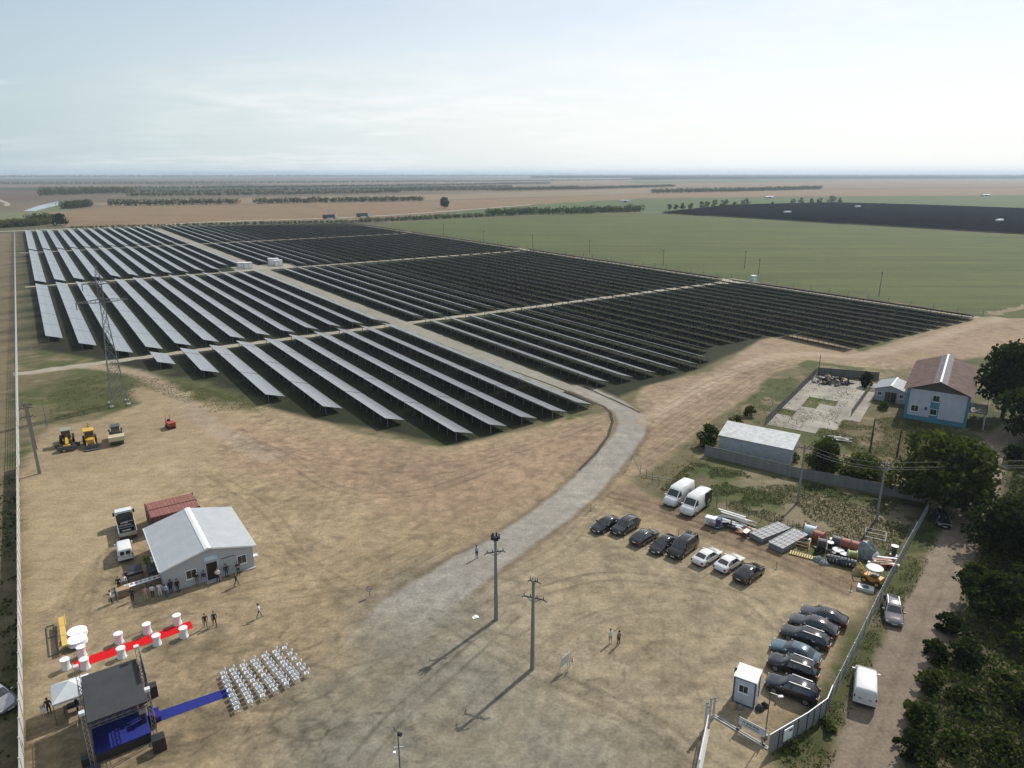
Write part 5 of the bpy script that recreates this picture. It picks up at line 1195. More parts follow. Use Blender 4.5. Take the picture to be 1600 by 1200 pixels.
t = thing('road_roller', 'cream road roller with smooth drum, the machine farthest from the fence', 'roller', at(183, 689), hd - .02)
MB().cyl((1.7, -1.05, .78), (1.7, 1.05, .78), .78, n=22).build('drum', m_dark, t); MB().box(.75, 2.75, -1.25, 1.25, .9, 1.62, taper=(.1, .02)).build('drum_frame', m_cream, t)
MB().box(-2.6, -.3, -.75, .75, .8, 1.6).build('engine', m_cream, t); cb = MB().box(-1.2, .35, -.72, .72, 1.4, 2.75, taper=(.06, .06)).build('cab', m_dark, t); MB().box(-1.3, .45, -.8, .8, 2.76, 2.86).build('cab_roof', m_dark, cb); MB().box(.30, .34, -.55, .55, 1.8, 2.65).build('windscreen', m_glass, cb)
for y in (-.8, .8): wheel(t, -1.6, y, .72, .45, m_cream); MB().bar((.2, y * 1.15, 2.3), (.55, y * 1.3, 2.3), .18, .3).build('mirror', m_trim, t)
t = thing('mini_dumper', 'small red tracked dumper standing alone on the bare earth', 'dumper', at(266.5, 668), hd + .2)
for y in (-.5, .5): MB().extrude([(-1.0, .0), (1.0, .0), (1.15, .22), (1.0, .42), (-1.0, .42), (-1.15, .22)], y - .16, y + .16).build('track', m_tyre, t)
MB().box(-.1, 1.2, -.6, .6, .5, 1.25, taper=(-.12, -.08)).build('skip', m_redp, t); MB().box(-1.1, -.15, -.5, .5, .45, 1.1).build('engine', m_redp, t); MB().box(-.9, -.45, -.25, .25, 1.1, 1.5).build('seat', m_black, t)
for y in (-.4, .4): MB().bar((-1.0, y, 1.1), (-1.0, y, 2.3), .06).build('roll_bar', m_redp, t)
MB().bar((-1.0, -.4, 2.3), (-1.0, .4, 2.3), .06).build('roll_bar', m_yel, t)

# ------------------------------------------------------------------ perimeter wall and fence beside the yard
def panel_wall(name, label, A, B, hgt_, m, panel=2.5, post=None, thick=.06, tiers=4, group=None, z=0.0, cat='fence'):
    """precast wall: posts with stacked slabs between them; each slab row and post is a part"""
    A, B = Vector((*A, 0)), Vector((*B, 0)); L_ = (B - A).length; n = max(1, int(round(L_ / panel))); pl = L_ / n
    t = thing(name, label, cat, (A.x, A.y, z), xy_az(A, B), group); th_ = hgt_ / tiers
    slab = MB().box(.06, pl - .06, -thick / 2, thick / 2, .01, th_ - .015).mesh('slab', m); pst = MB().box(-.07, .07, -.07, .07, -.1, hgt_ + .08).mesh('post', post or m)
    for i in range(n + 1):
        o = link('post', pst, t); o.location = (i * pl, 0, 0)
        if i < n:
            for k in range(tiers): o = link('slab', slab, t); o.location = (i * pl, (.004 if (i + k) % 2 else -.004), k * th_)
    return t
panel_wall('concrete_fence', 'pale concrete panel fence along the edge of the yard', grid(-66, -103.2), grid(-142, -103.2), 1.95, m_concp)
def mesh_fence(name, label, pts, hgt_, m, step=2.5, wires=6, cat='fence', bars=0.28, wr=0.02, base=False):
    pts = [Vector((*p, 0)) for p in pts]
    t = thing(name, label, cat, tuple(pts[0]))
    pst = MB().box(-.045, .045, -.045, .045, -.1, hgt_ + .05).mesh('post', m)
    for a, b in zip(pts[:-1], pts[1:]):
        L_ = (b - a).length; n = max(1, int(L_ / step)); rz = xy_az(a, b); net = MB()
        for i in range(n + 1):
            o = link('post', pst, t); o.location = a.lerp(b, i / n) - pts[0]; o.rotation_euler = (0, 0, rz)
        for k in range(wires): net.bar((0, 0, .12 + (hgt_ - .15) * k / (wires - 1)), (L_, 0, .12 + (hgt_ - .15) * k / (wires - 1)), wr)
        if bars:
            for k in range(int(L_ / bars)): net.box(k * bars - wr / 2.5, k * bars + wr / 2.5, -wr / 2, wr / 2, .05, hgt_)
        o = net.build('wire_mesh', m, t, fix=False); o.location = a - pts[0]; o.rotation_euler = (0, 0, rz); tag(o, kind='stuff')
        if base: o = MB().box(0, L_, -.12, .12, -.05, .28).build('footing', m_concp, t); o.location = a - pts[0]; o.rotation_euler = (0, 0, rz)
    return t
m_fgal = mat('pale_galvanised_wire', (0.46, 0.47, 0.47), rough=0.5, metal=0.3, var=0.1)
mesh_fence('wire_fence', 'long pale wire fence running beside the first solar row to the stubble', [grid(-65.5, -103.2), grid(490, -103.4)], 1.9, m_fgal, 6.0, 6, bars=0, wr=.06, base=True)
mesh_fence('boundary_fence', 'thin wire fence between the solar rows and the crop field', [grid(-97, 165.6), grid(448, 165.6)], 1.8, m_dark, 8.0, 3, bars=0, wr=.04)

# pylon
t = thing('lattice_pylon', 'tall grey lattice pylon standing at the edge of the solar rows', 'pylon', at(187, 632), TH)
def lattice(mb, lv, r=.07):
    for (z0, w0), (z1, w1) in zip(lv[:-1], lv[1:]):
        c0 = [(-w0, -w0, z0), (w0, -w0, z0), (w0, w0, z0), (-w0, w0, z0)]; c1 = [(-w1, -w1, z1), (w1, -w1, z1), (w1, w1, z1), (-w1, w1, z1)]
        for k in range(4):
            mb.bar(c0[k], c1[k], r * 1.5); mb.bar(c0[k], c1[(k + 1) % 4], r); mb.bar(c0[(k + 1) % 4], c1[k], r); mb.bar(c1[k], c1[(k + 1) % 4], r)
    return mb
zz = [0, 2.6, 5.2, 7.6, 10, 12.2, 14.4, 16.4, 18.4, 20.4, 22.4, 24.4, 26.4]; prof = [(z, max(.42, 1.55 - .062 * z)) for z in zz]
lattice(MB(), prof).build('tower', mat('weathered_steel', (.20, .205, .21), rough=.6, metal=.4, var=.15), t)
lattice(MB(), [(26.4, .42), (27.6, .25), (28.7, .04)], .05).build('peak', MATS['weathered_steel'], t)
for z, w in ((21.6, 4.6), (25.2, 3.0)):
    a = MB()
    for y in (-.4, .4):
        for sd in (-1, 1):
            a.bar((0, y, z + .5), (sd * w, 0, z), .09); a.bar((0, y, z - .3), (sd * w, 0, z), .09)
            for k in range(1, 5): a.bar((sd * w * k / 5, y * (1 - k / 5), z + .5 * (1 - k / 5)), (sd * w * (k + .5) / 5.5, y * (1 - k / 5), z - .3 * (1 - k / 5)), .05)
    ar = a.build('crossarm', MATS['weathered_steel'], t)
    for sd in (-1, 1): MB().cyl((sd * w * .96, 0, z - .05), (sd * w * .96, 0, z - 1.3), .09, n=6).build('insulator', m_dark, ar)
for x in (-1.55, 1.55):
    for y in (-1.55, 1.55): MB().box(x - .35, x + .35, y - .35, y + .35, -.1, .4).build('footing', m_conc, t)

# utility poles
m_pole = mat('concrete_pole', (0.21, 0.20, 0.185), rough=0.9, var=0.15, scale=2, stretch=(3, 3, .4))
m_poleb = mat('tarred_pole', (0.035, 0.030, 0.026), rough=0.9, var=0.2, scale=3)
def utility_pole(name, label, loc, h, rz=0.0, arms=((.88, 1.0), (.97, .55)), r=.20, m=None, equip=False, group='utility poles'):
    t = thing(name, label, 'pole', loc, rz, group); m = m or m_pole
    MB().box(-r, r, -r * .85, r * .85, -.3, h, taper=(r * .45, r * .4)).build('shaft', m, t)
    for f, w in arms:
        z = h * f; a = MB().bar((-w, .16, z), (w, .16, z), .10, .12).bar((-w * .8, .16, z), (0, .12, z - .5), .05).bar((w * .8, .16, z), (0, .12, z - .5), .05).build('crossarm', m_dark, t)
        for x in (-w, -w * .35, w * .35, w):
            MB().cyl((x, .16, z + .05), (x, .16, z + .34), .055, .035, 6).build('insulator', m_dark, a)
        MB().bar((-w, .16, z), (-w - .28, .35, z - .30), .09).build('hanger', m_dark, a); MB().bar((w, .16, z), (w + .3, .3, z - .28), .09).build('hanger', m_dark, a)
    if equip:
        for k in range(6): MB().cyl((.28 * math.cos(k * 1.05), .28 * math.sin(k * 1.05), h - .25), (.42 * math.cos(k * 1.05), .42 * math.sin(k * 1.05), h + .35), .12, .09, 7).build('surge_arrester', m_black, t)
        MB().bar((-.5, 0, h - .1), (.5, 0, h - .1), .2).build('bracket', m_dark, t)
    return t
utility_pole('power_pole', 'grey concrete power pole with crowded dark head near the access road', at(775, 968), 9.9, .25, ((.82, .85),), equip=True)
utility_pole('power_pole', 'grey concrete power pole standing farthest out on the open lot', at(832, 1045), 9.8, -.35, ((.80, .95), (.985, .35)))
utility_pole('power_pole', 'stout concrete pole beside the fence with crossarms, nearest the yard', at(62, 740), 12.0, TH, ((.80, .7), (.92, .7)), .24)
utility_pole('power_pole', 'thinner concrete pole behind the stout fence pole', at(57, 702), 8.5, TH, ((.95, .6),), .15)
t = thing('lamp_post', 'slim lamp post with small black floodlight in the foreground', 'lamp', at(627, 1236), 0)
MB().cyl((0, 0, 0), (0, 0, 5.6), .07, .05, 8).build('shaft', m_galv, t); MB().cyl((.05, -.1, 5.6), (.30, -.22, 5.62), .17, .15, 10).build('floodlight', m_black, t); MB().bar((-.35, 0, 4.2), (.35, 0, 4.3), .06).build('bracket', m_pale, t); MB().box(-.45, -.25, -.1, .1, 3.6, 3.8).build('junction_box', m_white, t); MB().bar((0, 0, 5.6), (-.35, .15, 6.0), .05).build('camera_arm', m_dark, t)
for i, (px, py, h, lb) in enumerate(((1036, 414, 8, 'alone halfway along'), (1163, 420, 9, 'double pole beside the white cabinet of'), (1185, 429, 7.5, 'just behind the white cabinet of'), (1373, 463, 9.7, 'nearest the camera of'), (832, 386, 8, 'third from the far corner of'), (921, 396, 8, 'fourth from the far corner of'), (756, 379, 8, 'second from the far corner of'), (693, 367, 8, 'at the far corner of'))):
    utility_pole('field_pole', f'thin dark pole {lb} the crop field edge', at(px, py), h, TH, ((.93, .6),), .11, m_poleb, group='poles along the crop field')
utility_pole('field_pole', 'thin survey mast near the corner of the grass', at(74, 667), 5.5, 0, (), .06, m_galv, group='poles along the crop field')
# small signs
def round_sign(label, px, py, h, post=True):
    t = thing('road_sign', label, 'sign', at(px, py), .3); MB().cyl((0, 0, 0), (0, 0, h), .035, n=6).build('post', m_galv, t)
    d = MB().cyl((0, -.05, h), (0, -.09, h), .34, n=20).build('disc', m_redp, t); MB().cyl((0, -.06, h), (0, -.105, h), .25, n=20).build('field', m_white, d); MB().box(-.11, -.06, -.115, -.10, h - .12, h + .12).box(.0, .12, -.115, -.10, h - .12, h - .06).box(.0, .12, -.115, -.10, h + .06, h + .12).box(.07, .12, -.115, -.10, h - .06, h + .06).box(.0, .05, -.115, -.10, h - .06, h + .06).build('number', m_black, d)
round_sign('small round speed limit sign at the start of the access road', 578, 932, 1.0)
t = thing('banner_stand', 'leaning white banner frame with a round speed sign on the open lot', 'banner', at(888, 1049), .5)
MB().bar((-.9, .3, 0), (-.7, .1, 1.7), .05).bar((.5, .5, 0), (.4, .3, 1.9), .05).bar((-.7, .1, 1.7), (.4, .3, 1.9), .05).bar((-.3, -.5, 0), (-.2, .1, 1.7), .05).build('frame', m_pale, t)
MB().add([(-.8, .2, .6), (.2, .33, .8), (.25, .28, 1.8), (-.7, .1, 1.65), (-.8, .22, .6), (.2, .35, .8), (.25, .30, 1.8), (-.7, .12, 1.65)], [(0, 1, 2, 3), (7, 6, 5, 4), (0, 4, 5, 1), (1, 5, 6, 2), (2, 6, 7, 3), (3, 7, 4, 0)]).build('banner', m_steelw, t)
dd = MB().cyl((.62, .25, 1.0), (.66, .20, 1.0), .3, n=18).build('sign_disc', m_redp, t); MB().cyl((.63, .23, 1.0), (.675, .18, 1.0), .2, n=18).build('sign_field', m_white, dd)
t = thing('paper_litter', 'white scrap lying on the earth near the first power pole', 'litter', at(743, 965), .4); MB().box(-.35, .35, -.2, .2, .01, .06).box(-.1, .25, -.1, .3, .06, .11).build('sheet', m_white, t)
t = thing('plaster_board', 'small white board lying beside the hall corner', 'board', at(396, 869), .6); MB().box(-.5, .5, -.3, .3, .01, .12).build('panel', m_white, t)
# spoil heap
def heap(name, label, loc, rx, ry, h, m, seed, cat='heap', n=26):
    r = np.random.default_rng(seed); mb = MB(); V = [(0, 0, h)]
    for i in range(1, 8):
        for k in range(n):
            a = math.tau * k / n; q = i / 7; V.append((rx * q * math.cos(a) * r.uniform(.88, 1.12), ry * q * math.sin(a) * r.uniform(.88, 1.12), max(-.05, h * (1 - q ** 1.4) * r.uniform(.75, 1.2) - (.06 if i == 7 else 0))))
    F = [(0, 1 + k, 1 + (k + 1) % n) for k in range(n)] + [(1 + (i - 1) * n + k, 1 + i * n + k, 1 + i * n + (k + 1) % n, 1 + (i - 1) * n + (k + 1) % n) for i in range(1, 7) for k in range(n)]
    t = thing(name, label, cat, loc); mb.add(V, F).build('mound', m, t); return t
vehicle('parked_car', 'coupe', 'silver', 'silver car parked outside the concrete fence, cut by the picture edge', at(-4, 1098), az(118), 'car')
# ------------------------------------------------------------------ parked vehicles (right)
row = [('parked_car', 'sedan', 'black', 'black saloon at the field end of the slanting car row', 946, 825, 228), ('parked_car', 'suv', 'charcoal', 'dark grey estate car second in the slanting row', 977, 828, 226), ('parked_car', 'sedan', 'charcoal', 'charcoal saloon with pale boot third in the slanting row', 1007, 844, 46),
       ('parked_car', 'sedan', 'black', 'glossy black saloon beside the black minibus', 1036, 856, 223), ('parked_minivan', 'minivan', 'black', 'tall black minibus in the slanting row', 1066.5, 862, 223), ('parked_car', 'sedan', 'white', 'white saloon next to the black minibus', 1104.5, 875, 48), ('parked_car', 'sedan', 'white', 'white saloon next to the black sport utility car', 1139, 885, 48), ('parked_car', 'coupe', 'black', 'black sloping sport utility car ending the slanting row', 1170, 901, 48)]
for nm, kd, cl_, lb, px, py, hd_ in row: vehicle(nm, kd, cl_, lb, at(px, py), az(hd_), 'minibus' if kd == 'minivan' else 'car', 'cars in the slanting row')
row = [('sedan', 'charcoal', 'dark car farthest from the guard cabin in the fence row', 1286, 969, -58), ('coupe', 'grey', 'dark grey fastback second in the fence row', 1270, 984, -54), ('wagon', 'plum', 'plum black estate car between the grey fastback and the pale blue car', 1257, 1002, -54), ('sedan', 'blue', 'pale ice blue saloon in the fence row', 1242, 1025, -52), ('suv', 'black', 'black sport utility car next to the pale blue car', 1238, 1050, -55), ('suv', 'navy', 'navy sport utility car closest to the guard cabin', 1236, 1084, -57)]
for kd, cl_, lb, px, py, hd_ in row: vehicle('parked_car', kd, cl_, lb, at(px, py), az(hd_), 'car', 'cars in the row along the fence')
vehicle('parked_car', 'wagon', 'taupe', 'dusty grey car on the verge between fence and dirt lane', at(1394, 961), az(204), 'car')
vehicle('parked_car', 'wagon', 'charcoal', 'dark car in tree shade at the top of the dirt lane', at(1469, 815), az(198), 'car')
vehicle('cargo_van', 'box_van', 'white', 'white box van parked on the verge with its back to the viewer', at(1350, 1080), az(27), 'van')
v1 = vehicle('cargo_van', 'panel_van', 'white', 'plain white high roof van in the earth corner', at(1060, 782), az(222), 'van')
v2 = vehicle('cargo_van', 'panel_van', 'white', 'white high roof van with dark wrapped rear beside the plain one', at(1086, 796), az(222), 'van')
m_wrap = mat('dark_wrap', (.030, .018, .022), rough=.4, var=.3, scale=2)
for sd in (-1, 1):
    w = MB().add([(-2.9, sd * 1.033, .5), (-1.2, sd * 1.033, .5), (-.7, sd * 1.036, 1.35), (-2.9, sd * 1.032, 1.35), (-.9, sd * .90, 2.4), (-2.9, sd * .90, 2.4)], [(0, 1, 2, 3), (3, 2, 4, 5)]).build('dark_wrap', m_wrap, v2)
    rg = MB(); 
    for k in range(16):
        a, b = math.tau * k / 16, math.tau * (k + 1) / 16
        pt = lambda q, r: (-2.0 + r * math.cos(q), sd * 1.046, 1.0 + r * .8 * math.sin(q))
        rg.add([pt(a, .22), pt(b, .22), pt(b, .34), pt(a, .34)], [(0, 1, 2, 3)])
    rg.build('ring_emblem', m_white, w)
MB().add([(2.42, -.5, 1.345), (2.9, -.45, 1.02), (2.9, -.05, 1.03), (2.42, .0, 1.36)], [(0, 1, 2, 3)]).build('hood_mark', m_redp, v2)

# ------------------------------------------------------------------ stored material
PX = az(124); 
t = thing('cladding_pile', 'heap of long white metal profiles stacked on the earth', 'pile', at(1150, 822), PX)
rr = random.Random(4)
for k in range(26):
    y, z = rr.uniform(-1.2, 1.6), .08 + .055 * k * rr.uniform(.4, 1); l_ = rr.uniform(3.2, 6.0); x = rr.uniform(-3.2, -2.2)
    M_ = Matrix.Rotation(rr.uniform(-.2, .2), 4, 'Z') @ Matrix.Translation((0, y, z * .8)); MB().box(x, x + l_ * .85, -.16, .16, 0, .05, M=M_).build('profile', [m_steelw, m_pale, m_rim, m_dark][k % 4], t)
for k in range(26):
    M_ = Matrix.Translation((rr.uniform(-2.9, 2.2), rr.uniform(-2.4, -.4), rr.uniform(.1, .9))) @ Matrix.Rotation(rr.uniform(-1.5, 1.5), 4, 'Z') @ Matrix.Rotation(rr.uniform(-.4, .4), 4, 'X'); MB().box(-.6, .6, -.3, .3, 0, .05, M=M_).build('offcut', [m_pale, m_dark, m_redp, m_wood, m_black, m_dark, m_steelw][k % 7], t)
t = thing('electric_cabinet', 'small white electric cabinet at the head of the white profiles', 'cabinet', at(1111, 822), PX)
MB().box(-.8, .6, -.45, .45, .35, 1.35).build('housing', m_white, t); MB().box(-.75, .55, -.4, .4, 0, .34).build('stand', m_dark, t); MB().box(-.6, .4, -.47, -.45, .5, 1.25).build('door', m_pale, t); MB().box(.75, 1.3, -.5, .5, 0, 1.5).build('blue_crate', mat('crate_blue', (.03, .05, .13), rough=.6), t)
m_gabion = mat('grey_grating', (0.26, 0.26, 0.27), rough=0.7, metal=0.3, var=0.25, scale=2.5, bump=0.2)
def grating_stack(label, c0, c1, c2, h):
    A, B, C = [Vector((*at(*q, h), 0)) for q in (c0, c1, c2)]
    L1, L2 = (B - A).length, (C - B).length
    t = thing('grating_stack', label, 'stack', tuple(A), xy_az(A, B), 'stacks of steel mesh')
    for k in range(9): MB().box(0, L1, 0, L2, .12 + k * (h - .15) / 9, .12 + (k + .72) * (h - .15) / 9).build('mesh_sheet', m_gabion, t).location = (random.uniform(-.05, .05), random.uniform(-.05, .05), 0)
    g2 = MB()
    for i in range(int(L1 / .5) + 1): g2.bar((min(i * .5, L1), 0, h + .01), (min(i * .5, L1), L2, h + .01), .04)
    for i in range(int(L2 / 1.0) + 1): g2.bar((0, min(i * 1.0, L2), h + .05), (L1, min(i * 1.0, L2), h + .05), .05)
    tag(g2.build('top_wires', m_pale, t), kind='stuff')
    for x in (.2, L1 - .3): MB().box(x, x + .1, .1, L2 - .1, 0, .11).build('bearer', m_wood, t)
grating_stack('grey stack of steel mesh beside the white profiles', (1172, 832), (1191, 842), (1223, 819), .8)
grating_stack('grey stack of steel mesh beside the cable drums', (1201, 846), (1223, 856), (1253, 830), .9)
m_orange = mat('orange_duct', (.27, .062, .035), rough=.55, var=.18, scale=6)
def drum(name, label, px, py, r, w, m, ang=0.0, upright=False, flange=None):
    t = thing(name, label, 'drum', (*at(px, py), 0), PX + ang, 'cable drums and coils'); fl = flange or m_wood
    if upright:
        MB().cyl((0, 0, .08), (0, 0, w), r * .62, n=16).build('core', m, t); MB().cyl((0, 0, 0), (0, 0, .08), r, n=18).build('flange', fl, t); MB().cyl((0, 0, w), (0, 0, w + .07), r, n=18).build('flange', fl, t)
    else:
        MB().cyl((-w / 2, 0, r), (w / 2, 0, r), r * .80, n=18).build('core', m, t)
        for s_ in (-1, 1):
            f = MB().cyl((s_ * w / 2, 0, r), (s_ * (w / 2 + .07), 0, r), r, n=20).build('flange', fl, t); MB().cyl((s_ * w / 2, 0, r), (s_ * (w / 2 + .10), 0, r), r * .2, n=10).build('hub', m_dark, f)
    return t
m_greyw = mat('grey_weathered_wood', (.16, .15, .135), rough=.9, var=.2, scale=5)
drum('cable_drum', 'pale blue wrapped drum at the head of the cable yard', 1265, 838, .85, 1.3, mat('pale_blue_wrap', (.42, .52, .56), rough=.5), 0, flange=m_pale)
drum('cable_drum', 'orange duct drum next to the pale blue drum', 1278, 847, .85, 1.2, m_orange, flange=m_redp)
drum('cable_drum', 'big grey empty reel in front of the orange drum', 1283, 861, .95, .9, m_black, .1, flange=m_greyw)
drum('cable_drum', 'brown wooden reel behind the small white barrels', 1306, 854, .8, .9, m_dark, flange=m_greyw)
drum('cable_drum', 'orange duct drum in the middle of the yard, first of the close pair', 1321, 859, .85, 1.1, m_orange, flange=m_greyw)
drum('cable_drum', 'orange duct drum in the middle of the yard, second of the close pair', 1335, 863, .85, 1.1, m_orange, flange=m_greyw)
drum('cable_drum', 'small upright reel with pale top before the brown reel', 1309, 865, .7, .5, m_black, upright=True, flange=m_pale)
drum('cable_drum', 'lime yellow coil reel in the cable yard', 1331, 873, .6, .9, mat('lime_coil', (.26, .29, .04), rough=.6), .3, flange=m_pale)
drum('cable_drum', 'upright reel with white lid beside the lime coil', 1318, 871, .5, .5, m_dark, upright=True, flange=m_pale)
drum('cable_drum', 'blue and white barrel standing against the fence', 1396, 868, .45, 1.3, m_dark, upright=True, flange=m_pale)
drum('cable_drum', 'small white topped barrel, nearer the orange pair', 1296, 858, .42, .95, m_black, upright=True, flange=m_white)
drum('cable_drum', 'small white topped barrel, nearer the brown reel', 1300, 853, .40, .95, m_black, upright=True, flange=m_white)
for i in range(44):                                     # loose bits lying between the drums
    q = thing('scrap_piece', f'{ordinal(i + 1)} loose bit of scrap between the cable drums', 'scrap', at(rr.uniform(1258, 1392), 0 + rr.uniform(0, 14) + 853), rr.uniform(0, 3), 'scrap among the cable drums')
    q.location = (*at(px_ := rr.uniform(1262, 1388), 846 + (px_ - 1262) * .30 + rr.uniform(0, 17)), 0); s_ = rr.uniform(.12, .4)
    MB().box(-s_, s_, -s_ * .5, s_ * .5, .01, s_ * rr.uniform(.3, 1.4), taper=(s_ * .2, s_ * .1)).build('lump', [m_dark, m_greyw, m_black, m_pale, m_wood, m_tyre, m_redp][i % 7], q)
t = thing('tarp_heap', 'tall grey tarpaulin covered heap behind the drums', 'heap', at(1352, 868), PX)
def lump(parent, name, rx, ry, h, m, seed, n=18):
    r = np.random.default_rng(seed); V = [(0, 0, h)]; 
    for i in range(1, 6):
        for k in range(n): a = math.tau * k / n; q = i / 5; V.append((rx * q ** .7 * math.cos(a) * r.uniform(.85, 1.15), ry * q ** .7 * math.sin(a) * r.uniform(.85, 1.15), max(0, h * (1 - q ** 2.2) * r.uniform(.85, 1.1))))
    F = [(0, 1 + k, 1 + (k + 1) % n) for k in range(n)] + [(1 + (i - 1) * n + k, 1 + i * n + k, 1 + i * n + (k + 1) % n, 1 + (i - 1) * n + (k + 1) % n) for i in range(1, 5) for k in range(n)]
    return MB().add(V, F).build(name, m, parent)
lump(t, 'tarpaulin', 1.5, 1.2, 2.0, mat('grey_tarp', (.17, .19, .19), rough=.5, var=.4, scale=3), 3)
for i, (px, py, rx, h, m, lb) in enumerate(((1365, 873, .75, 1.1, m_white, 'white plastic bag heap beside the tarpaulin'), (1279, 876, .7, .6, MATS['grey_tarp'], 'grey bundle of tangled cable behind the yellow pallet'), (1287, 881, .7, .5, MATS['grey_tarp'], 'grey bundle of tangled cable at the edge of the ruts'), (1341, 896, .75, .9, mat('straw_tarp', (.36, .27, .13), rough=.9), 'straw coloured cone shaped heap next to the forklift'))):
    t = thing('covered_heap', lb, 'heap', at(px, py), 0, 'heaps in the cable yard'); lump(t, 'cover', rx, rx * .8, h, m, 20 + i)
t = thing('pipe_coil', 'thick dark blue coil of corrugated pipe lying flat', 'coil', at(1314, 882), PX + .1)
for k in range(9): MB().cyl((-1.6 + .37 * k, 0, .5), (-1.6 + .37 * k + .28, 0, .5), .5 + .03 * (k % 2), n=14).build('turn', mat('dark_blue_pipe', (.03, .04, .06), rough=.5), t)
t = thing('wood_pile', 'heap of pinkish timber boards against the fence', 'pile', at(1381, 884), PX + .6)
for k in range(16):
    M_ = Matrix.Translation((rr.uniform(-.6, .6), rr.uniform(-.6, .6), .05 + .05 * k)) @ Matrix.Rotation(rr.uniform(-.5, .5), 4, 'Z'); MB().box(-1.1, 1.1, -.12, .12, 0, .05, M=M_).build('board', [m_wood, mat('pink_board', (.36, .24, .19), rough=.9), m_redp, m_white][k % 4], t)
t = thing('yellow_pallet', 'yellow slatted pallet lying flat beside the ruts', 'pallet', at(1254, 869), PX + .05)
for k in range(11): MB().box(-1.5 + .28 * k, -1.34 + .28 * k, -.45, .45, .14, .18).build('slat', mat('pallet_yellow', (.50, .42, .17), rough=.8), t)
for y in (-.4, 0, .36): MB().box(-1.5, 1.46, y, y + .08, .02, .135).build('bearer', m_wood, t)
t = thing('wire_basket', 'rusty wire basket filled with dark scrap next to the mesh stack', 'basket', at(1254, 855), PX)
for x, y in ((-.8, -.6), (.8, -.6), (.8, .6), (-.8, .6)): MB().bar((x, y, 0), (x, y, 1.0), .06).build('post', m_yel, t)
for z in (.1, .55, .97): MB().bar((-.8, -.6, z), (.8, -.6, z), .04).bar((.8, -.6, z), (.8, .6, z), .04).bar((.8, .6, z), (-.8, .6, z), .04).bar((-.8, .6, z), (-.8, -.6, z), .04).build('rail', m_yel, t)
lump(t, 'scrap', .7, .5, .9, m_dark, 9)
t = thing('small_dumper', 'small orange machine with round pale canopy beside the fence', 'machine', at(1363, 911), PX - .3)
MB().box(-1.0, 1.1, -.6, .6, .45, 1.0, taper=(.1, .05)).build('body', mat('machine_orange', (.45, .20, .02), rough=.5), t); MB().box(-.2, .5, -.5, .5, 1.0, 1.15).build('seat', m_black, t); MB().cyl((0, 0, 2.0), (0, 0, 2.08), .95, .9, 20).build('canopy', m_pale, t)
for x in (-.5, .5):
    for y in (-.45, .45): MB().bar((x, y, 1.0), (x * .9, y * .9, 2.0), .05).build('canopy_post', m_dark, t)
for x in (-.7, .75):
    for y in (-.6, .6): wheel(t, x, y, .40, .28)
MB().bar((-1.0, .2, .9), (-1.9, .4, 1.7), .12).bar((-1.9, .4, 1.7), (-2.4, .4, .7), .10).build('arm', m_yel, t)
t = thing('fan_box', 'grey air conditioning box with round fan lying on the ground', 'fan', at(1352, 922), PX + .05)
MB().box(-.85, .85, -.5, .5, .05, .42).build('housing', m_pale, t); MB().cyl((0, 0, .42), (0, 0, .45), .36, n=18).build('fan', m_dark, t); MB().box(-.8, .8, -.45, .45, 0, .05).build('feet', m_dark, t)
t = thing('metal_rack', 'thin metal ladder rack lying in the grass behind the drums', 'rack', at(1370, 845), PX + .1)
for y in (0, 1.4, 2.6): MB().bar((-1.4, y, .3), (1.0, y, .3), .05).build('rung', m_pale, t)
for x in (-1.4, 1.0): MB().bar((x, 0, .25), (x, 2.6, .25), .04).build('rail', m_pale, t)
for i, (px, py) in enumerate(((1124, 868), (1213, 889), (1329, 924), (1060, 838), (923, 798))):
    t = thing('barrier_post', f'thin orange marker post on the lot, {ordinal(i + 1)} in the line of five', 'post', at(px, py), 0, 'orange marker posts'); MB().cyl((0, 0, .04), (0, 0, 1.0), .04, n=6).build('shaft', m_orange, t); MB().cyl((0, 0, 0), (0, 0, .05), .2, n=10).build('foot', m_dark, t)

# ------------------------------------------------------------------ guard cabin, gate, fences
p0 = Vector((*at(1143, 1096), 0)); p1 = Vector((*at(1172, 1107), 0)); rz = xy_az(p0, p1)
t = thing('guard_cabin', 'small white guard cabin with blue corner posts by the gate', 'cabin', tuple(p0), rz)
cw, cd, ch = 1.95, 2.0, 2.65; m_bl = mat('cabin_blue', (.045, .075, .15), rough=.5, var=.1); m_cw = mat('cabin_panel', (.46, .48, .52), rough=.5, var=.06)
MB().box(.06, cw - .06, .06, cd - .06, .12, ch).build('wall', m_cw, t); MB().box(-.05, cw + .05, -.05, cd + .05, ch + .12, ch + .2).build('roof', mat('cabin_roof', (.62, .63, .61), rough=.6, var=.08), t)
for a, b, c, d in ((0, cw, 0, .1), (0, cw, cd - .1, cd), (0, .1, .1, cd - .1), (cw - .1, cw, .1, cd - .1)):
    MB().box(a, b, c, d, ch, ch + .12).build('roof_rail', m_bl, t); MB().box(a, b, c, d, 0, .12).build('floor_rail', m_bl, t)
for x in (0, cw - .12):
    for y in (0, cd - .12): MB().box(x, x + .12, y, y + .12, .12, ch).build('corner_post', m_bl, t)
window_part(t, .45, 1.35, 1.3, 2.15, .06, 2); 
q = MB().box(cw - .06, cw - .02, .5, 1.4, .2, 2.2).build('door', m_steelw, t); MB().box(cw - .02, cw + .03, .6, .68, 1.1, 1.2).build('handle', m_dark, q)
MB().box(cw - .05, cw - .02, 1.5, 1.85, 1.3, 2.0).build('side_window', m_win, t); MB().cyl((-.1, .9, ch - .1), (-.1, .9, ch + .4), .12, n=8).build('lamp', m_black, t)
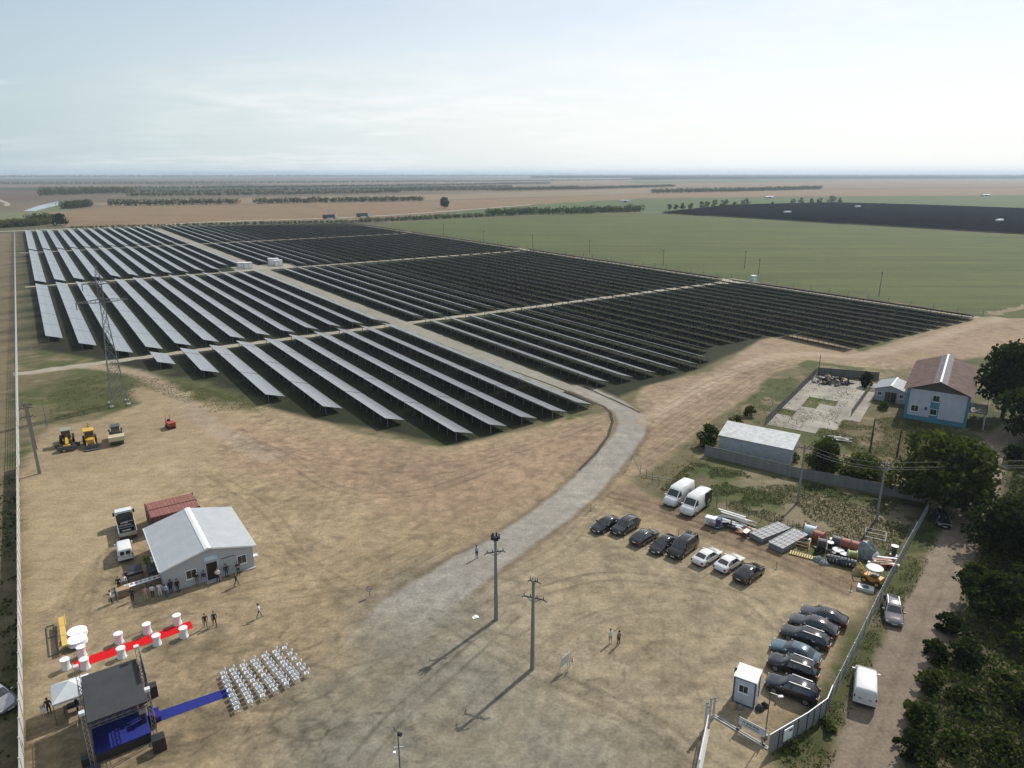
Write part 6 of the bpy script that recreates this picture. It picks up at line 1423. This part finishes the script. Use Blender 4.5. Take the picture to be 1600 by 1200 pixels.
for i, (dx, dy, s_) in enumerate(((.3, -.6, .4), (.9, -.5, .35), (2.4, .3, .45), (2.7, .9, .4))):
    t2 = thing('litter_bag', f'{["tan carton at the foot of", "brown sack under the window of", "dark bag beside", "dark tyre stack behind"][i]} the guard cabin', 'bag', (p0.x + dx * math.cos(rz) - dy * math.sin(rz), p0.y + dx * math.sin(rz) + dy * math.cos(rz), 0), 0, 'bags round the guard cabin'); lump(t2, 'sack', s_, s_ * .8, s_ * 1.2, [m_wood, m_greyw, m_black, m_tyre][i], 40 + i, 10)
FTOP = 1.9
fpts = [at(1452, 783, FTOP), at(1387, 900, FTOP), at(1345, 985, FTOP), at(1301, 1072, FTOP)]
mesh_fence('wire_mesh_fence', 'grey wire mesh fence between the car park and the dirt lane', fpts, FTOP, mat('fence_wire', (.30, .31, .33), rough=.5, metal=.4, var=.1), 2.5, 6, bars=.20, wr=.018)
spts = [at(1301, 1072, FTOP), at(1293, 1092, FTOP), at(1263, 1114, FTOP), at(1203, 1149, FTOP)]
t = thing('sheet_metal_fence', 'solid grey sheet metal fence bending towards the gate', 'fence', (*spts[0], 0))
m_sheet = mat('grey_sheet', (.30, .31, .33), rough=.45, metal=.3, var=.08)
for a, b in zip(spts[:-1], spts[1:]):
    A, B = Vector((*a, 0)), Vector((*b, 0)); n = max(1, int((B - A).length / 1.15 + .5)); rz_ = xy_az(a, b); w_ = (B - A).length / n
    sm = corrugated(0, FTOP, 0, w_ - .03, 0, 0, .2, .03, .01)
    sm.v = [(y, z, x) for x, y, z in sm.v]; sme = sm.mesh('sheet', m_sheet); psm = MB().box(-.04, .04, -.05, .05, -.1, FTOP + .04).mesh('post', m_dark)
    for i in range(n):
        o = link('sheet', sme, t); o.location = A.lerp(B, i / n) - Vector((*spts[0], 0)) + Vector((0, 0, .03)); o.rotation_euler = (0, 0, rz_)
        o = link('post', psm, t); o.location = A.lerp(B, i / n) - Vector((*spts[0], 0)); o.rotation_euler = (0, 0, rz_)
    o = MB().bar((0, 0, FTOP + .06), ((B - A).length, 0, FTOP + .06), .06).build('top_rail', m_fgal, t); o.location = A - Vector((*spts[0], 0)); o.rotation_euler = (0, 0, rz_)
g0, g1 = Vector((*at(1112, 1117), 0)), Vector((*at(1200, 1170), 0))
t = thing('gate_beam', 'pale concrete beam carrying the sliding gate rail', 'beam', tuple(g0), xy_az(g0, g1)); MB().box(0, (g1 - g0).length, -.17, .17, -.05, .10).build('beam', m_concp, t); MB().bar((.1, 0, .115), ((g1 - g0).length - .1, 0, .115), .06).build('rail', m_dark, t)
for x in (.5, .97): MB().cbox((x * (g1 - g0).length * .95, 0, .2), (.25, .2, .2)).build('roller', m_dark, t)
g2 = Vector((*at(1090, 1215), 0)); g3 = Vector((*at(1105, 1140), 0))
t = thing('sliding_gate', 'pushed open sliding gate seen from above along the foreground', 'gate', tuple(g3), xy_az(g3, g2)); GL = (g2 - g3).length
for z in (.25, 1.0, 1.75): MB().bar((0, 0, z), (GL, 0, z), .07).build('rail', m_fgal, t)
for k in range(int(GL / .25) + 1): MB().bar((.25 * k, 0, .2), (.25 * k, 0, 1.8), .035).build('bar', m_fgal, t)
MB().box(0, GL, -.22, .22, -.05, .09).build('track_slab', m_concp, t)
for i, (px, py, h) in enumerate(((1101, 1141, 2.9), (1107, 1136, 3.0), (1114, 1122, 2.2))):
    t = thing('gate_post', f'{["grey gate post nearest the foreground", "taller grey gate post of the close pair", "short gate post at the beam end"][i]}', 'post', at(px, py), 0, 'posts of the sliding gate'); MB().box(-.08, .08, -.08, .08, -.1, h).build('shaft', m_fgal, t); MB().box(-.12, .12, -.12, .12, h, h + .06).build('cap', m_dark, t); MB().bar((-.08, 0, h * .8), (.25, .1, h * .8), .06).build('guide', m_dark, t)
bA, bB = Vector((*at(1153, 1139), 0)), Vector((*at(1194, 1161), 0))
t = thing('gate_banner', 'white printed banner on a low frame beside the gate beam', 'banner', tuple(bA), xy_az(bA, bB)); BL = (bB - bA).length
MB().box(0, BL, -.02, .02, .55, 1.35).build('sheet', m_steelw, t)
for x in (0, BL): MB().bar((x, .04, 0), (x, .04, 1.75), .06).build('post', m_dark, t)
for k in range(5): MB().box(.35 + .3 * k, .55 + .3 * k + .05 * (k % 2), -.028, -.021, .98, 1.10).build('print', m_dark, t)
MB().box(.3, BL - .5, -.028, -.021, .75, .80).build('print', m_bl, t)
t = thing('lamp_post', 'slender dark lamp post beside the gate banner', 'lamp', at(1195, 1152), 0); MB().cyl((0, 0, 0), (0, 0, 4.6), .05, .04, 8).build('shaft', m_dark, t); MB().bar((0, 0, 4.6), (.7, -.3, 4.5), .05).build('arm', m_pale, t); MB().box(.5, .95, -.4, -.15, 4.42, 4.5).build('lamp_head', m_pale, t); MB().box(-.2, .2, -.15, .15, 0, .3).build('base', m_conc, t)
s0 = Vector((*at(1222, 1165), 0)); t = thing('notice_board', 'square white notice board fixed to the sheet metal fence', 'sign', (s0.x, s0.y, 0), xy_az(spts[3], spts[2])); MB().box(-.15, .95, -.16, -.10, .55, 1.75).build('panel', m_white, t); MB().box(.45, .85, -.175, -.165, 1.35, 1.55).build('print', m_dark, t); MB().bar((0, -.08, 0), (0, -.08, 1.7), .05).build('post', m_dark, t)

# ------------------------------------------------------------------ old farmstead
t = thing('post_fence', 'sparse old post and wire fence along the grass above the car park', 'fence', (0, 0, 0))
fp = W([(1000, 742), (1040, 766), (1090, 785), (1150, 800), (1230, 828), (1262, 838)]); fl = 0
for a, b in zip(fp[:-1], fp[1:]):
    for k in range(4):
        q = (a[0] + (b[0] - a[0]) * k / 4, a[1] + (b[1] - a[1]) * k / 4); MB().cyl((*q, 0), (q[0] + random.uniform(-.1, .1), q[1], 1.7), .05, n=5).build('post', m_greyw, t)
    for z in (.6, 1.4): MB().bar((*a, z), (*b, z), .018).build('wire', m_dark, t)
t = thing('broken_frame', 'bent pipe frame at the corner of the old fence', 'frame', at(1003, 745), 0); MB().bar((0, 0, 0), (-1.2, 2.6, 2.6), .08).bar((0, 0, .3), (4.2, -1.8, .4), .10).bar((-1.2, 2.6, 2.6), (-1.0, 5.0, .4), .06).build('pipe', m_galv, t)
panel_wall('farm_wall', 'weathered grey concrete slab wall in front of the long shed', at(1101, 712), at(1232, 744), 1.9, mat('old_concrete', (.17, .165, .155), rough=.95, var=.2, scale=1.5), 2.6, tiers=4)
panel_wall('farm_wall', 'shaded concrete slab wall running under the walnut tree', at(1234, 744.5), at(1446, 786), 1.8, MATS['old_concrete'], 2.6, tiers=4)
panel_wall('yard_wall', 'dark concrete wall closing the back of the concrete yard', at(1277, 586), at(1372, 594), 1.9, mat('dark_old_concrete', (.11, .11, .105), rough=.95, var=.2), 2.6, tiers=4)
panel_wall('yard_fence', 'leaning slatted fence along the concrete yard', at(1196, 664), at(1275, 585), 1.7, mat('old_fence_slat', (.12, .115, .11), rough=.95, var=.3), 1.6, tiers=1)
panel_wall('low_wall', 'low broken wall beside the small white shed', at(1330, 650), at(1357, 612), 1.5, MATS['old_concrete'], 2.5, tiers=3)
yd = bpy.data.objects.new('concrete_yard', None); COL.objects.link(yd); yd.location = (*at(1195, 664), .02); yd.rotation_euler = (0, 0, PX); tag(yd, kind='structure')
m_slab = [mat(f'yard_slab_{"abc"[i]}', c, rough=.95, var=.30, scale=.22, bump=.15, detail=8) for i, c in enumerate(((.255, .235, .195), (.235, .217, .182), (.275, .253, .21)))]
rs = random.Random(12)
for i in range(5):
    for j in range(11):
        if (i, j) in ((1, 4), (1, 5), (2, 5), (4, 0), (4, 1), (3, 0), (4, 9), (0, 2)) or (i == 4 and j < 3): continue
        x0, y0 = .3 + i * 2.9, .4 + j * 3.75
        o = MB().box(x0 + rs.uniform(.0, .03), x0 + 2.9 - rs.uniform(.0, .03), y0 + rs.uniform(.0, .03), y0 + 3.75 - rs.uniform(.0, .04), -.1, .03 + rs.uniform(0, .03)).build('slab', m_slab[rs.randint(0, 2)], yd)
t = thing('rubble_pile', 'dark pile of rubble and scrap on the concrete yard', 'rubble', (*at(1299, 597), .03), 0)
for k in range(90):
    a, q = rs.uniform(0, 6.28), rs.random() ** .6; s_ = rs.uniform(.25, .75); M_ = Matrix.Translation((4.2 * q * math.cos(a), 3.2 * q * math.sin(a), .1 + 1.3 * (1 - q) * rs.random() + .1)) @ Matrix.Rotation(rs.uniform(0, 3), 4, (rs.random(), rs.random(), rs.random() + .1)); MB().box(-s_, s_, -s_ * .5, s_ * .5, -s_ * .2, s_ * .2, M=M_).build('chunk', [m_dark, m_greyw, m_concp, m_black, m_wood][k % 5], t)
t = thing('debris_pile', 'few grey boards and debris near the bushes behind the long shed', 'rubble', at(1310, 688), PX)
for k in range(14): M_ = Matrix.Translation((rs.uniform(-2, 2), rs.uniform(-1, 1), rs.uniform(.05, .5))) @ Matrix.Rotation(rs.uniform(-1, 1), 4, 'Z'); MB().box(-.8, .8, -.25, .25, 0, .08, M=M_).build('board', [m_greyw, m_pale, m_concp][k % 3], t)
# long shed
sA = at(1122, 680, 2.9); t = thing('long_shed', 'long low shed with white corrugated single slope roof', 'shed', (*sA, 0), PX)
SL, SDp = 12.3, 4.8
MB().add([(0.2, .25, 0), (SL - .2, .25, 0), (SL - .2, SDp - .2, 0), (.2, SDp - .2, 0), (.2, .25, 2.85), (SL - .2, .25, 2.85), (SL - .2, SDp - .2, 4.0), (.2, SDp - .2, 4.0)], [(0, 3, 2, 1), (4, 5, 6, 7), (0, 1, 5, 4), (1, 2, 6, 5), (2, 3, 7, 6), (3, 0, 4, 7)]).build('wall', mat('shed_wall', (.30, .32, .35), rough=.9, var=.12), t)
sh_ = corrugated(0, SDp, 0, SL, 2.93, 4.12, .3, .04); sh_.v = [(y, x, z) for x, y, z in sh_.v]; sh_.build('roof_sheet', mat('worn_white_roof', (.46, .47, .47), rough=.6, var=.22, scale=1.4), t)
MB().box(-.0 + .15, .2, 1.5, 2.6, 0, 2.1).build('door', m_greyw, t)
# house
hA, hB = at(1411, 653), at(1507, 669); t = thing('farm_house', 'two storey white and turquoise house with rusty brown roof', 'house', (*hA, 0), xy_az(hA, hB)); HW, HD, HE, HR = 10.3, 24.0, 6.2, 8.2
m_hw = mat('whitewash', (.44, .45, .50), rough=.9, var=.08, scale=.8); m_tq = mat('turquoise_paint', (.065, .20, .26), rough=.85, var=.12)
MB().box(0, HW, 0, HD, .95, HE).build('wall', m_hw, t); MB().box(-.06, HW + .06, -.06, HD + .06, 0, .95).build('plinth', m_tq, t)
MB().box(-.05, .45, -.05, .4, .96, HE).build('corner_pilaster', m_tq, t); MB().box(HW - .45, HW + .05, -.05, .4, .96, HE).build('corner_pilaster', m_tq, t); MB().box(4.15, 5.6, -.04, .02, .96, 4.9).build('stair_panel', m_tq, t)
MB().extrude([(0, HE + .005), (HW, HE + .005), (HW / 2, HR)], .05, HD).build('gable', mat('dark_gable_boards', (.085, .07, .058), rough=.9, var=.25, scale=3), t)
m_rust = mat('rusty_roof', (.115, .062, .045), rough=.75, var=.35, scale=.8); m_rsil = mat('silver_roof', (.15, .14, .14), rough=.5, metal=.2, var=.25, scale=1.2)
for sd in (0, 1):
    e = -.7 if sd == 0 else HW + .7; zE = HE - .7 * (HR - HE) / (HW / 2) + .12; f = .80
    xm, zm = e + (HW / 2 - e) * f, zE + (HR + .12 - zE) * f
    corrugated(e, xm, -.6, HD + .5, zE, zm, .5, .05).build('roof_sheet', m_rust, t); corrugated(xm, HW / 2, -.6, HD + .5, zm + .02, HR + .14, .5, .05).build('roof_sheet', m_rsil, t)
MB().box(HW / 2 - .16, HW / 2 + .16, -.62, HD + .52, HR + .14, HR + .24).build('ridge_cap', m_pale, t)
window_part(t, 4.3, 5.5, 4.2, 5.5, -.04); window_part(t, 4.2, 5.4, 1.55, 2.75, -.04); window_part(t, 1.0, 2.3, 1.7, 3.0)
MB().box(3.3, 3.7, -.05, .01, 2.3, 2.9).build('vent', m_dark, t)
MB().box(HW + .07, HW + 3.0, .6, 7, 3.0, 3.15).build('balcony', m_greyw, t); MB().box(HW + 2.9, HW + 2.98, .6, 7, 3.16, 4.0).build('balcony_rail', m_greyw, t)
for y in (.8, 3.8, 6.8): MB().bar((HW + 2.8, y, 0), (HW + 2.8, y, 3.0), .15).build('porch_post', m_pale, t)
# small shed
qA, qB = at(1365, 624), at(1412, 632); t = thing('small_shed', 'small pale shed with white gable roof beside the house', 'shed', (*qA, 0), xy_az(qA, qB)); w_ = 5.9
MB().extrude([(0, 0), (w_, 0), (w_, 2.6), (w_ / 2, 3.5), (0, 2.6)], 0, 7.0).build('wall', mat('pale_shed_wall', (.33, .335, .36), rough=.9, var=.1), t)
for e in (-.3, w_ + .3): corrugated(e, w_ / 2, -.3, 7.2, 2.56, 3.6, .35, .04).build('roof_sheet', m_roofw, t)
MB().box(w_ / 2 - .15, w_ / 2 + .15, -.32, 7.22, 3.6, 3.68).build('ridge_cap', m_white, t)
for a in (2.0, 3.1): MB().box(a, a + 1.0, -.05, .01, 0, 2.1).build('door', [m_bark, m_black][int(a > 2.5)], t)
window_part(t, .5, 1.4, 1.1, 2.0); window_part(t, 4.6, 5.4, 1.1, 2.0)
# poles of the farm
utility_pole('power_pole', 'grey wooden power pole standing in the grass before the long shed', at(1246, 786), 9.2, PX, ((.93, .8),), .16)
utility_pole('power_pole', 'grey power pole with crossarm in front of the walnut tree', at(1369, 813), 8.6, PX, ((.90, .9), (.98, .5)), .17)
utility_pole('timber_post', 'black timber post in the farm garden, the taller one', at(1359, 706), 6.1, 0, (), .13, m_poleb, group='black posts in the garden')
utility_pole('timber_post', 'black timber post in the farm garden, nearer the walnut tree', at(1401, 715), 5.0, 0, (), .13, m_poleb, group='black posts in the garden')
utility_pole('timber_post', 'white topped post along the slatted yard fence', at(1207, 634), 3.4, 0, (), .08, m_pale, group='posts at the yard fence')
utility_pole('timber_post', 'pale pole at the far corner of the yard fence', at(1279, 580), 4.2, 0, (), .09, m_greyw, group='posts at the yard fence')
q0, q1 = Vector((*at(1246, 786), 8.7)), Vector((*at(1369, 813), 7.9)); q2 = Vector((130, 92, 8.5))
for i, dz in enumerate((0, -.5, .4)):
    w = MB()
    for A, B in ((q0, q1), (q1, q2)):
        pr_ = None
        for k in range(13):
            s_ = k / 12; p = A.lerp(B, s_) + Vector((0, .4 * i, dz - 1.2 * 4 * s_ * (1 - s_) * .5))
            if pr_ is not None: w.bar(pr_, p, .028)
            pr_ = p
    tag(w.build('power_line', m_dark), f'thin overhead wire slung past the walnut tree, {["middle", "lowest", "topmost"][i]} of three', 'wire', 'overhead wires')

# ------------------------------------------------------------------ trees and shrubs near the lane
tree('broadleaf_tree', 'tall dark broadleaf tree behind the farm house', at(1566, 652), 16, 6.8, 9000, .36, L_DARK, 201, lob=16, low=.12)
tree('walnut_tree', 'broad walnut tree over the wall at the lane', at(1474, 792), 11, 8.2, 11000, .33, L_MID, 202, lob=18, low=.10)
tree('broadleaf_tree', 'bushy tree at the end of the long shed', at(1287, 742), 6.6, 3.6, 3600, .26, L_MID, 203, lob=10, low=.02)
tree('shrub', 'wide low bush between the long shed and the walnut tree', at(1347, 752), 4.2, 4.6, 3400, .25, L_MID, 204, trunk=True, lob=12, low=-.05, cat='shrub')
tree('shrub', 'bush pressed against the left end of the long shed', at(1106, 697), 4.2, 2.4, 1800, .24, L_MID, 205, lob=8, low=-.02, cat='shrub')
tree('shrub', 'small bush beside the small white shed', at(1352, 604), 3.5, 1.8, 900, .25, L_DARK, 206, lob=6, low=0, cat='shrub')
tree('broadleaf_tree', 'dark tree right of the house at the picture edge', at(1618, 690), 11, 7.5, 5000, .38, L_DARK, 207, lob=12, low=.05)
tree('shrub', 'olive bush on the bend of the lane', at(1583, 724), 3.4, 2.6, 1300, .24, L_DARK, 208, lob=7, low=-.05, cat='shrub')
tree('broadleaf_tree', 'large dark tree overhanging the lane opposite the fence end', at(1580, 868), 8.0, 6.0, 7000, .30, L_DARK, 209, lob=15, low=.04)
tree('broadleaf_tree', 'dark bushy tree beside the lane below the overhanging one', at(1556, 960), 5.0, 4.3, 5200, .26, L_DARK, 210, lob=13, low=.0)
sh = [(1512, 905, 2.6, 2.0), (1470, 985, 2.4, 1.9), (1452, 1030, 2.6, 2.0), (1442, 1075, 2.2, 1.8), (1424, 1128, 2.4, 1.9), (1418, 1180, 2.6, 2.0), (1500, 1040, 3.0, 2.5), (1590, 1010, 3.6, 3.0), (1560, 1090, 2.6, 2.4), (1500, 1105, 2.2, 2.0), (1600, 1120, 3.4, 2.8), (1480, 1170, 2.0, 1.8), (1552, 1180, 2.6, 2.2), (1530, 1240, 2.8, 2.5), (1602, 930, 4.5, 3.4), (1610, 800, 5.5, 4.0)]
for i, (px, py, h, r0) in enumerate(sh):
    tree('shrub', f'dark shrub in the thicket right of the dirt lane, {ordinal(i + 1)} counting from the overhanging tree', at(px + 10, py), h * .82, r0 * .9, int(900 * r0), .18, [L_MID, L_DARK, L_DARK, L_MID][i % 4], 220 + i, 'shrubs of the thicket', lob=9, low=-.12, cat='shrub')
for i, (px, py, h, r0, lb) in enumerate(((1170, 650, 2.2, 1.6, 'outside the slatted fence'), (1150, 668, 2.4, 1.8, 'between slatted fence and long shed'), (1232, 1172, .9, .9, 'under the sheet metal fence by the gate'), (1290, 1140, .8, 1.1, 'at the bend of the sheet metal fence'), (1236, 720, 2.0, 1.5, 'at the right foot of the long shed'), (1380, 640, 1.8, 1.5, 'on the edge of the farm yard'), (1430, 690, 1.6, 1.8, 'in front of the farm house'))):
    tree('shrub', f'small green bush {lb}', at(px, py), h, r0, int(700 * r0), .15, L_MID, 260 + i, 'small bushes', trunk=False, lob=7, low=-.15, cat='shrub')
def scrub(name, label, poly_px, n, size, mats, seed, top=2.4):
    P = W(poly_px); r = np.random.default_rng(seed); xs_ = [p[0] for p in P]; ys_ = [p[1] for p in P]
    X = r.uniform(min(xs_), max(xs_), n * 3); Y = r.uniform(min(ys_), max(ys_), n * 3); hgt_ = np.clip((fbm(X, Y, 5.0, seed, 3) - .40) * 6.0, 0, 1.2) * top
    ok = inside(X, Y, P) & (hgt_ > .15) & (seg_dist(X, Y, LANE[::6]) > 3.3); X, Y, hgt_ = X[ok][:n], Y[ok][:n], hgt_[ok][:n]
    return tag(link(name, leaf_mesh(name, np.stack([X, Y, hgt_ * (1 - .6 * r.random(len(X)) ** 2)], 1), size, mats, up=.5, seed=seed)), label, 'scrub', kind='stuff')
scrub('scrub', 'dark scrub belt beside the dirt lane', [(1580, 720), (1556, 790), (1522, 890), (1485, 960), (1445, 1060), (1405, 1330), (1850, 1330), (1850, 720)], 50000, .15, L_DARK + L_MID, 311, 1.7)
def tufts(name, label, poly_px, n, size, mats, seed, hmax=.35, mask=None):
    P = W(poly_px); r = np.random.default_rng(seed); xs_ = [p[0] for p in P]; ys_ = [p[1] for p in P]
    X = r.uniform(min(xs_), max(xs_), n * 3); Y = r.uniform(min(ys_), max(ys_), n * 3); ok = inside(X, Y, P) & (fbm(X, Y, 3.0, seed) > .44) & (seg_dist(X, Y, LANE[::6]) > 2.1)
    X, Y = X[ok][:n], Y[ok][:n]; Z = r.uniform(.02, hmax, len(X)) * (0.4 + fbm(X, Y, 2.0, seed + 5))
    return tag(link(name, leaf_mesh(name, np.stack([X, Y, Z], 1), size, mats, up=2.0, seed=seed)), label, 'grass', kind='stuff')
tufts('grass', 'weeds and grass on the verge between fence and lane', [(1450, 800), (1500, 800), (1445, 900), (1390, 1010), (1335, 1120), (1300, 1250), (1205, 1180), (1300, 1100), (1390, 915)], 22000, .085, L_MID, 301, .25)
tufts('grass', 'grass and weeds in the plot behind the stored material', [(1030, 765), (1080, 722), (1240, 748), (1440, 792), (1385, 895), (1270, 838), (1150, 798)], 26000, .08, L_MID, 302, .15)
tufts('undergrowth', 'undergrowth of the thicket right of the dirt lane', [(1570, 720), (1545, 790), (1515, 890), (1475, 960), (1435, 1060), (1395, 1330), (1800, 1330), (1800, 720)], 24000, .16, L_MID, 303, .8)
tufts('grass', 'weeds along the slatted yard fence and long shed', [(1020, 735), (1200, 600), (1275, 578), (1200, 660), (1120, 720), (1060, 760)], 9000, .10, L_OLIVE, 304)
tufts('grass', 'green and rusty weeds below the first solar rows', [(70, 600), (180, 582), (300, 600), (420, 638), (330, 645), (220, 604), (180, 640), (80, 658)], 9000, .09, L_OLIVE, 305, .12)
tufts('grass', 'weeds outside the concrete fence', [(-60, 760), (30, 745), (33, 1250), (-200, 1250)], 5000, .2, L_MID, 306)
tufts('grass', 'weeds growing in the farm garden', [(1260, 690), (1300, 660), (1420, 650), (1520, 690), (1440, 770), (1250, 740)], 14000, .11, L_OLIVE, 307)
# trucks on the country road
def lorry(label, px, py, c):
    t = thing('lorry', label, 'lorry', (*at(px, py), .15), 0.55, 'lorries on the country road')
    MB().box(-7, 5.2, -1.3, 1.3, 1.1, 4.0).build('trailer', c, t); MB().extrude([(5.4, .6), (7.6, .6), (7.8, 1.8), (7.3, 3.4), (5.5, 3.6)], -1.25, 1.25).build('cab', m_white, t); MB().box(-7, 5, -1.0, 1.0, .7, 1.08).build('chassis', m_dark, t)
    for x in (-6, -4.8, -3.6, 4.4, 6.6):
        for y in (-1.1, 1.1): wheel(t, x, y, .5, .3, m_dark)
lorry('dark blue lorry on the country road behind the solar park', 515, 341.5, mat('lorry_blue', (.03, .04, .11), rough=.5)); lorry('green lorry on the country road ahead of the blue one', 567, 339, mat('lorry_green', (.035, .085, .055), rough=.5))

tufts('grass', 'weeds growing through the cracks of the concrete yard', [(1200, 664), (1275, 585), (1352, 592), (1300, 668), (1250, 672)], 5000, .10, L_OLIVE, 308, .2)
